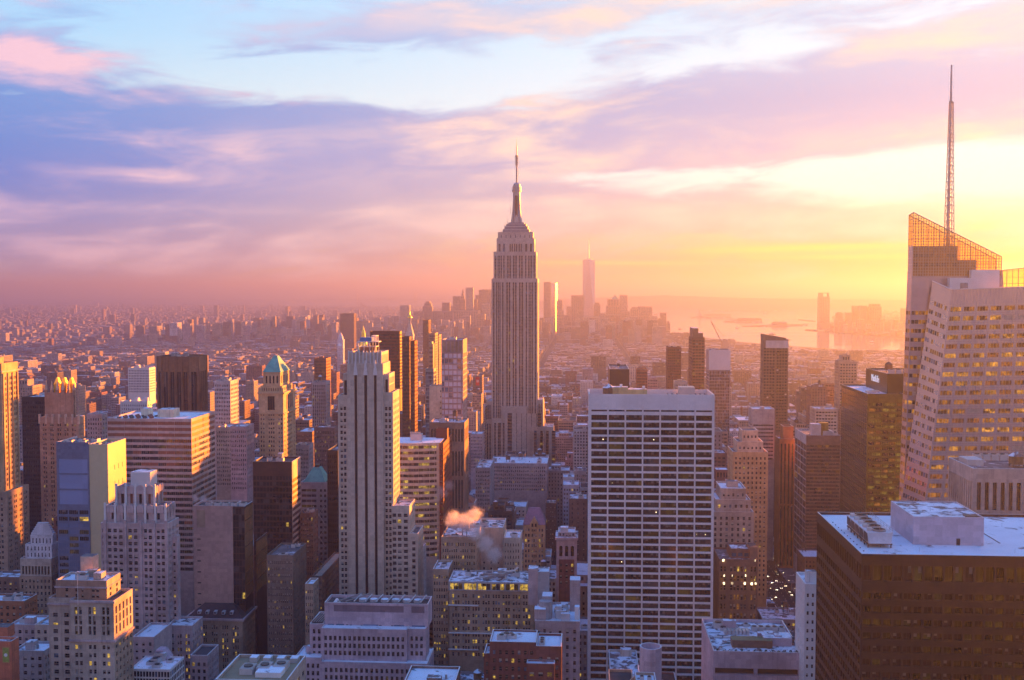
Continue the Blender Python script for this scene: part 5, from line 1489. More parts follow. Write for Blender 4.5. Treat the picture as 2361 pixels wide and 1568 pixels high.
simple('brick_tower', 'rust brick tower with orange-lit cube on its roof', 1468, 1493, 852, 1350, None, RUST, 7, yb=895, sty='', clut=1, dep=22)
simple('white_balcony_tower', 'pale rounded apartment tower with balconies left of slim brown tower', 1489, 1516, 870, 1400, None, GREYC, 7, yb=895, sty='', clut=3, dep=22, roof=SNOWY)
simple('pale_deco_tower', 'small pale deco tower top peeping over the white slab roof', 1556, 1585, 880, 1250, None, CREAM, 7, yb=895, sty='', clut=2, dep=22)
# 28
D = 1150
b = Bld('dark_apartment_tower', 'tall dark apartment tower with slanted top and white band, right of centre', XZ(1785, 800, D)[0], D, yb=985)
x0, x1, zt = HX(1759, 1818, 783, D)
y1 = YW(x0, 1752.5)
DAT = wall('dark_balcony_wall', (0.17, 0.12, 0.10))
b.tier(x0, x1, D, y1, 0, zt, DAT, N=(cat_iv([(.02, .5, reg(4, .7, .03)), (.52, .98, reg(4, .7, .03))]), rows(0, zt, 3.2, .5, 8, ZY(1785, 1000, D))), E=(reg(4, .4), rows(0, zt, 3.2, .5, 8, ZY(1785, 1000, D))), rec=.7, gl=(G_DARK, G_DIM, WHT), wt=(8, 3, .4), roof=ROOF)
b.box('white_band', x0 + 3, x1, D - .35, D - .02, zt - 9, zt - 1, PALE)
za, zb2 = ZY(1762, 770, D), ZY(1800, 779, D)
mb = MB(); mb.face([(x0, D, zt), (x1 - 2, D, zt), (x1 - 3, D, zb2), (x0, D, za)], DAT); mb.face([(x0, y1, zt), (x0, D, zt), (x0, D, za), (x0, y1, za)], DAT); mb.face([(x0, D, za), (x1 - 3, D, zb2), (x1 - 3, y1, zb2), (x0, y1, za)], ROOF); mb.face([(x1 - 2, D, zt), (x1 - 2, y1, zt), (x1 - 3, y1, zb2), (x1 - 3, D, zb2)], DAT); mb.face([(x1 - 2, y1, zt), (x0, y1, zt), (x0, y1, za), (x1 - 3, y1, zb2)], DAT)
b.part('slanted_top', mb)
b.done()
# 29 --- right cluster
simple('white_banded_block', 'pale block with thin window bands and snowy roof, right of centre', 1735, 1786, 943, 1050, None, GREYC, 1, fh=3.6, frac=.4, wf=.96, yb=1040, E=1726, sty='mull8', gl=(G_DARK, G_DIM, G_BLUE), wt=(2, 2, 2), roof=SNOW, cap=WHT, top=14, clut=2)
D = 800
b = Bld('deco_block', 'tan setback deco tower with pale stepped top left of ribbed brown tower', XZ(1735, 1010, D)[0], D, yb=1330)
zv = ZY(1730, 1380, D)
for (l, r, y_, o) in ((1690, 1771, 1042, 0), (1700, 1760, 1018, 3), (1711, 1748, 992, 6)):
    x0, x1, zt = HX(l, r, y_, D + o)
    b.tier(x0, x1, D + o, D + 30 - o, 0 if o == 0 else zlast - 1.1, zt, CREAM if o else TANY, N=(reg(max(4, int((x1 - x0) / 3)), .42), rows(0 if o == 0 else zlast - 1.1, zt, 3.6, .5, 3, zv)), E=(reg(6, .4), rows(0 if o == 0 else zlast - 1.1, zt, 3.6, .5, 3, zv)), cap=WHT, **OLD)
    zlast = zt
b.done()
b, x0, x1, D, y1, zt = simple('ribbed_brown_tower', 'slim rust-brown tower with vertical dark strips and crown box', 1797, 1833, 1012, 1020, None, RUST, 4, frac=.98, wf=.42, yb=1310, fh=58, top=4, sty='', gl=(G_DARK,), rec=.8, dep=22, cap=WHT, clut=0, roof=SNOWY)
b.tier(x0 + 4, x1 - 1, D + 3, y1 - 3, zt - 1.1, ZY(1815, 983, 1023), RUST, cap=WHT, par=1.5)
b.done()
D = 960
b = Bld('lined_glass_block', 'brown glass block with pale horizontal floor lines and rooftop tanks', XZ(1890, 1010, D)[0], D, yb=1290)
x0, x1, zt = HX(1859, 1938, 1004, D); y1 = YW(x0, 1834)
zv = ZY(1890, 1320, D)
LGB = wall('bronze_frame', (0.20, 0.14, 0.12), .5)
PLN = wall('pale_floor_line', (0.52, 0.46, 0.44))
rr = rows(0, zt, 6.3, .86, 8, zv)
b.tier(x0, x1, D, y1, 0, zt, PLN, N=(reg(9, .93, .01), rows(0, zt, 3.15, .62, 8, zv)), E=(reg(4, .97, .005), rr), rec=.2, gl=(G_DIM, G_DARK, DKBRN, G_GOLD), wt=(40, 25, 30, 5), style='mull4', roof=ROOF, mN=LGB)
b.box('roof_unit', x0 + 6, x0 + 14, D + 6, D + 16, zt - 1.1, zt + 9, PALE, SNOWY); mb = MB(); mb.cyl(x1 - 12, D + 12, zt - 1.1, zt + 10, 4.2, 4.2, wall('ochre_tank', (.4, .25, .06)), 14); b.part('water_tank', mb)
b.unit(x0 + 20, D + 10, zt - 1.1, 8, 6, 4); b.unit(x1 - 3.5, D + 5, zt - 1.1, 4, 4, 3)
b.done()
# dark green tower with the sign
D = 820
b = Bld('green_glass_tower', 'dark green glass tower carrying a white lit sign on its upper slab', XZ(2010, 900, D)[0], D, yb=1180)
x0, x1, zt = HX(2000, 2086, 908, D); y1 = YW(x0, 1940)
zv = ZY(2000, 1210, D)
OLG = glass('olive_green_glass', (0.07, 0.08, 0.025), .15, .5, emit=(1.0, .70, .08), estr=.05, var=.4)
OLF = wall('olive_frame', (0.085, 0.095, 0.035), .4)
rr = rows(0, zt, 4.15, .52, 6, zv)
b.tier(x0, x1, D, y1, 0, zt, GREENB, N=(reg(5, .82, .03), rr, dict(gl=(OLG, G_DARK, G_GOLD), wt=(5, 3, 1), m=OLF, style='mull4')), E=(reg(14, .9, .01), rows(0, zt, 4.15, .9, 2, zv), dict(gl=(glass('green_black_glass', (.03, .045, .035), .12, .5, var=.2), G_DARK), wt=(4, 1), rec=.08)), rec=.4, roof=SNOW, cap=PALE)
u0, u1, z2 = HX(2046, 2086, 862, D + 12)
u0 = XZ(2046, 862, D + 12)[0]
y2 = YW(u0, 1996)
b.tier(u0, u1 + 40, D + 12, y2, zt - 1.1, z2, GREENB, cap=PALE, roof=ROOF)
# lit sign: lettering on the flank that faces the avenue
ft = bpy.data.curves.new('sign_text', 'FONT'); ft.body = 'MetLife'; ft.align_x = 'CENTER'; ft.align_y = 'CENTER'; ft.extrude = .25
to = bpy.data.objects.new('sign_text_tmp', ft); COL.objects.link(to)
bpy.context.view_layer.update()
me = bpy.data.meshes.new_from_object(to)
bpy.data.objects.remove(to)
xs = [v.co.x for v in me.vertices]; ys = [v.co.y for v in me.vertices]
ya, yb2 = YW(u0, 2010), YW(u0, 2027)
zsA, zsB = ZY(2016, 880, (ya + yb2) / 2), ZY(2016, 864.5, (ya + yb2) / 2)
sx = abs(ya - yb2) / (max(xs) - min(xs)); sz = abs(zsB - zsA) / (max(ys) - min(ys))
mxx, mxy = (max(xs) + min(xs)) / 2, (max(ys) + min(ys)) / 2
for v in me.vertices:
    x, y, z = v.co
    v.co = (u0 - .35 - z - b.org.x, (ya + yb2) / 2 - (x - mxx) * sx - b.org.y, (zsA + zsB) / 2 + (y - mxy) * sz)
me.flip_normals()
SIGN = glass('sign_white_glow', (.8, .8, .85), emit=(.75, .85, 1.0), estr=.35, var=0.02, cell=400)
me.materials.clear(); me.materials.append(SIGN)
for p in me.polygons: p.material_index = 0
so = bpy.data.objects.new('sign_lettering', me); COL.objects.link(so); so.parent = b.e; so['label'] = 'white lit lettering on dark glass wall'
for k in range(4): b.unit(u0 + 8 + k * 5, D + 30, z2 - 1.1, 4, 5, 3)
b.tank(u0 + 10, D + 45, z2 - 1.1, 3, 4, 2)
for k in range(3): b.box('roof_unit', x0 + 4 + k * 3.6, x0 + 7 + k * 3.6, D + 14 + 3 * k, D + 22 + 3 * k, zt - 1.1, zt + .4, PALE, STEEL)
b.done()
# ------------------------------------------------------------------ right of the view
# 31 --- faceted glass tower with sloping lattice crown and spire
D = 640
b = Bld('faceted_glass_tower', 'faceted pale glass tower with sloping lattice crown and tall lattice spire', XZ(2250, 900, D)[0], D, yb=1170)
b.winmax = 300
FSP = wall('pale_glass_spandrel', (0.50, 0.40, 0.39), .14, .08, streak=.05, spec=1.0, panel=.05, metal=.35)
LAT = pmat('lattice_steel', (0.42, 0.36, 0.34), .5, .1)
AMG = (glass('amber_dim_glass', (.09, .035, .012), .45, .05, emit=(1.0, .36, .05), estr=.12), glass('amber_office_glass', (.16, .07, .02), .45, .05, emit=(1.0, .42, .06), estr=.22), glass('brown_office_glass', (.05, .025, .02), .45, .05, emit=(1.0, .3, .05), estr=.10), G_BLIND)  # amber glow stands for room lights and sunset shining through the floors
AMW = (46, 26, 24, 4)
def V3(px, py, DD):
    x, z = XZ(px, py, DD); return Vector((x, DD, z))
def ext(a, c, z):       # continue the edge a->c down to height z
    t = (z - a.z) / (c.z - a.z); return a + (c - a) * t
D1 = D + 14
TL0 = V3(2105, 567, D1)
BL = ext(TL0, V3(2085, 1100, D1), 30)
TL = ext(BL, TL0, ZY(2105, 625, D1))
TR = V3(2312, 625, D1)
BR = ext(TR, V3(2335, 1100, D1), 30)
TR.z = TL.z
mb = MB()
H_ = TL.z - 30
rr = [(v0, v1) for v0, v1 in rows(0, H_, 5.3, .42, 22, ZY(2100, 1190, D1) - 30)]
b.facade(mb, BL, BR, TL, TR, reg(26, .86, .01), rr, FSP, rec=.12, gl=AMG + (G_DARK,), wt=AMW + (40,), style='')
bkL, bkTL = Vector((BL.x + 3, D1 + 55, 30)), Vector((TL.x + 3, D1 + 46, TL.z))
bkL = Vector((BL.x, D1 + 9, 30))
bkTL = Vector((TL.x, D1 + 9, TL.z))
b.facade(mb, bkL, BL, bkTL, TL, reg(2, .86, .01), rr, FSP, rec=.12, gl=AMG, wt=AMW, style='')
b.part('curtain_wall', mb)
mb = MB(); mb.face((TL, TR, TR + Vector((0, 9, 0)), bkTL), TAR); mb.face((BR, BR + Vector((0, 9, 0)), TR + Vector((0, 9, 0)), TR), FSP); mb.face((BR + Vector((0, 9, 0)), bkL, bkTL, TR + Vector((0, 9, 0))), FSP)
b.part('core', mb)
# the body falls away in steps to the right, behind the screen
for (l, r, yt) in ((2105, 2209, 567), (2209.2, 2252, 599)):
    a_, c_, z_ = HX(l, r, yt, D1); a_ = max(a_, TL.x + .3)
    mb = MB(); rr2 = rows(TL.z, z_, 5.3, .30, 3)
    b.facade(mb, (a_, D1 + .4, TL.z), (c_, D1 + .4, TL.z), (a_, D1 + .4, z_), (c_, D1 + .4, z_), reg(8, .8, .02), rr2, FSP, rec=.1, gl=(G_GOLD, G_DIM), wt=(1, 3), style='')
    for p, q2 in (((c_, D1 + .4), (c_, D1 + 8.5)), ((c_, D1 + 8.5), (a_, D1 + 8.5)), ((a_, D1 + 8.5), (a_, D1 + .4))): mb.face(((*p, TL.z), (*q2, TL.z), (*q2, z_), (*p, z_)), FSP)
    mb.face(((a_, D1 + .4, z_), (c_, D1 + .4, z_), (c_, D1 + 8.5, z_), (a_, D1 + 8.5, z_)), TAR)
    b.part('upper_wall', mb)
# glass lattice screens of the crown
cg = bpy.data.materials.new('amber_screen_glass'); cg.use_nodes = True
t_ = NT(cg.node_tree); cg.node_tree.nodes.clear()
tr = cg.node_tree.nodes.new('ShaderNodeBsdfTransparent'); tr.inputs[0].default_value = (1.0, .76, .30, 1)  # amber tint put in for the yellow sky seen through the crown
gl_ = cg.node_tree.nodes.new('ShaderNodeBsdfGlossy'); gl_.inputs[0].default_value = (.8, .75, .8, 1); gl_.inputs['Roughness'].default_value = .1
mx = cg.node_tree.nodes.new('ShaderNodeMixShader'); mx.inputs[0].default_value = .10
oo = cg.node_tree.nodes.new('ShaderNodeOutputMaterial')
for a_, c_ in ((tr.outputs[0], mx.inputs[1]), (gl_.outputs[0], mx.inputs[2]), (mx.outputs[0], oo.inputs[0])): cg.node_tree.links.new(a_, c_)
def screen(name, P, Q, zb, zp, zq, nu, nv, m=LAT, w=.22):
    """upright lattice screen from P to Q (x, y): bottom zb, sloping top zp -> zq"""
    P = Vector(P); Q = Vector(Q)
    mb = MB()
    g = MB()
    a, c_, d, e = Vector((P.x, P.y, zb)), Vector((Q.x, Q.y, zb)), Vector((Q.x, Q.y, zq)), Vector((P.x, P.y, zp))
    g.face((a, c_, d, e), cg)
    for k in range(nu + 1):
        t = k / nu; p = P.lerp(Q, t); zt_ = zp + (zq - zp) * t
        mb.bar((p.x, p.y, zb), (p.x, p.y, zt_), w if k % 2 else w * 1.5, m)
    hz = max(zp, zq) - zb
    for k in range(nv):
        z = zb + hz * k / nv
        tm = 1.0
        if zq < zp and z > zq: tm = (zp - z) / (zp - zq)
        t0 = 0.0
        if zq > zp and z > zp: t0 = (z - zp) / (zq - zp)
        p, r_ = P.lerp(Q, t0), P.lerp(Q, tm)
        if (p - r_).length > .5: mb.bar((p.x, p.y, z), (r_.x, r_.y, z), w, m)
    mb.bar((P.x, P.y, zp), (Q.x, Q.y, zq), w * 2, m)
    o = b.part(name, mb); go = g.build('glass_pane', o, b.org)
zp, zq = ZY(2105, 490, D1), ZY(2308, 592, D1)
CL, CR = V3(2105, 567, D1), V3(2310, 567, D1)
screen('crown_screen', (CL.x, D1 - .05), (CR.x, D1 - .05), TL.z - 3, zp, zq, 34, 22)
screen('crown_screen', (CL.x + .2, D1 + 9), (CR.x, D1 + 9), TL.z, zp - 1, zq - 1, 14, 7)
screen('crown_screen', (CL.x + .1, D1 + 9), (CL.x + .1, D1 + .1), TL.z, zp - 1, zp, 3, 9)
screen('crown_screen', (CR.x + 1, D1 + 30), (XZ(2560, 640, D1 + 30)[0], D1 + 30), ZY(2330, 668, D1 + 30), ZY(2312, 628, D1 + 30), ZY(2540, 596, D1 + 30), 22, 5)
# front volume with a long slanted facet
At, Bt, Rt = V3(2150, 648, D + 12), V3(2194, 667, D), V3(2560, 655, D)
zb_ = 20
Ab, Bb, Rb = ext(At, V3(2086, 1100, D + 12), zb_), ext(Bt, V3(2140, 1100, D - 4), zb_), ext(Rt, V3(2590, 1100, D - 4), zb_)
def vrows(top_z, fh_, frac, top, zmin):
    return rows(0, top_z - zb_, fh_, frac, top, zmin - zb_)
rr = vrows(Bt.z, 5.35, .46, 9, ZY(2200, 1185, D))
mb = MB()
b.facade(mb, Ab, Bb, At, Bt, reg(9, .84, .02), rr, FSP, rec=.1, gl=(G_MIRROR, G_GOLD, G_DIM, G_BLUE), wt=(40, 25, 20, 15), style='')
b.part('slanted_facet', mb)
mb = MB()
us = cat_iv([(k / 12 + .006, (k + 1) / 12 - .006, [(.05, .95)]) for k in range(12)])
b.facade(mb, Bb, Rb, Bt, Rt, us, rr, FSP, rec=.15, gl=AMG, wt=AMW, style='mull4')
b.part('curtain_wall', mb)
mb = MB()
for k in range(1, 48):
    p, r_ = Bb.lerp(Rb, k / 48), Bt.lerp(Rt, k / 48)
    mb.bar(p + Vector((0, -.06, 0)), r_ + Vector((0, -.06, 0)), .12, LAT)
tag(b.part('mullion', mb), kind='stuff')
mb = MB(); z2_ = Bt.z - 3
mb.face((At + Vector((0, 0, -3)), Bt + Vector((0, .3, -3)), Rt + Vector((0, .3, -3)), Vector((Rt.x, D1 + 40, z2_)), Vector((At.x, D1 + 13, z2_))), TAR); b.part('roof', mb)
mb = MB()
for v0, v1 in rr:
    for v in (v0 - .003, v1 + .004): mb.bar(Bb.lerp(Bt, v) + Vector((0, -.05, 0)), Rb.lerp(Rt, v) + Vector((0, -.05, 0)), .10, PALE)
tag(b.part('floor_line', mb), kind='stuff')
mb = MB(); mb.bar(At, Bt, .5, WHITE); mb.bar(Bt, Rt, .5, WHITE); b.part('roof_rail', mb)
for (l, r, yt, yb2, o) in ((2190, 2240, 641, 668, 6), (2240, 2305, 622, 668, 9), (2215, 2232, 652, 668, 5.5)):
    a_, c_, z_ = HX(l, r, yt, D + o); b.box('roof_plant', a_, c_, D + o, D + o + 4, Bt.z - 3.05, z_, WHITE if yt != 652 else GREYC, PALE)
# spire
sx_, szb = XZ(2187, 600, D1 + 5); sy_ = D1 + 5
zt1, zt2, ztip = ZY(2186, 330, sy_), ZY(2185.5, 236, sy_), ZY(2185, 150, sy_)
mb = MB()
n = 20
wb, wt2 = 2.4, .95
for k in range(n):
    f0, f1 = k / n, (k + 1) / n; z0, z1 = szb + (zt2 - szb) * f0, szb + (zt2 - szb) * f1
    w0, w1 = wb + (wt2 - wb) * f0, wb + (wt2 - wb) * f1
    cs = [(-1, -1), (1, -1), (1, 1), (-1, 1)]
    for a in range(4):
        p, r_ = cs[a], cs[(a + 1) % 4]
        mb.bar((sx_ + p[0] * w0, sy_ + p[1] * w0, z0), (sx_ + p[0] * w1, sy_ + p[1] * w1, z1), .34, PALE)
        mb.bar((sx_ + p[0] * w0, sy_ + p[1] * w0, z0), (sx_ + r_[0] * w1, sy_ + r_[1] * w1, z1), .22, PALE)
        mb.bar((sx_ + p[0] * w1, sy_ + p[1] * w1, z1), (sx_ + r_[0] * w1, sy_ + r_[1] * w1, z1), .28, PALE)
mb.cyl(sx_ - .4, sy_, szb, zt2, 1.0, .7, PALE, 8)
b.part('spire_lattice', mb)
mb = MB(); mb.cyl(sx_ - .3, sy_, zt2 - 1, ztip, .75, .45, PALE, 10); mb.cyl(sx_ - .3, sy_, zt2 - .6, zt2 + .6, 1.1, 1.1, STEEL, 10); b.part('spire_pole', mb)
b.fp.append((BL.x, Rb.x, D - 6, D1 + 60, TL.z))
b.done()

simple('dark_glass_tower', 'tall dark glass tower standing beyond the faceted glass tower, outside the view', 2560, 2860, 700, 700, None, BLK, 14, yb=800, dep=60, clut=0, sty='')  # unseen tower added to keep the low sun off the front snowy roof
simple('dark_glass_tower', 'second tall dark glass tower beyond the faceted glass tower, outside the view', 2900, 3330, 760, 680, None, BLK, 14, yb=800, dep=50, clut=0, sty='')  # another unseen blocker, added to widen the shade on that roof
# 32 --- striped stone block behind the brown one
D = 432
b = Bld('striped_stone_block', 'stone block with tall narrow window stripes behind the dark brown block', XZ(2280, 1080, D)[0], D, yb=1260)
x0, x1, zt = HX(2244, 2420, 1081, D); y1 = YW(x0, 2190)
STS = wall('beige_stripe_stone', (0.44, 0.35, 0.32))
zv = ZY(2300, 1300, D)
vs = []; z = zt - 5.5
while z > zv: vs.append(((z - 11) / zt, z / zt)); z -= 13
vs = vs[::-1]
b.tier(x0, x1, D, y1, 0, zt, STS, N=(reg(9, .52), vs), E=(reg(11, .5), vs), rec=.9, gl=(G_DARK, G_DIM, DKBRN), wt=(3, 1, 2), style='mull2', roof=ROOF, cap=WHT)
for (l, r, yt, dep, o) in ((2230, 2268, 1060, 10, 4), (2256, 2300, 1068, 8, 18)):
    a_, c_, z_ = HX(l, r, yt, D + o + 10); b.box('roof_plant', a_, c_, D + o + 10, D + o + 10 + dep, zt - 1.1, z_, PALE, PALE)
b.tank(x1 - 8, D + 12, zt - 1.1, 2.8, 3.2, 1.2)
for k in range(5): b.unit(x0 + 12 + k * 3.4, D + 30, zt - 1.1, 2.8, 4, 2.4)
b.done()

# 33 --- big dark brown block, front right
D = 320
x0, x1, zt = HX(1987, 2560, 1281.5, D); y1 = YW(x0, 1884, 1200)
b = Bld('dark_brown_block', 'large dark brown office block with bright snowy roof, bottom right corner', (x0 + x1) / 2, D)
DBB = wall('chocolate_cladding', (0.050, 0.026, 0.024), .6, .12, streak=.15)
fh = 30.7 / FPX * D
def brows(frac):
    out = []; z = zt - 3.4
    out.append(((z - 4.4) / zt, z / zt)); z -= 7.0
    while z - fh > 95: out.append(((z - fh * (.5 + frac / 2)) / zt, (z - fh * (.5 - frac / 2)) / zt)); z -= fh
    return out[::-1]
b.winmax = 340
ncol = int((x1 - x0) / (36.5 / 3.188 * 2 / FPX * D * .98))
us = reg(ncol, .74, .004)
glB = dict(gl=(G_BROWN, G_OLIVE, glass('brown_room_glass', (.03, .015, .01), .15, .5, emit=(1.0, .5, .06), estr=.012)), wt=(50, 12, 38), style='mull2d')
b.tier(x0, x1, D, y1, 0, zt, DBB, N=(us, brows(.46)), E=(reg(20, .74, .004), brows(.6)), rec=.5, roof=SNOW, cap=WHT, par=.9, pt=.35, **glB)
# each upper pane shaded by a deep lintel, sill line below
for k, (v0, v1) in enumerate(brows(.46)[:-1]):
    z = v0 * zt - .45
    b.box('sill_band', x0 - .02, x1, D - .18, D - .02, z, z + .16, DBB)
zr = zt - .9
# cooling tower row on a steel frame
FANM = pmat('cooling_white', (0.55, 0.56, 0.60), .5, .12, .4)
def RP(px, py, z): return GX(px, py, z)
ct = zr + 3.2
p0 = RP(1985 + 20, 1256, zr + 1.2)
ax, ay = p0[0] - .5, p0[1] + .8
lw, ll, hh = 7.6, 26.0, 3.4
fr = MB()
for k in range(7):
    yy = ay + .6 + k * (ll - 1.2) / 6
    fr.bar((ax + .4, yy, zr - .02), (ax + .4, yy, zr + 1.3), .3, DARKM); fr.bar((ax + lw - .4, yy, zr - .02), (ax + lw - .4, yy, zr + 1.3), .3, DARKM)
    fr.bar((ax, yy, zr + 1.15), (ax + lw, yy, zr + 1.15), .3, DARKM)
fr.bar((ax + .4, ay, zr + 1.15), (ax + .4, ay + ll, zr + 1.15), .35, DARKM); fr.bar((ax + lw - .4, ay, zr + 1.15), (ax + lw - .4, ay + ll, zr + 1.15), .35, DARKM)
b.part('cooling_frame', fr)
mb = MB()
mb.loft([(ax + .5, ay, zr + 1.35), (ax + lw - .5, ay, zr + 1.35), (ax + lw - .5, ay + ll, zr + 1.35), (ax + .5, ay + ll, zr + 1.35)], [(ax, ay, zr + 1.35 + hh), (ax + lw, ay, zr + 1.35 + hh), (ax + lw, ay + ll, zr + 1.35 + hh), (ax, ay + ll, zr + 1.35 + hh)], FANM, FANM)
co = b.part('cooling_tower', mb)
for k in range(5):
    yy = ay + ll * (k + .5) / 5; xx = ax + lw * .55
    mb = MB(); n = 18
    for (r0, r1, z0, z1) in ((2.0, 2.0, 0, .5), (1.75, 1.75, .5, .45)):
        pass
    lo = [(xx + 2.0 * math.cos(a * 2 * math.pi / n), yy + 2.0 * math.sin(a * 2 * math.pi / n), zr + 1.36 + hh) for a in range(n)]; hi = [(p[0], p[1], p[2] + .55) for p in lo]
    ilo = [(xx + 1.7 * math.cos(a * 2 * math.pi / n), yy + 1.7 * math.sin(a * 2 * math.pi / n), zr + 1.40 + hh) for a in range(n)]; ihi = [(p[0], p[1], zr + 1.36 + hh + .55) for p in ilo]
    mb.loft(lo, hi, STEEL)
    for a in range(n):
        c2 = (a + 1) % n
        mb.face((hi[a], hi[c2], ihi[c2], ihi[a]), STEEL); mb.face((ihi[a], ihi[c2], ilo[c2], ilo[a]), DARKM)
    mb.face(ilo, DARKM)
    fo = mb.build('fan_ring', co, b.org)
    mb = MB()
    for a in range(6):
        an = a * math.pi / 3 + .3 * k
        mb.face([(xx + .2 * math.cos(an + 1.5), yy + .2 * math.sin(an + 1.5), zr + 1.65 + hh), (xx + 1.6 * math.cos(an), yy + 1.6 * math.sin(an), zr + 1.6 + hh), (xx + 1.6 * math.cos(an + .35), yy + 1.6 * math.sin(an + .35), zr + 1.75 + hh), (xx + .2 * math.cos(an - 1.5), yy + .2 * math.sin(an - 1.5), zr + 1.65 + hh)], BROWN)
    mb.build('fan_blade', co, b.org)
    b.box('fan_motor', ax + .6, ax + 1.9, yy - .7, yy + .7, zr + 1.36 + hh, zr + 2.3 + hh, PALE)
    for sx in (-1, 1):
        mb = MB(); xf = ax + .12 if sx < 0 else ax + lw - .12
    mb = MB(); mb.box(ax + .05, ax + .22, yy - 2.1, yy + 2.1, zr + 1.9, zr + 1.0 + hh, DARKM, bot=True); mb.build('louvre', co, b.org)
fr = MB()
for k in range(9):
    yy = ay + k * ll / 8; fr.bar((ax + lw - .1, yy, zr + 1.36 + hh), (ax + lw - .1, yy, zr + 2.5 + hh), .08, STEEL)
fr.bar((ax + lw - .1, ay, zr + 2.5 + hh), (ax + lw - .1, ay + ll, zr + 2.5 + hh), .09, STEEL); fr.bar((ax + lw - .1, ay, zr + 1.95 + hh), (ax + lw - .1, ay + ll, zr + 1.95 + hh), .07, STEEL)
b.part('guard_rail', fr)
# lift house
LH = wall('lilac_panel', (0.46, 0.42, 0.50), .6, .06, streak=.1)
q0 = RP(2106, 1256, zr); q1 = RP(2264, 1256, zr)
lx0, lx1, ly0 = q0[0], q1[0], q0[1]
zl = ZY(2180, 1192, ly0); ly1 = YW(lx0, 2066, 1155)
ly1 = GX(2068, 1155, zl)[1]
mb = MB()
b.tier(lx0, lx1, ly0, ly1, zr - .03, zl, LH, roof=SNOWY, cap=WHT, par=.25, pt=.3, name='lift_house')
dx = XZ(2205, 1250, ly0)[0]; b.box('door', dx, dx + 1.1, ly0 - .1, ly0 - .01, zr, zr + 2.1, DARKM)
b.box('roof_hatch', lx1 - 5, lx1 - 1, ly0 + 1.5, ly0 + 4, zl - .26, zl + .1, DARKM)
b.mast(lx0 + 8, ly0 + 10, zl - .2, 1.6, .15); 
for k in range(12): b.box('roof_anchor', x0 + 2.2, x0 + 2.5, D + 3 + k * 4, D + 3.3 + k * 4, zr - .02, zr + .25, DARKM)
for (px_, py_) in ((2030, 1262), (2340, 1275), (2120, 1272), (2310, 1215)):
    p = RP(px_, py_, zr); b.mast(p[0], p[1], zr, 1.4, .12)
b.box('cable_tray', lx1 + 6, lx1 + 6.3, D + 20, y1 - 4, zr - .02, zr + .15, DARKM)
b.done(obj_px=4.0)

# 34 --- narrow white block
D = 442
x0, x1, zt = HX(1856, 1882, 1346, D); y1 = YW(x0, 1835, 1330)
b = Bld('narrow_white_block', 'narrow white block with small windows beside the dark brown block', (x0 + x1) / 2, D)
b.tier(x0, x1 + 8, D, y1, 0, zt, WHT, N=(reg(6, .42, .02), rows(0, zt, 3.65, .42, 3, 70)), E=(reg(4, .18), rows(0, zt, 3.65, .5, 3, 70)), cap=WHT, roof=SNOWY, rec=.35, **OLD)
b.hut(x1 - 1, D + 6, zt - 1.1, 4, 4, 5, WHT); b.mast(x0 + 2, D + 9, zt, 9, .2); b.mast(x1 - 2, D + 3, zt, 4, .2)
b.done()

# 35 --- roof terrace block at the bottom
D = 452
x0, x1, zt = HX(1645, 1850, 1503, D)
b = Bld('roof_terrace_block', 'mauve block with planted roof terrace and dark parasols, bottom right of centre', (x0 + x1) / 2, D)
zlw = zt - 2
b.tier(x0, x1, D, D + 45, 0, zt, PURP, N=([(.02, .46), (.50, .96)], [((ZY(1700, 1556, D)) / zt, ZY(1700, 1541, D) / zt)], dict(rec=2.0, gl=(TAR,))), roof=SNOWY, cap=PALE, par=1.4)
zr = zt - 1.4
b.box('terrace_pavilion', x0 + 9, x0 + 26, D + 9, D + 15, zr - .02, zr + 3.2, BROWN, wall('olive_awning', (.22, .18, .09)))
b.box('terrace_pavilion', x1 - 14, x1 - 2, D + 12, D + 20, zr - .02, zr + 3.6, PURP, SNOWY)
for k in range(7): b.box('cooling_unit', x0 + 8 + k * 1.6, x0 + 9.2 + k * 1.6, D + 26, D + 31, zr - .02, zr + 1.8, PALE, STEEL)
for k in range(5): b.unit(x0 + 22 + k * 3, D + 33, zr, 2.6, 3, 2.0)
b.clutter(x0 + 2, x1 - 2, D + 3, D + 43, zr, 14, PURP)
for k in range(9): b.box('duct', x0 + 3 + k * 3.9, x0 + 6.2 + k * 3.9, D + 21, D + 21.8, zr - .02, zr + .8, PALE)
PLANT = pmat('terrace_evergreen', (0.06, 0.06, 0.035), .9, .3, .8)
rd = random.Random(5)
for k in range(14):
    mb = MB(); xx = x0 + 2 + k * (x1 - x0 - 4) / 13
    for j in range(26):
        a, r_ = rd.uniform(0, 6.28), rd.uniform(0, .8); c = Vector((xx + r_ * math.cos(a), D + 1.6 + .7 * r_ * math.sin(a), zr + rd.uniform(.2, 1.7)))
        u = Vector((rd.uniform(-1, 1), rd.uniform(-1, 1), rd.uniform(-1, 1))).normalized() * .35; v = Vector((rd.uniform(-1, 1), rd.uniform(-1, 1), rd.uniform(-1, 1))).normalized() * .35
        mb.face((c - u, c + v, c + u, c - v), PLANT)
    b.part('terrace_shrub', mb)
b.done()
for (px_, py_) in ((1765, 1480), (1800, 1478), (1825, 1482), (1782, 1470)):
    X, Y = GX(px_, py_, zr)
    u = Bld('parasol', 'dark open parasol on the roof terrace, %s from the left' % ('first' if px_ < 1770 else 'second' if px_ < 1790 else 'third' if px_ < 1810 else 'fourth'), X, Y, 'parasol', 'parasols on the roof terrace', z=zr)
    mb = MB(); mb.cyl(X, Y, zr, zr + 2.4, .06, .06, DARKM, 6); u.part('pole', mb)
    mb = MB(); mb.cyl(X, Y, zr + 1.9, zr + 2.7, 1.8, .1, TAR, 8); u.part('canopy', mb)

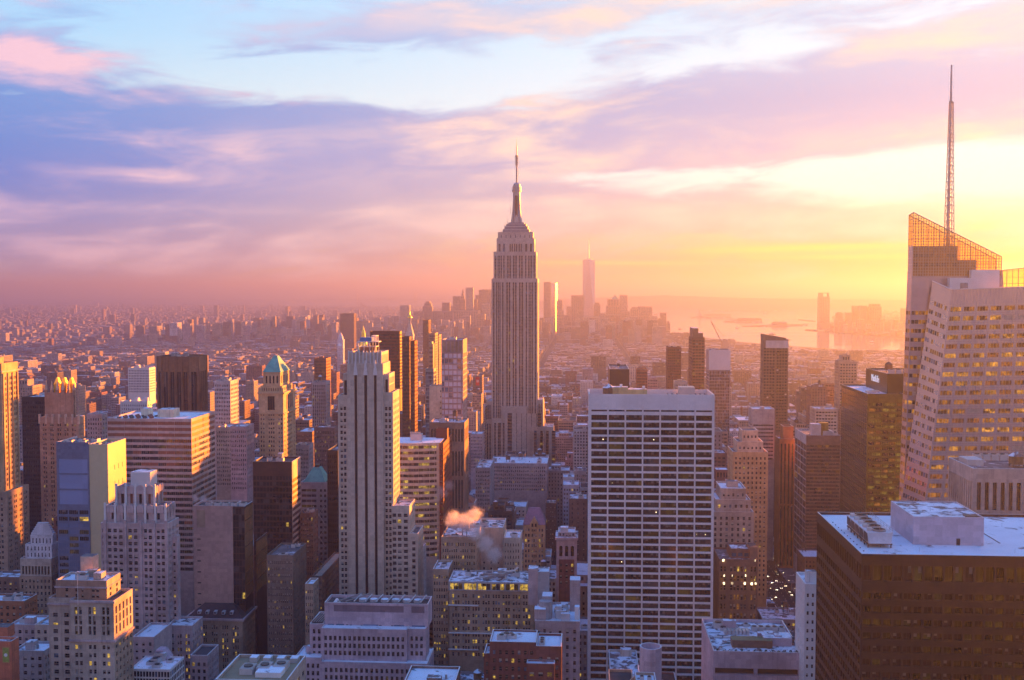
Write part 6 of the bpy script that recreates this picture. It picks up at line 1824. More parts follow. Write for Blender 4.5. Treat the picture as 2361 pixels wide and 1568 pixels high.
# 36 --- round brick shaft in front
D = 430
cx, zt = XZ(1502, 1498, D); cyy = D + 4.5; r_ = 51.6 / 2 / FPX * D
b = Bld('round_shaft', 'round mauve brick shaft with snowy tank inside, bottom centre right', cx, cyy)
n = 16
ring = lambda r, z: [(cx + r * math.cos(2 * math.pi * a / n), cyy + r * math.sin(2 * math.pi * a / n), z) for a in range(n)]
mb = MB(); mb.loft(ring(r_, 0), ring(r_, zt), PURP)
for a in range(n):
    c2 = (a + 1) % n; o, i, l = ring(r_, zt), ring(r_ - .5, zt), ring(r_ - .5, zt - 6)
    mb.face((o[a], o[c2], i[c2], i[a]), WHT); mb.face((i[a], i[c2], l[c2], l[a]), PURP)
b.part('wall', mb)
mb = MB(); mb.face(ring(r_ - .5, zt - 5.5), TAR); b.part('floor', mb)
mb = MB(); mb.loft(ring(r_ - 1.0, zt - 5.5), ring(r_ - 1.0, zt - 4.4), WOOD); mb.loft(ring(r_ - .9, zt - 4.4), ring(.1, zt - 1.8), SNOW, SNOW); b.part('tank_roof', mb)
b.fp.append((cx - r_, cx + r_, cyy - r_, cyy + r_, zt)); b.done()
x0, x1, zt = HX(1465, 1512, 1566, 418)
b = Bld('low_block', 'low brick block with snowy roof in front of the round shaft', (x0 + x1) / 2, 412)
b.tier(x0, x1, 412, 424, 0, ZY(1490, 1562, 418), TAN, roof=SNOW, cap=WHT); b.unit(x0 + 2.5, 418, ZY(1490, 1562, 418) - 1.1, 1.6, 1.6, 1.6); b.unit(x1 - 2.5, 418, ZY(1490, 1562, 418) - 1.1, 1.6, 1.6, 1.4); b.done()
x0, x1, zt = HX(1405, 1462, 1556, 440)
b = Bld('low_block', 'tan block with small arched gable at the foot of white slab', (x0 + x1) / 2, 440)
b.tier(x0, x1, 440, 458, 0, zt - 4, TAN, N=(reg(5, .5), rows(0, zt - 4, 3.6, .5, 2, 80)), roof=TAR)
mb = MB(); rg = [(x0 + 8 + 4.5 - 4.5 * math.cos(math.pi * k / 8), zt - 4 + 4.0 * math.sin(math.pi * k / 8)) for k in range(9)]
mb.loft([(p[0], 439.6, p[1]) for p in rg[::-1]], [(p[0], 441, p[1]) for p in rg[::-1]], TAN, TAN, True); b.part('arched_gable', mb); b.done()

# 37, 38 --- by the avenue
D = 700
b = Bld('setback_stone_block', 'pale stone block stepping back in tiers right of the white slab', XZ(1695, 1150, D)[0], D, yb=1300)
zv = ZY(1690, 1330, D); zl = 0
for (l, r, y_, o) in ((1640, 1738, 1180, 0), (1650, 1731, 1152, 2), (1662, 1720, 1126, 4)):
    x0, x1, zt = HX(l, r, y_, D + o)
    b.tier(x0, x1, D + o, D + 34 - o, zl, zt, LIME, N=(reg(max(5, int((x1 - x0) / 3.4)), .4), rows(zl, zt, 3.6, .55, 2.5, zv)), W=(reg(6, .4), rows(zl, zt, 3.6, .55, 2.5, zv)), cap=WHT, roof=SNOW, **OLD); zl = zt - 1.1
b.hut(XZ(1690, 1120, D + 12)[0], D + 16, zt - 1.1, 7, 6, 4, LIME); b.done()
D = 640
b = Bld('lit_hotel_block', 'brown block with bright lamps in its upper windows beside the avenue', XZ(1700, 1290, D)[0], D, yb=1440)
x0, x1, zt = HX(1658, 1747, 1290, D)
zv = ZY(1700, 1450, D)
b.tier(x0, x1, D, D + 30, 0, zt, wall('umber_brick', (0.20, 0.12, 0.09)), N=(cat_iv([(0, .22, reg(2, .5, .1)), (.26, .74, reg(5, .6, .03)), (.78, 1, reg(2, .5, .1))]), rows(0, zt, 5.6, .55, 3, zv)), rec=.6, gl=(G_DARK, G_DIM, G_GOLD, G_LIT), wt=(6, 3, 3, 2), style='sash', roof=ROOF)
a_, c_, z_ = HX(1684, 1730, 1265, D + 8); b.tier(a_, c_, D + 8, D + 24, zt - 1.1, z_, BROWN, N=(reg(3, .7), [(.15, .55)], dict(gl=(G_BLUE,))), roof=SNOWY)
a_, c_, z_ = HX(1730, 1747, 1262, D + 4); b.box('roof_hut', a_, c_, D + 4, D + 16, zt - 1.1, z_, BROWN, TAR)
for (px_, py_) in ((1669, 1327), (1688, 1327), (1718, 1327), (1669, 1345), (1688, 1345), (1717, 1345), (1733, 1346), (1743, 1345), (1741, 1292), (1668, 1292)):
    X, z_ = XZ(px_, py_, D - .4); mb = MB(); mb.cyl(X, D - .5, z_ - .6, z_ + .6, .55, .55, BULB, 8); b.part('lamp', mb)
b.done()
# ------------------------------------------------------------------ bottom centre
# 39 --- mauve louvred block
D = 505
b = Bld('louvred_block', 'mauve concrete block with grey louvre panels and snowy ledges, bottom centre', XZ(850, 1400, D)[0], D)
x0, x1, zt = HX(748, 987, 1391, D + 6)
yb_ = YW(x1, 994, 1380)
y1 = GX(860, 1372, zt)[1]
LVR = wall('grey_louvre', (0.20, 0.15, 0.18), .6, .1, streak=.1)
zm = ZY(860, 1450, D); zl2 = ZY(860, 1528, D - 3)
wr = dict(gl=(G_DARK, G_DIM, G_OLIVE), wt=(7, 2, 1), style='mull2')
b.tier(x0, x1, D + 6, y1, zm - 1, zt, PURP, N=([(.09, .765), (.84, .965)], [(.62, .90)], dict(gl=(LVR,), rec=.25)), cap=PALE, roof=TAR, par=1.4)
for k in range(7):
    xx = x0 + 14 + k * (x1 - x0 - 18) / 6
    mb = MB(); mb.bar((xx, D + 8, zt + .2), (xx + 1.6, y1 - 1.5, zt + .9), .4, PALE); b.part('roof_truss', mb)
    if k < 6:
        mb = MB(); mb.cyl(xx + 3.2, (D + 7 + y1) / 2 + .5, zt - 1.4, zt - .1, 2.0, 2.0, PALE, 14); mb.cyl(xx + 3.2, (D + 7 + y1) / 2 + .5, zt - .1, zt - .05, 1.7, 1.7, SNOW, 14); b.part('fan', mb)
mb = MB(); mb.cyl(x0 + 5, D + 11, zt - 1.4, zt + .6, 1.9, .4, WHITE, 10); b.part('vent_cap', mb)
mb = MB(); mb.bar((x0 + 6, D + 8, zt), (x0 + 16, y1 - 1, zt + 1.2), .5, STEEL); mb.bar((x0 + 10, D + 8, zt), (x0 + 20, y1 - 1, zt + 1.2), .5, STEEL); b.part('roof_truss', mb)
# blue-tinted penthouse windows
for (l, r) in ((756, 770), (775, 793), (838, 872), (908, 932), (950, 980)):
    a_, c_, _z = HX(l, r, 1440, D + 6); b.box('penthouse_window', a_, c_, D + 5.85, D + 5.98, ZY(860, 1452, D + 6), ZY(860, 1440, D + 6), G_BLUE)
for (l, r) in ((798, 803), (807, 811), (832, 836), (874, 880), (902, 907)):
    a_, c_, _z = HX(l, r, 1440, D + 6); b.box('doorway', a_, c_, D + 5.85, D + 5.98, ZY(860, 1453, D + 6), ZY(860, 1441, D + 6), DARKM)
x0, x1, z_ = HX(741, 938, 1450, D)
b.tier(x0, x1, D, D + 20, zl2 - 1, z_, PURP, N=(reg(17, .55, .02), rows(zl2 - 1, z_, 3.58, .62, 3.0)), W=(reg(3, .4), rows(zl2 - 1, z_, 3.58, .62, 3.0)), cap=WHT, roof=SNOW, par=.3, rec=.5, **wr)
a_, c_, z_ = HX(938.5, 981, 1450, D + 2)
b.tier(x1 + .02, c_, D + 2, YW(c_, 990, 1460), zl2 - 1, z_, PURP, N=(reg(3, .55, .1), rows(zl2 - 1, z_, 3.58, .62, 3.0)), W=(reg(4, .4), rows(zl2 - 1, z_, 3.58, .62, 3.0)), cap=WHT, roof=SNOW, par=.3, rec=.5, **wr)
a_, c_, z_ = HX(714, 741, 1438, D + 4)
b.tier(a_, x0 - .02, D + 4, D + 24, zl2 - 20, z_, PURP, N=(reg(2, .5, .12), rows(zl2 - 20, z_, 3.58, .62, 2.0)), E=(reg(5, .4), rows(zl2 - 20, z_, 3.58, .62, 2)), cap=PALE, roof=TAR, rec=.5, **wr)
for k in range(6):
    mb = MB(); mb.bar((a_ + .5 + k * 1.1, D + 6, z_ + .3), (a_ + 1.8 + k * 1.1, D + 20, z_ + .9), .3, STEEL); b.part('roof_truss', mb)
x0, x1, z_ = HX(741, 985, 1528, D - 3)
b.tier(x0, x1, D - 3, D + 20, 0, z_, PURP, N=(reg(20, .52, .02), rows(0, z_, 3.58, .62, 2.2, 60)), W=(reg(6, .4), rows(0, z_, 3.58, .62, 2.2, 60)), cap=WHT, roof=SNOW, par=.3, rec=.5, **wr)
a_, c_, z_ = HX(679, 741, 1516, D - 3)
b.tier(a_, x0 - .02, D - 3, D + 14, 0, z_, PURP, N=(reg(5, .5, .04), rows(0, z_, 3.58, .62, 2.2, 60)), E=(reg(5, .4), rows(0, z_, 3.58, .62, 2.2, 60)), cap=PALE, roof=SNOW, par=.5, rec=.5, **wr)
b.clutter(a_ + 1, x0 - 1, D - 2, D + 12, z_ - .5, 4, PURP)
b.done()

# 40 --- hotel-like block with lit penthouse
LT = dict(gl=(G_DARK, G_DIM, G_LIT, G_BLIND, G_BLUE), wt=(42, 26, 14, 10, 8), style='sash')
D = 575
b = Bld('lit_penthouse_block', 'tan block with band of yellow lit penthouse windows under snowy roof', XZ(1130, 1350, D)[0], D)
x0, x1, zt = HX(1034, 1231, 1342, D)
y1 = D + 24
zp = ZY(1130, 1363, D)
b.tier(x0, x1, D, y1, zp, zt, GREYC, N=(grp(6, 3, .9, .9, .01), [(.12, .80)], dict(gl=(G_LIT, G_DIM, G_OLIVE), wt=(6, 2, 2))), cap=WHT, roof=SNOWY, par=.6, rec=.25)
b.tier(x0 + .3, x1 - .3, D + .4, y1, 0, zp, TAN, N=(grp(8, 3, .80, .66, .02), rows(0, zp, 3.55, .56, 1.2, 60)), W=(reg(7, .4), rows(0, zp, 3.55, .56, 1.2, 60)), par=0, rec=.45, **LT)
for yy in (1398, 1462, 1500):
    z_ = ZY(1130, yy, D); b.box('ledge', x0 - .1, x0 + (x1 - x0) * (.35 if yy != 1462 else 1), D - .5, D + .38, z_, z_ + .5, WHT)
PIPE = pmat('white_pipe', (.66, .64, .62), .5, .05)
mb = MB()
mb.bar((x0 + 18, D + 6, zt), (x0 + 34, D + 10, zt + 3), 1.4, STEEL); mb.bar((x0 + 18, D + 12, zt + 1), (x0 + 30, D + 6, zt + 2.4), 1.2, STEEL); b.part('collapsed_duct', mb)
for k in range(4):
    b.mast(x0 + 19 + k * 3.6, D + 14, zt - .6, 5.2, .35, PIPE, 'chimney_pipe')
mb = MB(); pth = [(x1 - 16, D + 9, zt - .6), (x1 - 16, D + 9, zt + 3.5), (x1 - 11, D + 9, zt + 4.2), (x1 - 9, D + 9, zt + 6)]
for p, r_ in zip(pth, pth[1:]): mb.bar(p, r_, .7, PIPE)
b.part('vent_pipe', mb)
b.clutter(x0 + 4, x1 - 4, D + 4, y1 - 2, zt - .6, 6, GREYC)
b.done()
simple('tan_block', 'tan brick block with drainpipe column left of the steam plume', 1017, 1098, 1238, 615, None, TAN, 15, yb=1340, roof=SNOWY, clut=4, tank=1, gl=LT['gl'], wt=LT['wt'], dep=30)
simple('tan_block', 'narrow tan brick block beside the striped tower foot, windows lit', 998, 1034, 1312, 590, None, TAN, 6, roof=SNOWY, clut=1, gl=LT['gl'], wt=LT['wt'], dep=20, cap=WHT)
simple('pale_block', 'pale blank-walled block behind the steam plume', 1072, 1160, 1216, 660, 1175, CREAM, 5, yb=1330, top=20, frac=.4, wf=.25, roof=SNOWY, cap=PALE, clut=6, dep=28)
simple('pale_block', 'pale block with few windows right of the steam plume', 1161, 1200, 1240, 640, 1206, CREAM, 6, yb=1340, wf=.3, roof=SNOW, clut=2, dep=22)
# steep gabled tower
D = 760
b = Bld('gabled_tower', 'tan tower under steep mauve gabled roof left of narrow arched tower', XZ(1231, 1200, D)[0], D, yb=1340)
x0, x1, zt = HX(1207, 1256, 1210, D); zv = ZY(1230, 1350, D)
b.tier(x0, x1, D, D + 18, 0, zt, TANY, N=(cat_iv([(.04, .32, reg(2, .6)), (.36, .64, reg(3, .6)), (.68, .96, reg(2, .6))]), rows(0, zt, 3.7, .56, 2, zv)), W=(reg(5, .45), rows(0, zt, 3.7, .56, 2, zv)), par=0, **LT)
za = ZY(1230, 1176, D); xm = (x0 + x1) / 2
MRF = wall('mauve_slate', (0.22, 0.15, 0.20))
mb = MB(); mb.loft([(x0 - .5, D - .5, zt), (x1 + .5, D - .5, zt), (x1 + .5, D + 18.5, zt), (x0 - .5, D + 18.5, zt)], [(xm - 4, D + 8, za), (xm + 4, D + 8, za), (xm + 4, D + 10, za), (xm - 4, D + 10, za)], MRF, MRF); b.part('hip_roof', mb)
mb = MB(); mb.loft([(xm - 3, D - .7, zt - 3), (xm + 3, D - .7, zt - 3), (xm + 3, D - .7, zt + 1), (xm, D - .7, zt + 5.5), (xm - 3, D - .7, zt + 1)], [(xm - 3, D + 6, zt - 3), (xm + 3, D + 6, zt - 3), (xm + 3, D + 6, zt + 1), (xm, D + 6, zt + 5.5), (xm - 3, D + 6, zt + 1)], TANY, TANY, True); go = b.part('gable', mb)
for k in (-1, 1): mb = MB(); mb.box(xm + k * 1.2 - .6, xm + k * 1.2 + .6, D - .78, D - .71, zt - 1.4, zt + 1, G_DARK); mb.build('gable_window', go, b.org)
b.done()
# narrow tower with three arches
D = 700
b = Bld('arched_narrow_tower', 'narrow brick tower with three arched top windows and heavy cornice', XZ(1306, 1260, D)[0], D, yb=1350)
x0, x1, zt = HX(1283, 1330, 1245, D); zv = ZY(1306, 1360, D)
zA = ZY(1306, 1290, D)
b.tier(x0, x1, D, D + 20, zA, zt, PINKST, N=(reg(3, .56, .08), [(.15, .62)], dict(rec=.8)), W=(reg(4, .4), [(.15, .62)]), par=0, gl=(G_DARK,))
for k in range(3):
    xx = x0 + (x1 - x0) * (.08 + .84 * (k + .5) / 3); w_ = (x1 - x0) * .84 / 3 * .28
    mb = MB(); rg = [(xx + w_ * math.cos(math.pi * a / 8), zA + (zt - zA) * .62 + w_ * math.sin(math.pi * a / 8)) for a in range(9)]
    mb.face([(p[0], D - .03, p[1]) for p in rg], G_DARK); b.part('arch_window', mb)
b.box('cornice', x0 - .8, x1 + .8, D - .8, D + 20.5, zt - .02, zt + 1.6, PINKST, SNOWY, True)
b.tier(x0 + .3, x1 - .3, D + .3, D + 20, 0, zA, wall('red_pier_brick', (.22, .09, .08)), N=(reg(3, .34, .06), rows(0, zA, 3.8, .5, 2, zv)), W=(reg(4, .4), rows(0, zA, 3.8, .5, 2, zv)), par=0, **OLD)
for k in (0, 1):
    b.box('quoin', (x0 - .1, x1 - 1.6)[k], (x0 + 1.6, x1 + .1)[k], D - .3, D + .25, 0, zA, PINKST)
b.tier(x0 + 1, x1 - 1, D + 2, D + 18, zt + 1.6, ZY(1306, 1229, D), GREYC, N=(reg(5, .5), [(.2, .75)]), W=(reg(4, .5), [(.2, .75)]), roof=SNOW, cap=WHT, **OLD)
b.hut(x0 + 5, D + 8, ZY(1306, 1229, D) - 1.1, 5, 5, 3.5, PALE, SNOW)
b.done()
# grey deco block right of the lit penthouse
D = 525
b = Bld('grey_deco_block', 'grey mauve deco block crowded with snowy rooftop huts and tanks', XZ(1285, 1430, D)[0], D)
x0, x1, zt = HX(1234, 1337, 1432, D)
b.tier(x0, x1, D, D + 32, 0, zt, LIMEP, N=(cat_iv([(0, .42, reg(3, .4)), (.46, .98, reg(3, .36))]), [(v0, v1) for v0, v1 in rows(0, zt, 3.9, .5, 3.2, 60)]), W=(reg(7, .4), rows(0, zt, 3.9, .5, 3.2, 60)), cap=WHT, roof=SNOW, rec=.5, **OLD)
zr = zt - 1.1
for (px0, px1, pyt, o, dep, m_, tp) in ((1232, 1258, 1405, 2, 6, LIMEP, SNOW), (1250, 1273, 1375, 10, 8, GREYC, SNOW), (1280, 1295, 1398, 8, 4, PALE, SNOW), (1314, 1338, 1338, 20, 8, LIMEP, SNOW), (1240, 1266, 1318, 28, 10, GREYC, SNOWY), (1218, 1240, 1312, 30, 8, PINKST, SNOWY), (1325, 1336, 1400, 6, 4, WHITE, SNOW)):
    a_, c_, z_ = HX(px0, px1, pyt, D + o); b.box('roof_hut', a_, c_, D + o, D + o + dep, zr - .02, z_, m_, tp)
mb = MB(); X, _z = XZ(1258, 1400, D + 8); mb.cyl(X, D + 8, zr - .02, ZY(1258, 1385, D + 8), 3.2, 3.2, GREYC, 12); b.part('round_tank', mb)
b.clutter(x0 + 8, x1 - 4, D + 2, D + 26, zr, 12, PALE)
b.done()
# red brick block in front
D = 470
b = Bld('red_brick_block', 'dark red brick block with bright snowy flat roofs, bottom centre', XZ(1200, 1480, D)[0], D)
RB = wall('oxblood_brick', (0.17, 0.065, 0.055))
x0, x1, zt = HX(1129, 1236, 1480, D + 6)
y1 = GX(1180, 1458, zt)[1]
ow = dict(gl=(G_DARK, G_DIM, G_BLUE, G_LIT), wt=(5, 3, 2, 1), style='sash')
b.tier(x0, x1, D + 6, y1 + 4, 0, zt, RB, N=(reg(7, .42), rows(0, zt, 3.7, .5, 3, 70)), roof=SNOW, cap=WHT, rec=.4, par=.8, **ow)
a_, c_, z_ = HX(1115, 1128, 1508, D + 7); b.tier(a_, x0 - .02, D + 8, y1 + 2, 0, z_, RB, N=(reg(1, .4), rows(0, z_, 3.7, .5, 3, 70)), roof=SNOW, cap=WHT, **ow)
a_, c_, z_ = HX(1236, 1295, 1490, D + 5); b.tier(x1 + .02, c_, D + 5, y1 + 4, 0, z_, RB, N=(reg(3, .4), rows(0, z_, 3.7, .5, 4, 70)), W=(reg(5, .4), rows(0, z_, 3.7, .5, 4, 70)), roof=SNOW, cap=WHT, **ow)
a_, c_, z_ = HX(1214, 1279, 1530, D); b.tier(a_, c_, D, D + 4.9, 0, z_, RB, N=(reg(3, .5), rows(0, z_, 3.7, .5, 3, 70)), W=(reg(2, .4), rows(0, z_, 3.7, .5, 3, 70)), roof=SNOW, cap=WHT, par=.6, **ow)
b.clutter(x0 + 2, x1 - 2, D + 8, y1 + 2, zt - .8, 5, PALE); b.clutter(x1 + 1, x1 + 9, D + 7, y1 + 2, z_ + 5, 0, PALE)
for k in range(3): b.unit(x1 + 2.5, D + 9 + k * 3, ZY(1260, 1490, D + 5) - 1.1, 2.5, 2, 1.6)
b.done()
# red pyramid
D = 900
b = Bld('red_roof_tower', 'stone tower with small red tiled pyramid roof behind the steam', XZ(1063, 1170, D)[0], D, yb=1215)
x0, x1, zt = HX(1035, 1094, 1160, D)
b.tier(x0, x1, D, D + 20, 0, zt, PINKST, N=(reg(8, .4), rows(0, zt, 3.8, .5, 2, 60)), W=(reg(6, .4), rows(0, zt, 3.8, .5, 2, 60)), cap=WHT, **OLD)
mb = MB(); xm = (x0 + x1) / 2; za = ZY(1063, 1133, D + 10)
mb.loft([(x0 + .6, D + .6, zt - .5), (x1 - .6, D + .6, zt - .5), (x1 - .6, D + 19.4, zt - .5), (x0 + .6, D + 19.4, zt - .5)], [(xm - .3, D + 9.7, za), (xm + .3, D + 9.7, za), (xm + .3, D + 10.3, za), (xm - .3, D + 10.3, za)], wall('red_tile', (.30, .10, .06)), TAR); b.part('pyramid_roof', mb)
b.done()
b, x0, x1, D, y1, zt = simple('sign_block', 'dusky block with upright red billboard on its corner left of skyscraper', 1090, 1112, 866, 1750, None, wall('dusky_stone', (.20, .15, .15)), 7, yb=915, clut=1, dep=24, sty='')
mb = MB(); mb.box(x0 + 5, x0 + 11, D - .6, D - .1, zt - 16, zt - 2, pmat('red_sign', (.55, .03, .03), .5), bot=True); so = b.part('billboard', mb)
mb = MB(); mb.box(x0 + 6.2, x0 + 9.8, D - .75, D - .62, zt - 11, zt - 7, pmat('sign_pale', (.6, .35, .35), .5), bot=True); mb.build('billboard_panel', so, b.org)
# blocks at the foot of the tall skyscraper
simple('snowy_roof_block', 'low wide block with bright snowy roof at the foot of the skyscraper', 1130, 1262, 1068, 1080, None, GREYC, 26, yb=1110, roof=SNOW, cap=WHT, clut=7, tank=2, dep=46)
simple('pale_block', 'pale corner block with snowy roof left of the skyscraper foot', 1085, 1112, 1000, 1200, 1116, PINKST, 8, yb=1060, roof=SNOW, clut=1)
simple('pale_block', 'grey many-windowed block left of the snowy wide block', 1096, 1130, 1078, 1000, 1140, GREYC, 8, yb=1160, roof=SNOWY, clut=3)
simple('green_sign_block', 'block with small green and purple screens near the white slab', 1324, 1352, 1086, 1000, None, GREYC, 6, yb=1130, clut=2, dep=24)
simple('white_block', 'small white block among dark rooftops left of white slab', 1298, 1324, 1100, 1050, None, WHT, 6, yb=1150, clut=2, roof=SNOW, dep=20)
simple('pale_blue_block', 'pale blue-grey block with stepped side left of the white slab', 1298, 1335, 1118, 930, None, wall('blue_grey_stucco', (.42, .46, .56)), 6, yb=1190, clut=2, roof=SNOW, dep=22)
simple('brown_block', 'brown windowless block hard against the white slab', 1312, 1354, 1150, 860, None, wall('dusky_umber', (.17, .12, .11)), 3, yb=1300, wf=.2, clut=3, roof=SNOWY, dep=26)
simple('tall_dark_block', 'dark narrow block with column of lit lamps left of the white slab', 1258, 1282, 1160, 900, None, wall('dark_umber', (.10, .07, .07)), 5, yb=1290, wf=.4, clut=1, dep=20)
# ------------------------------------------------------------------ far towers: downtown, across the river, islands
FARM = [wall('far_stone_%d' % k, c, .7, .12, streak=.1) for k, c in enumerate(((.30, .22, .20), (.24, .16, .15), (.38, .31, .28), (.20, .15, .16), (.33, .26, .26)))]
FGLS = glass('far_glass', (.20, .18, .22), .15, .6, metal=.3, var=.2, cell=8)
def far(name, label, l, r, y_, D, m, dep=None, steps=(), n=6, fh=9.0, gl=None, top=None, mW=None, yb=None, wfr=.55):
    """a distant tower: coarse bays of two or three storeys"""
    x0, x1, zt = HX(l, r, y_, D)
    dep = dep or (x1 - x0) * .9
    b = Bld(name, label, (x0 + x1) / 2, D, yb=yb, group=None)
    g = gl or (G_DARK, G_DIM, FGLS)
    rr = rows(0, zt, fh, .55, 6, 40)
    W = (reg(n, wfr), rr)
    b.tier(x0, x1, D, D + dep, 0, zt, m, N=(reg(n, wfr), rr), W=W, par=0, rec=.8, gl=g, wt=None if len(g) == 1 else tuple([3] + [1] * (len(g) - 1)), roof=TAR, mW=mW)
    for (l2, r2, y2) in steps:
        a_, c_, z2 = HX(l2, r2, y2, D + 1)
        b.tier(a_, c_, D + 1, D + dep - 2, zt - .2, z2, m, N=(reg(max(2, n - 2), wfr), rows(zt, z2, fh, .55, 3)), par=0, rec=.8, gl=g, roof=TAR)
        zt = z2
    b.fp = []
    b.done()
    return b, x0, x1, D + dep, zt
D6 = 6700
far('far_tower', 'distant glass tower whose side flashes bright in the sun, right of skyscraper', 1253.5, 1270, 650, 6900, FARM[1], n=5)
b, x0, x1, yy, zt = far('far_mirror_flank', 'narrow mirror glass shaft catching the sun beside the distant glass tower', 1270, 1281, 653, 6850, FARM[1], n=3, dep=40)
b.e.rotation_euler = (0, 0, R(-18.0))  # turned so that its mirror skin throws a sun glint at the camera
for ch in b.e.children:
    if ch.type == 'MESH':
        for i in range(len(ch.material_slots)): ch.material_slots[i].material = glass('sun_mirror_glass', (.9, .85, .8), .22, .8, metal=.95, var=.03, cell=40)
far('far_tower', 'short distant tower right of the mirror shaft', 1283.5, 1297, 692, 6800, FARM[0], n=4)
far('far_tower', 'broad dark distant block left of the tallest downtown spire', 1317, 1345, 681, 6700, FARM[1], n=6)
far('far_tower', 'round-topped distant block right of the tallest downtown spire', 1369, 1384, 702, 6600, FARM[1], n=4, steps=((1371, 1382, 698),))
b, x0, x1, yy, zt = far('far_domed_tower', 'distant tower under green pyramid cap among the downtown towers', 1398, 1430, 705, 6900, FARM[1], n=6, steps=((1401, 1428, 690),))
mb = MB(); a_, c_, z2 = HX(1409, 1427, 690, 6905); zz = ZY(1418, 680, 6905); mb.loft([(a_, 6910, zt), (c_, 6910, zt), (c_, 6950, zt), (a_, 6950, zt)], [((a_ + c_) / 2 - 1, 6929, zz), ((a_ + c_) / 2 + 1, 6929, zz), ((a_ + c_) / 2 + 1, 6931, zz), ((a_ + c_) / 2 - 1, 6931, zz)], COPPER, COPPER); b.part('pyramid_roof', mb)
far('far_tower', 'pale slender distant tower right of the green capped tower', 1429, 1447, 680, 6950, FARM[2], n=7, fh=7)
far('far_tower', 'broad pale distant tower by the water with stepped top', 1472, 1504, 707, 6500, FARM[0], n=8)
far('far_tower', 'round-shouldered distant block attached to the broad waterside tower', 1453, 1472, 712, 6500, FARM[0], n=4, steps=((1457, 1471, 708),))
far('far_tower', 'lower distant block beside the broad waterside tower', 1504, 1516, 729, 6450, FARM[0], n=3)
far('far_tower', 'slim distant tower at the edge of the water', 1522.5, 1536.5, 721, 6300, FARM[1], n=4)
far('far_tower', 'short distant tower at the end of the shore, pointed top', 1536.6, 1545.5, 744, 6200, FARM[1], n=3, steps=((1539, 1543, 740),))
far('far_tower', 'wide low distant block with bright roof in front of downtown', 1345, 1382, 731, 6100, FARM[2], n=7)
far('far_tower', 'dark low distant block below the green capped tower', 1395, 1432, 726, 6200, FARM[1], n=7)
for k, (l, r, y_, DD) in enumerate(((1284, 1300, 716, 6500), (1300, 1316, 726, 6400), (1306, 1320, 706, 7000), (1330, 1346, 716, 6300), (1384, 1398, 722, 6400), (1432, 1452, 718, 6350), (1446, 1470, 730, 6250), (1400, 1420, 742, 5900), (1352, 1374, 748, 5800), (1256, 1276, 734, 6000), (1480, 1512, 742, 5950), (1300, 1330, 752, 5700), (1440, 1462, 752, 5700))):
    far('far_tower', 'hazy lower downtown block right of the skyscraper, %s counted from the left among thirteen' % ORD[sorted([1284, 1300, 1306, 1330, 1384, 1432, 1446, 1400, 1352, 1256, 1480, 1301, 1440]).index(1301 if (l, r) == (1300, 1330) else l)], l, r, y_, DD, FARM[k % 5], n=5)
for k, (l, r, y_, DD) in enumerate(((1036, 1046, 706, 6500), (1092, 1100, 690, 6350), (1112, 1128, 700, 6000), (1008, 1022, 722, 5800), (1066, 1084, 728, 5600), (1098, 1118, 724, 5500))):
    far('far_tower', 'hazy lower downtown block left of the skyscraper, %s counted from the left among six' % ORD[sorted([1036, 1092, 1112, 1008, 1066, 1098]).index(l)], l, r, y_, DD, FARM[k % 5], n=5)
# tallest downtown tower with triangular facets
D = 6700
b = Bld('faceted_spire_tower', 'tallest distant downtown glass tower with tapered facets and needle spire', XZ(1356, 700, D)[0], D)
x0, x1 = XZ(1343, 735, D)[0], XZ(1371.5, 735, D)[0]
zt = ZY(1356, 599, D); cx = (x0 + x1) / 2; h = (x1 - x0) / 2; cyy = D + h; zb = 58
lo = [(cx - h, cyy - h), (cx + h, cyy - h), (cx + h, cyy + h), (cx - h, cyy + h)]; hi = [(cx, cyy - h * 1.0), (cx + h * 1.0, cyy), (cx, cyy + h * 1.0), (cx - h * 1.0, cyy)]
FG1 = glass('facet_glass', (.48, .45, .52), .2, .6, metal=.3, var=.06, cell=60)
mb = MB(); mb.box(cx - h, cx + h, cyy - h, cyy + h, 0, zb, FARM[2])
b.part('podium', mb)
mb = MB()
for a in range(4):
    c2 = (a + 1) % 4
    mb.face(((*lo[a], zb), (*lo[c2], zb), (*hi[a], zt)), FG1); mb.face(((*lo[c2], zb), (*hi[c2], zt), (*hi[a], zt)), FG1)
mb.face([(*p, zt) for p in hi], PALE); b.part('facet', mb)
mb = MB(); mb.cyl(cx, cyy, zt, zt + 6, h * .62, h * .62, PALE, 16); b.part('crown_ring', mb)
mb = MB(); mb.cyl(cx, cyy, zt + 6, ZY(1356, 553, D), 3.2, 1.0, PALE, 8); b.part('spire', mb); b.done()
# left of the skyscraper
far('far_rippled_tower', 'distant rippled metal tower with bright sunlit edge left of skyscraper', 1073.6, 1091, 663, 6000, FARM[2], n=7, fh=7, gl=(FGLS,))
b, x0, x1, yy, zt = far('far_gothic_tower', 'distant stone tower with pointed gothic crown left of the rippled tower', 1060, 1073, 690, 6100, FARM[0], n=4, steps=((1062, 1071, 682), (1064, 1069, 676)))
b.mast((x0 + x1) / 2, 6130, zt, ZY(1066, 667, 6100) - zt, 14, FARM[0], 'spire')
far('far_tower', 'broad distant stone block with flat top beside the gothic crown', 1044, 1061, 683, 6200, FARM[0], n=5)
far('far_tower', 'distant broad tower peeping out behind the skyscraper, left side', 1104, 1136, 668, 6300, FARM[1], n=7, steps=((1112, 1135, 667.5),))
far('far_tower', 'distant dark tower just left of the skyscraper, lower', 1096, 1110, 680, 6400, FARM[0], n=4)
far('far_tower', 'distant stepped tower at left end of downtown group', 1019, 1037, 698, 6300, FARM[3], n=5)
far('far_tower', 'distant square tower with slim cap left of downtown group', 974, 996, 706, 6400, FARM[1], n=6, steps=((978, 994, 699), (982, 991, 695)))
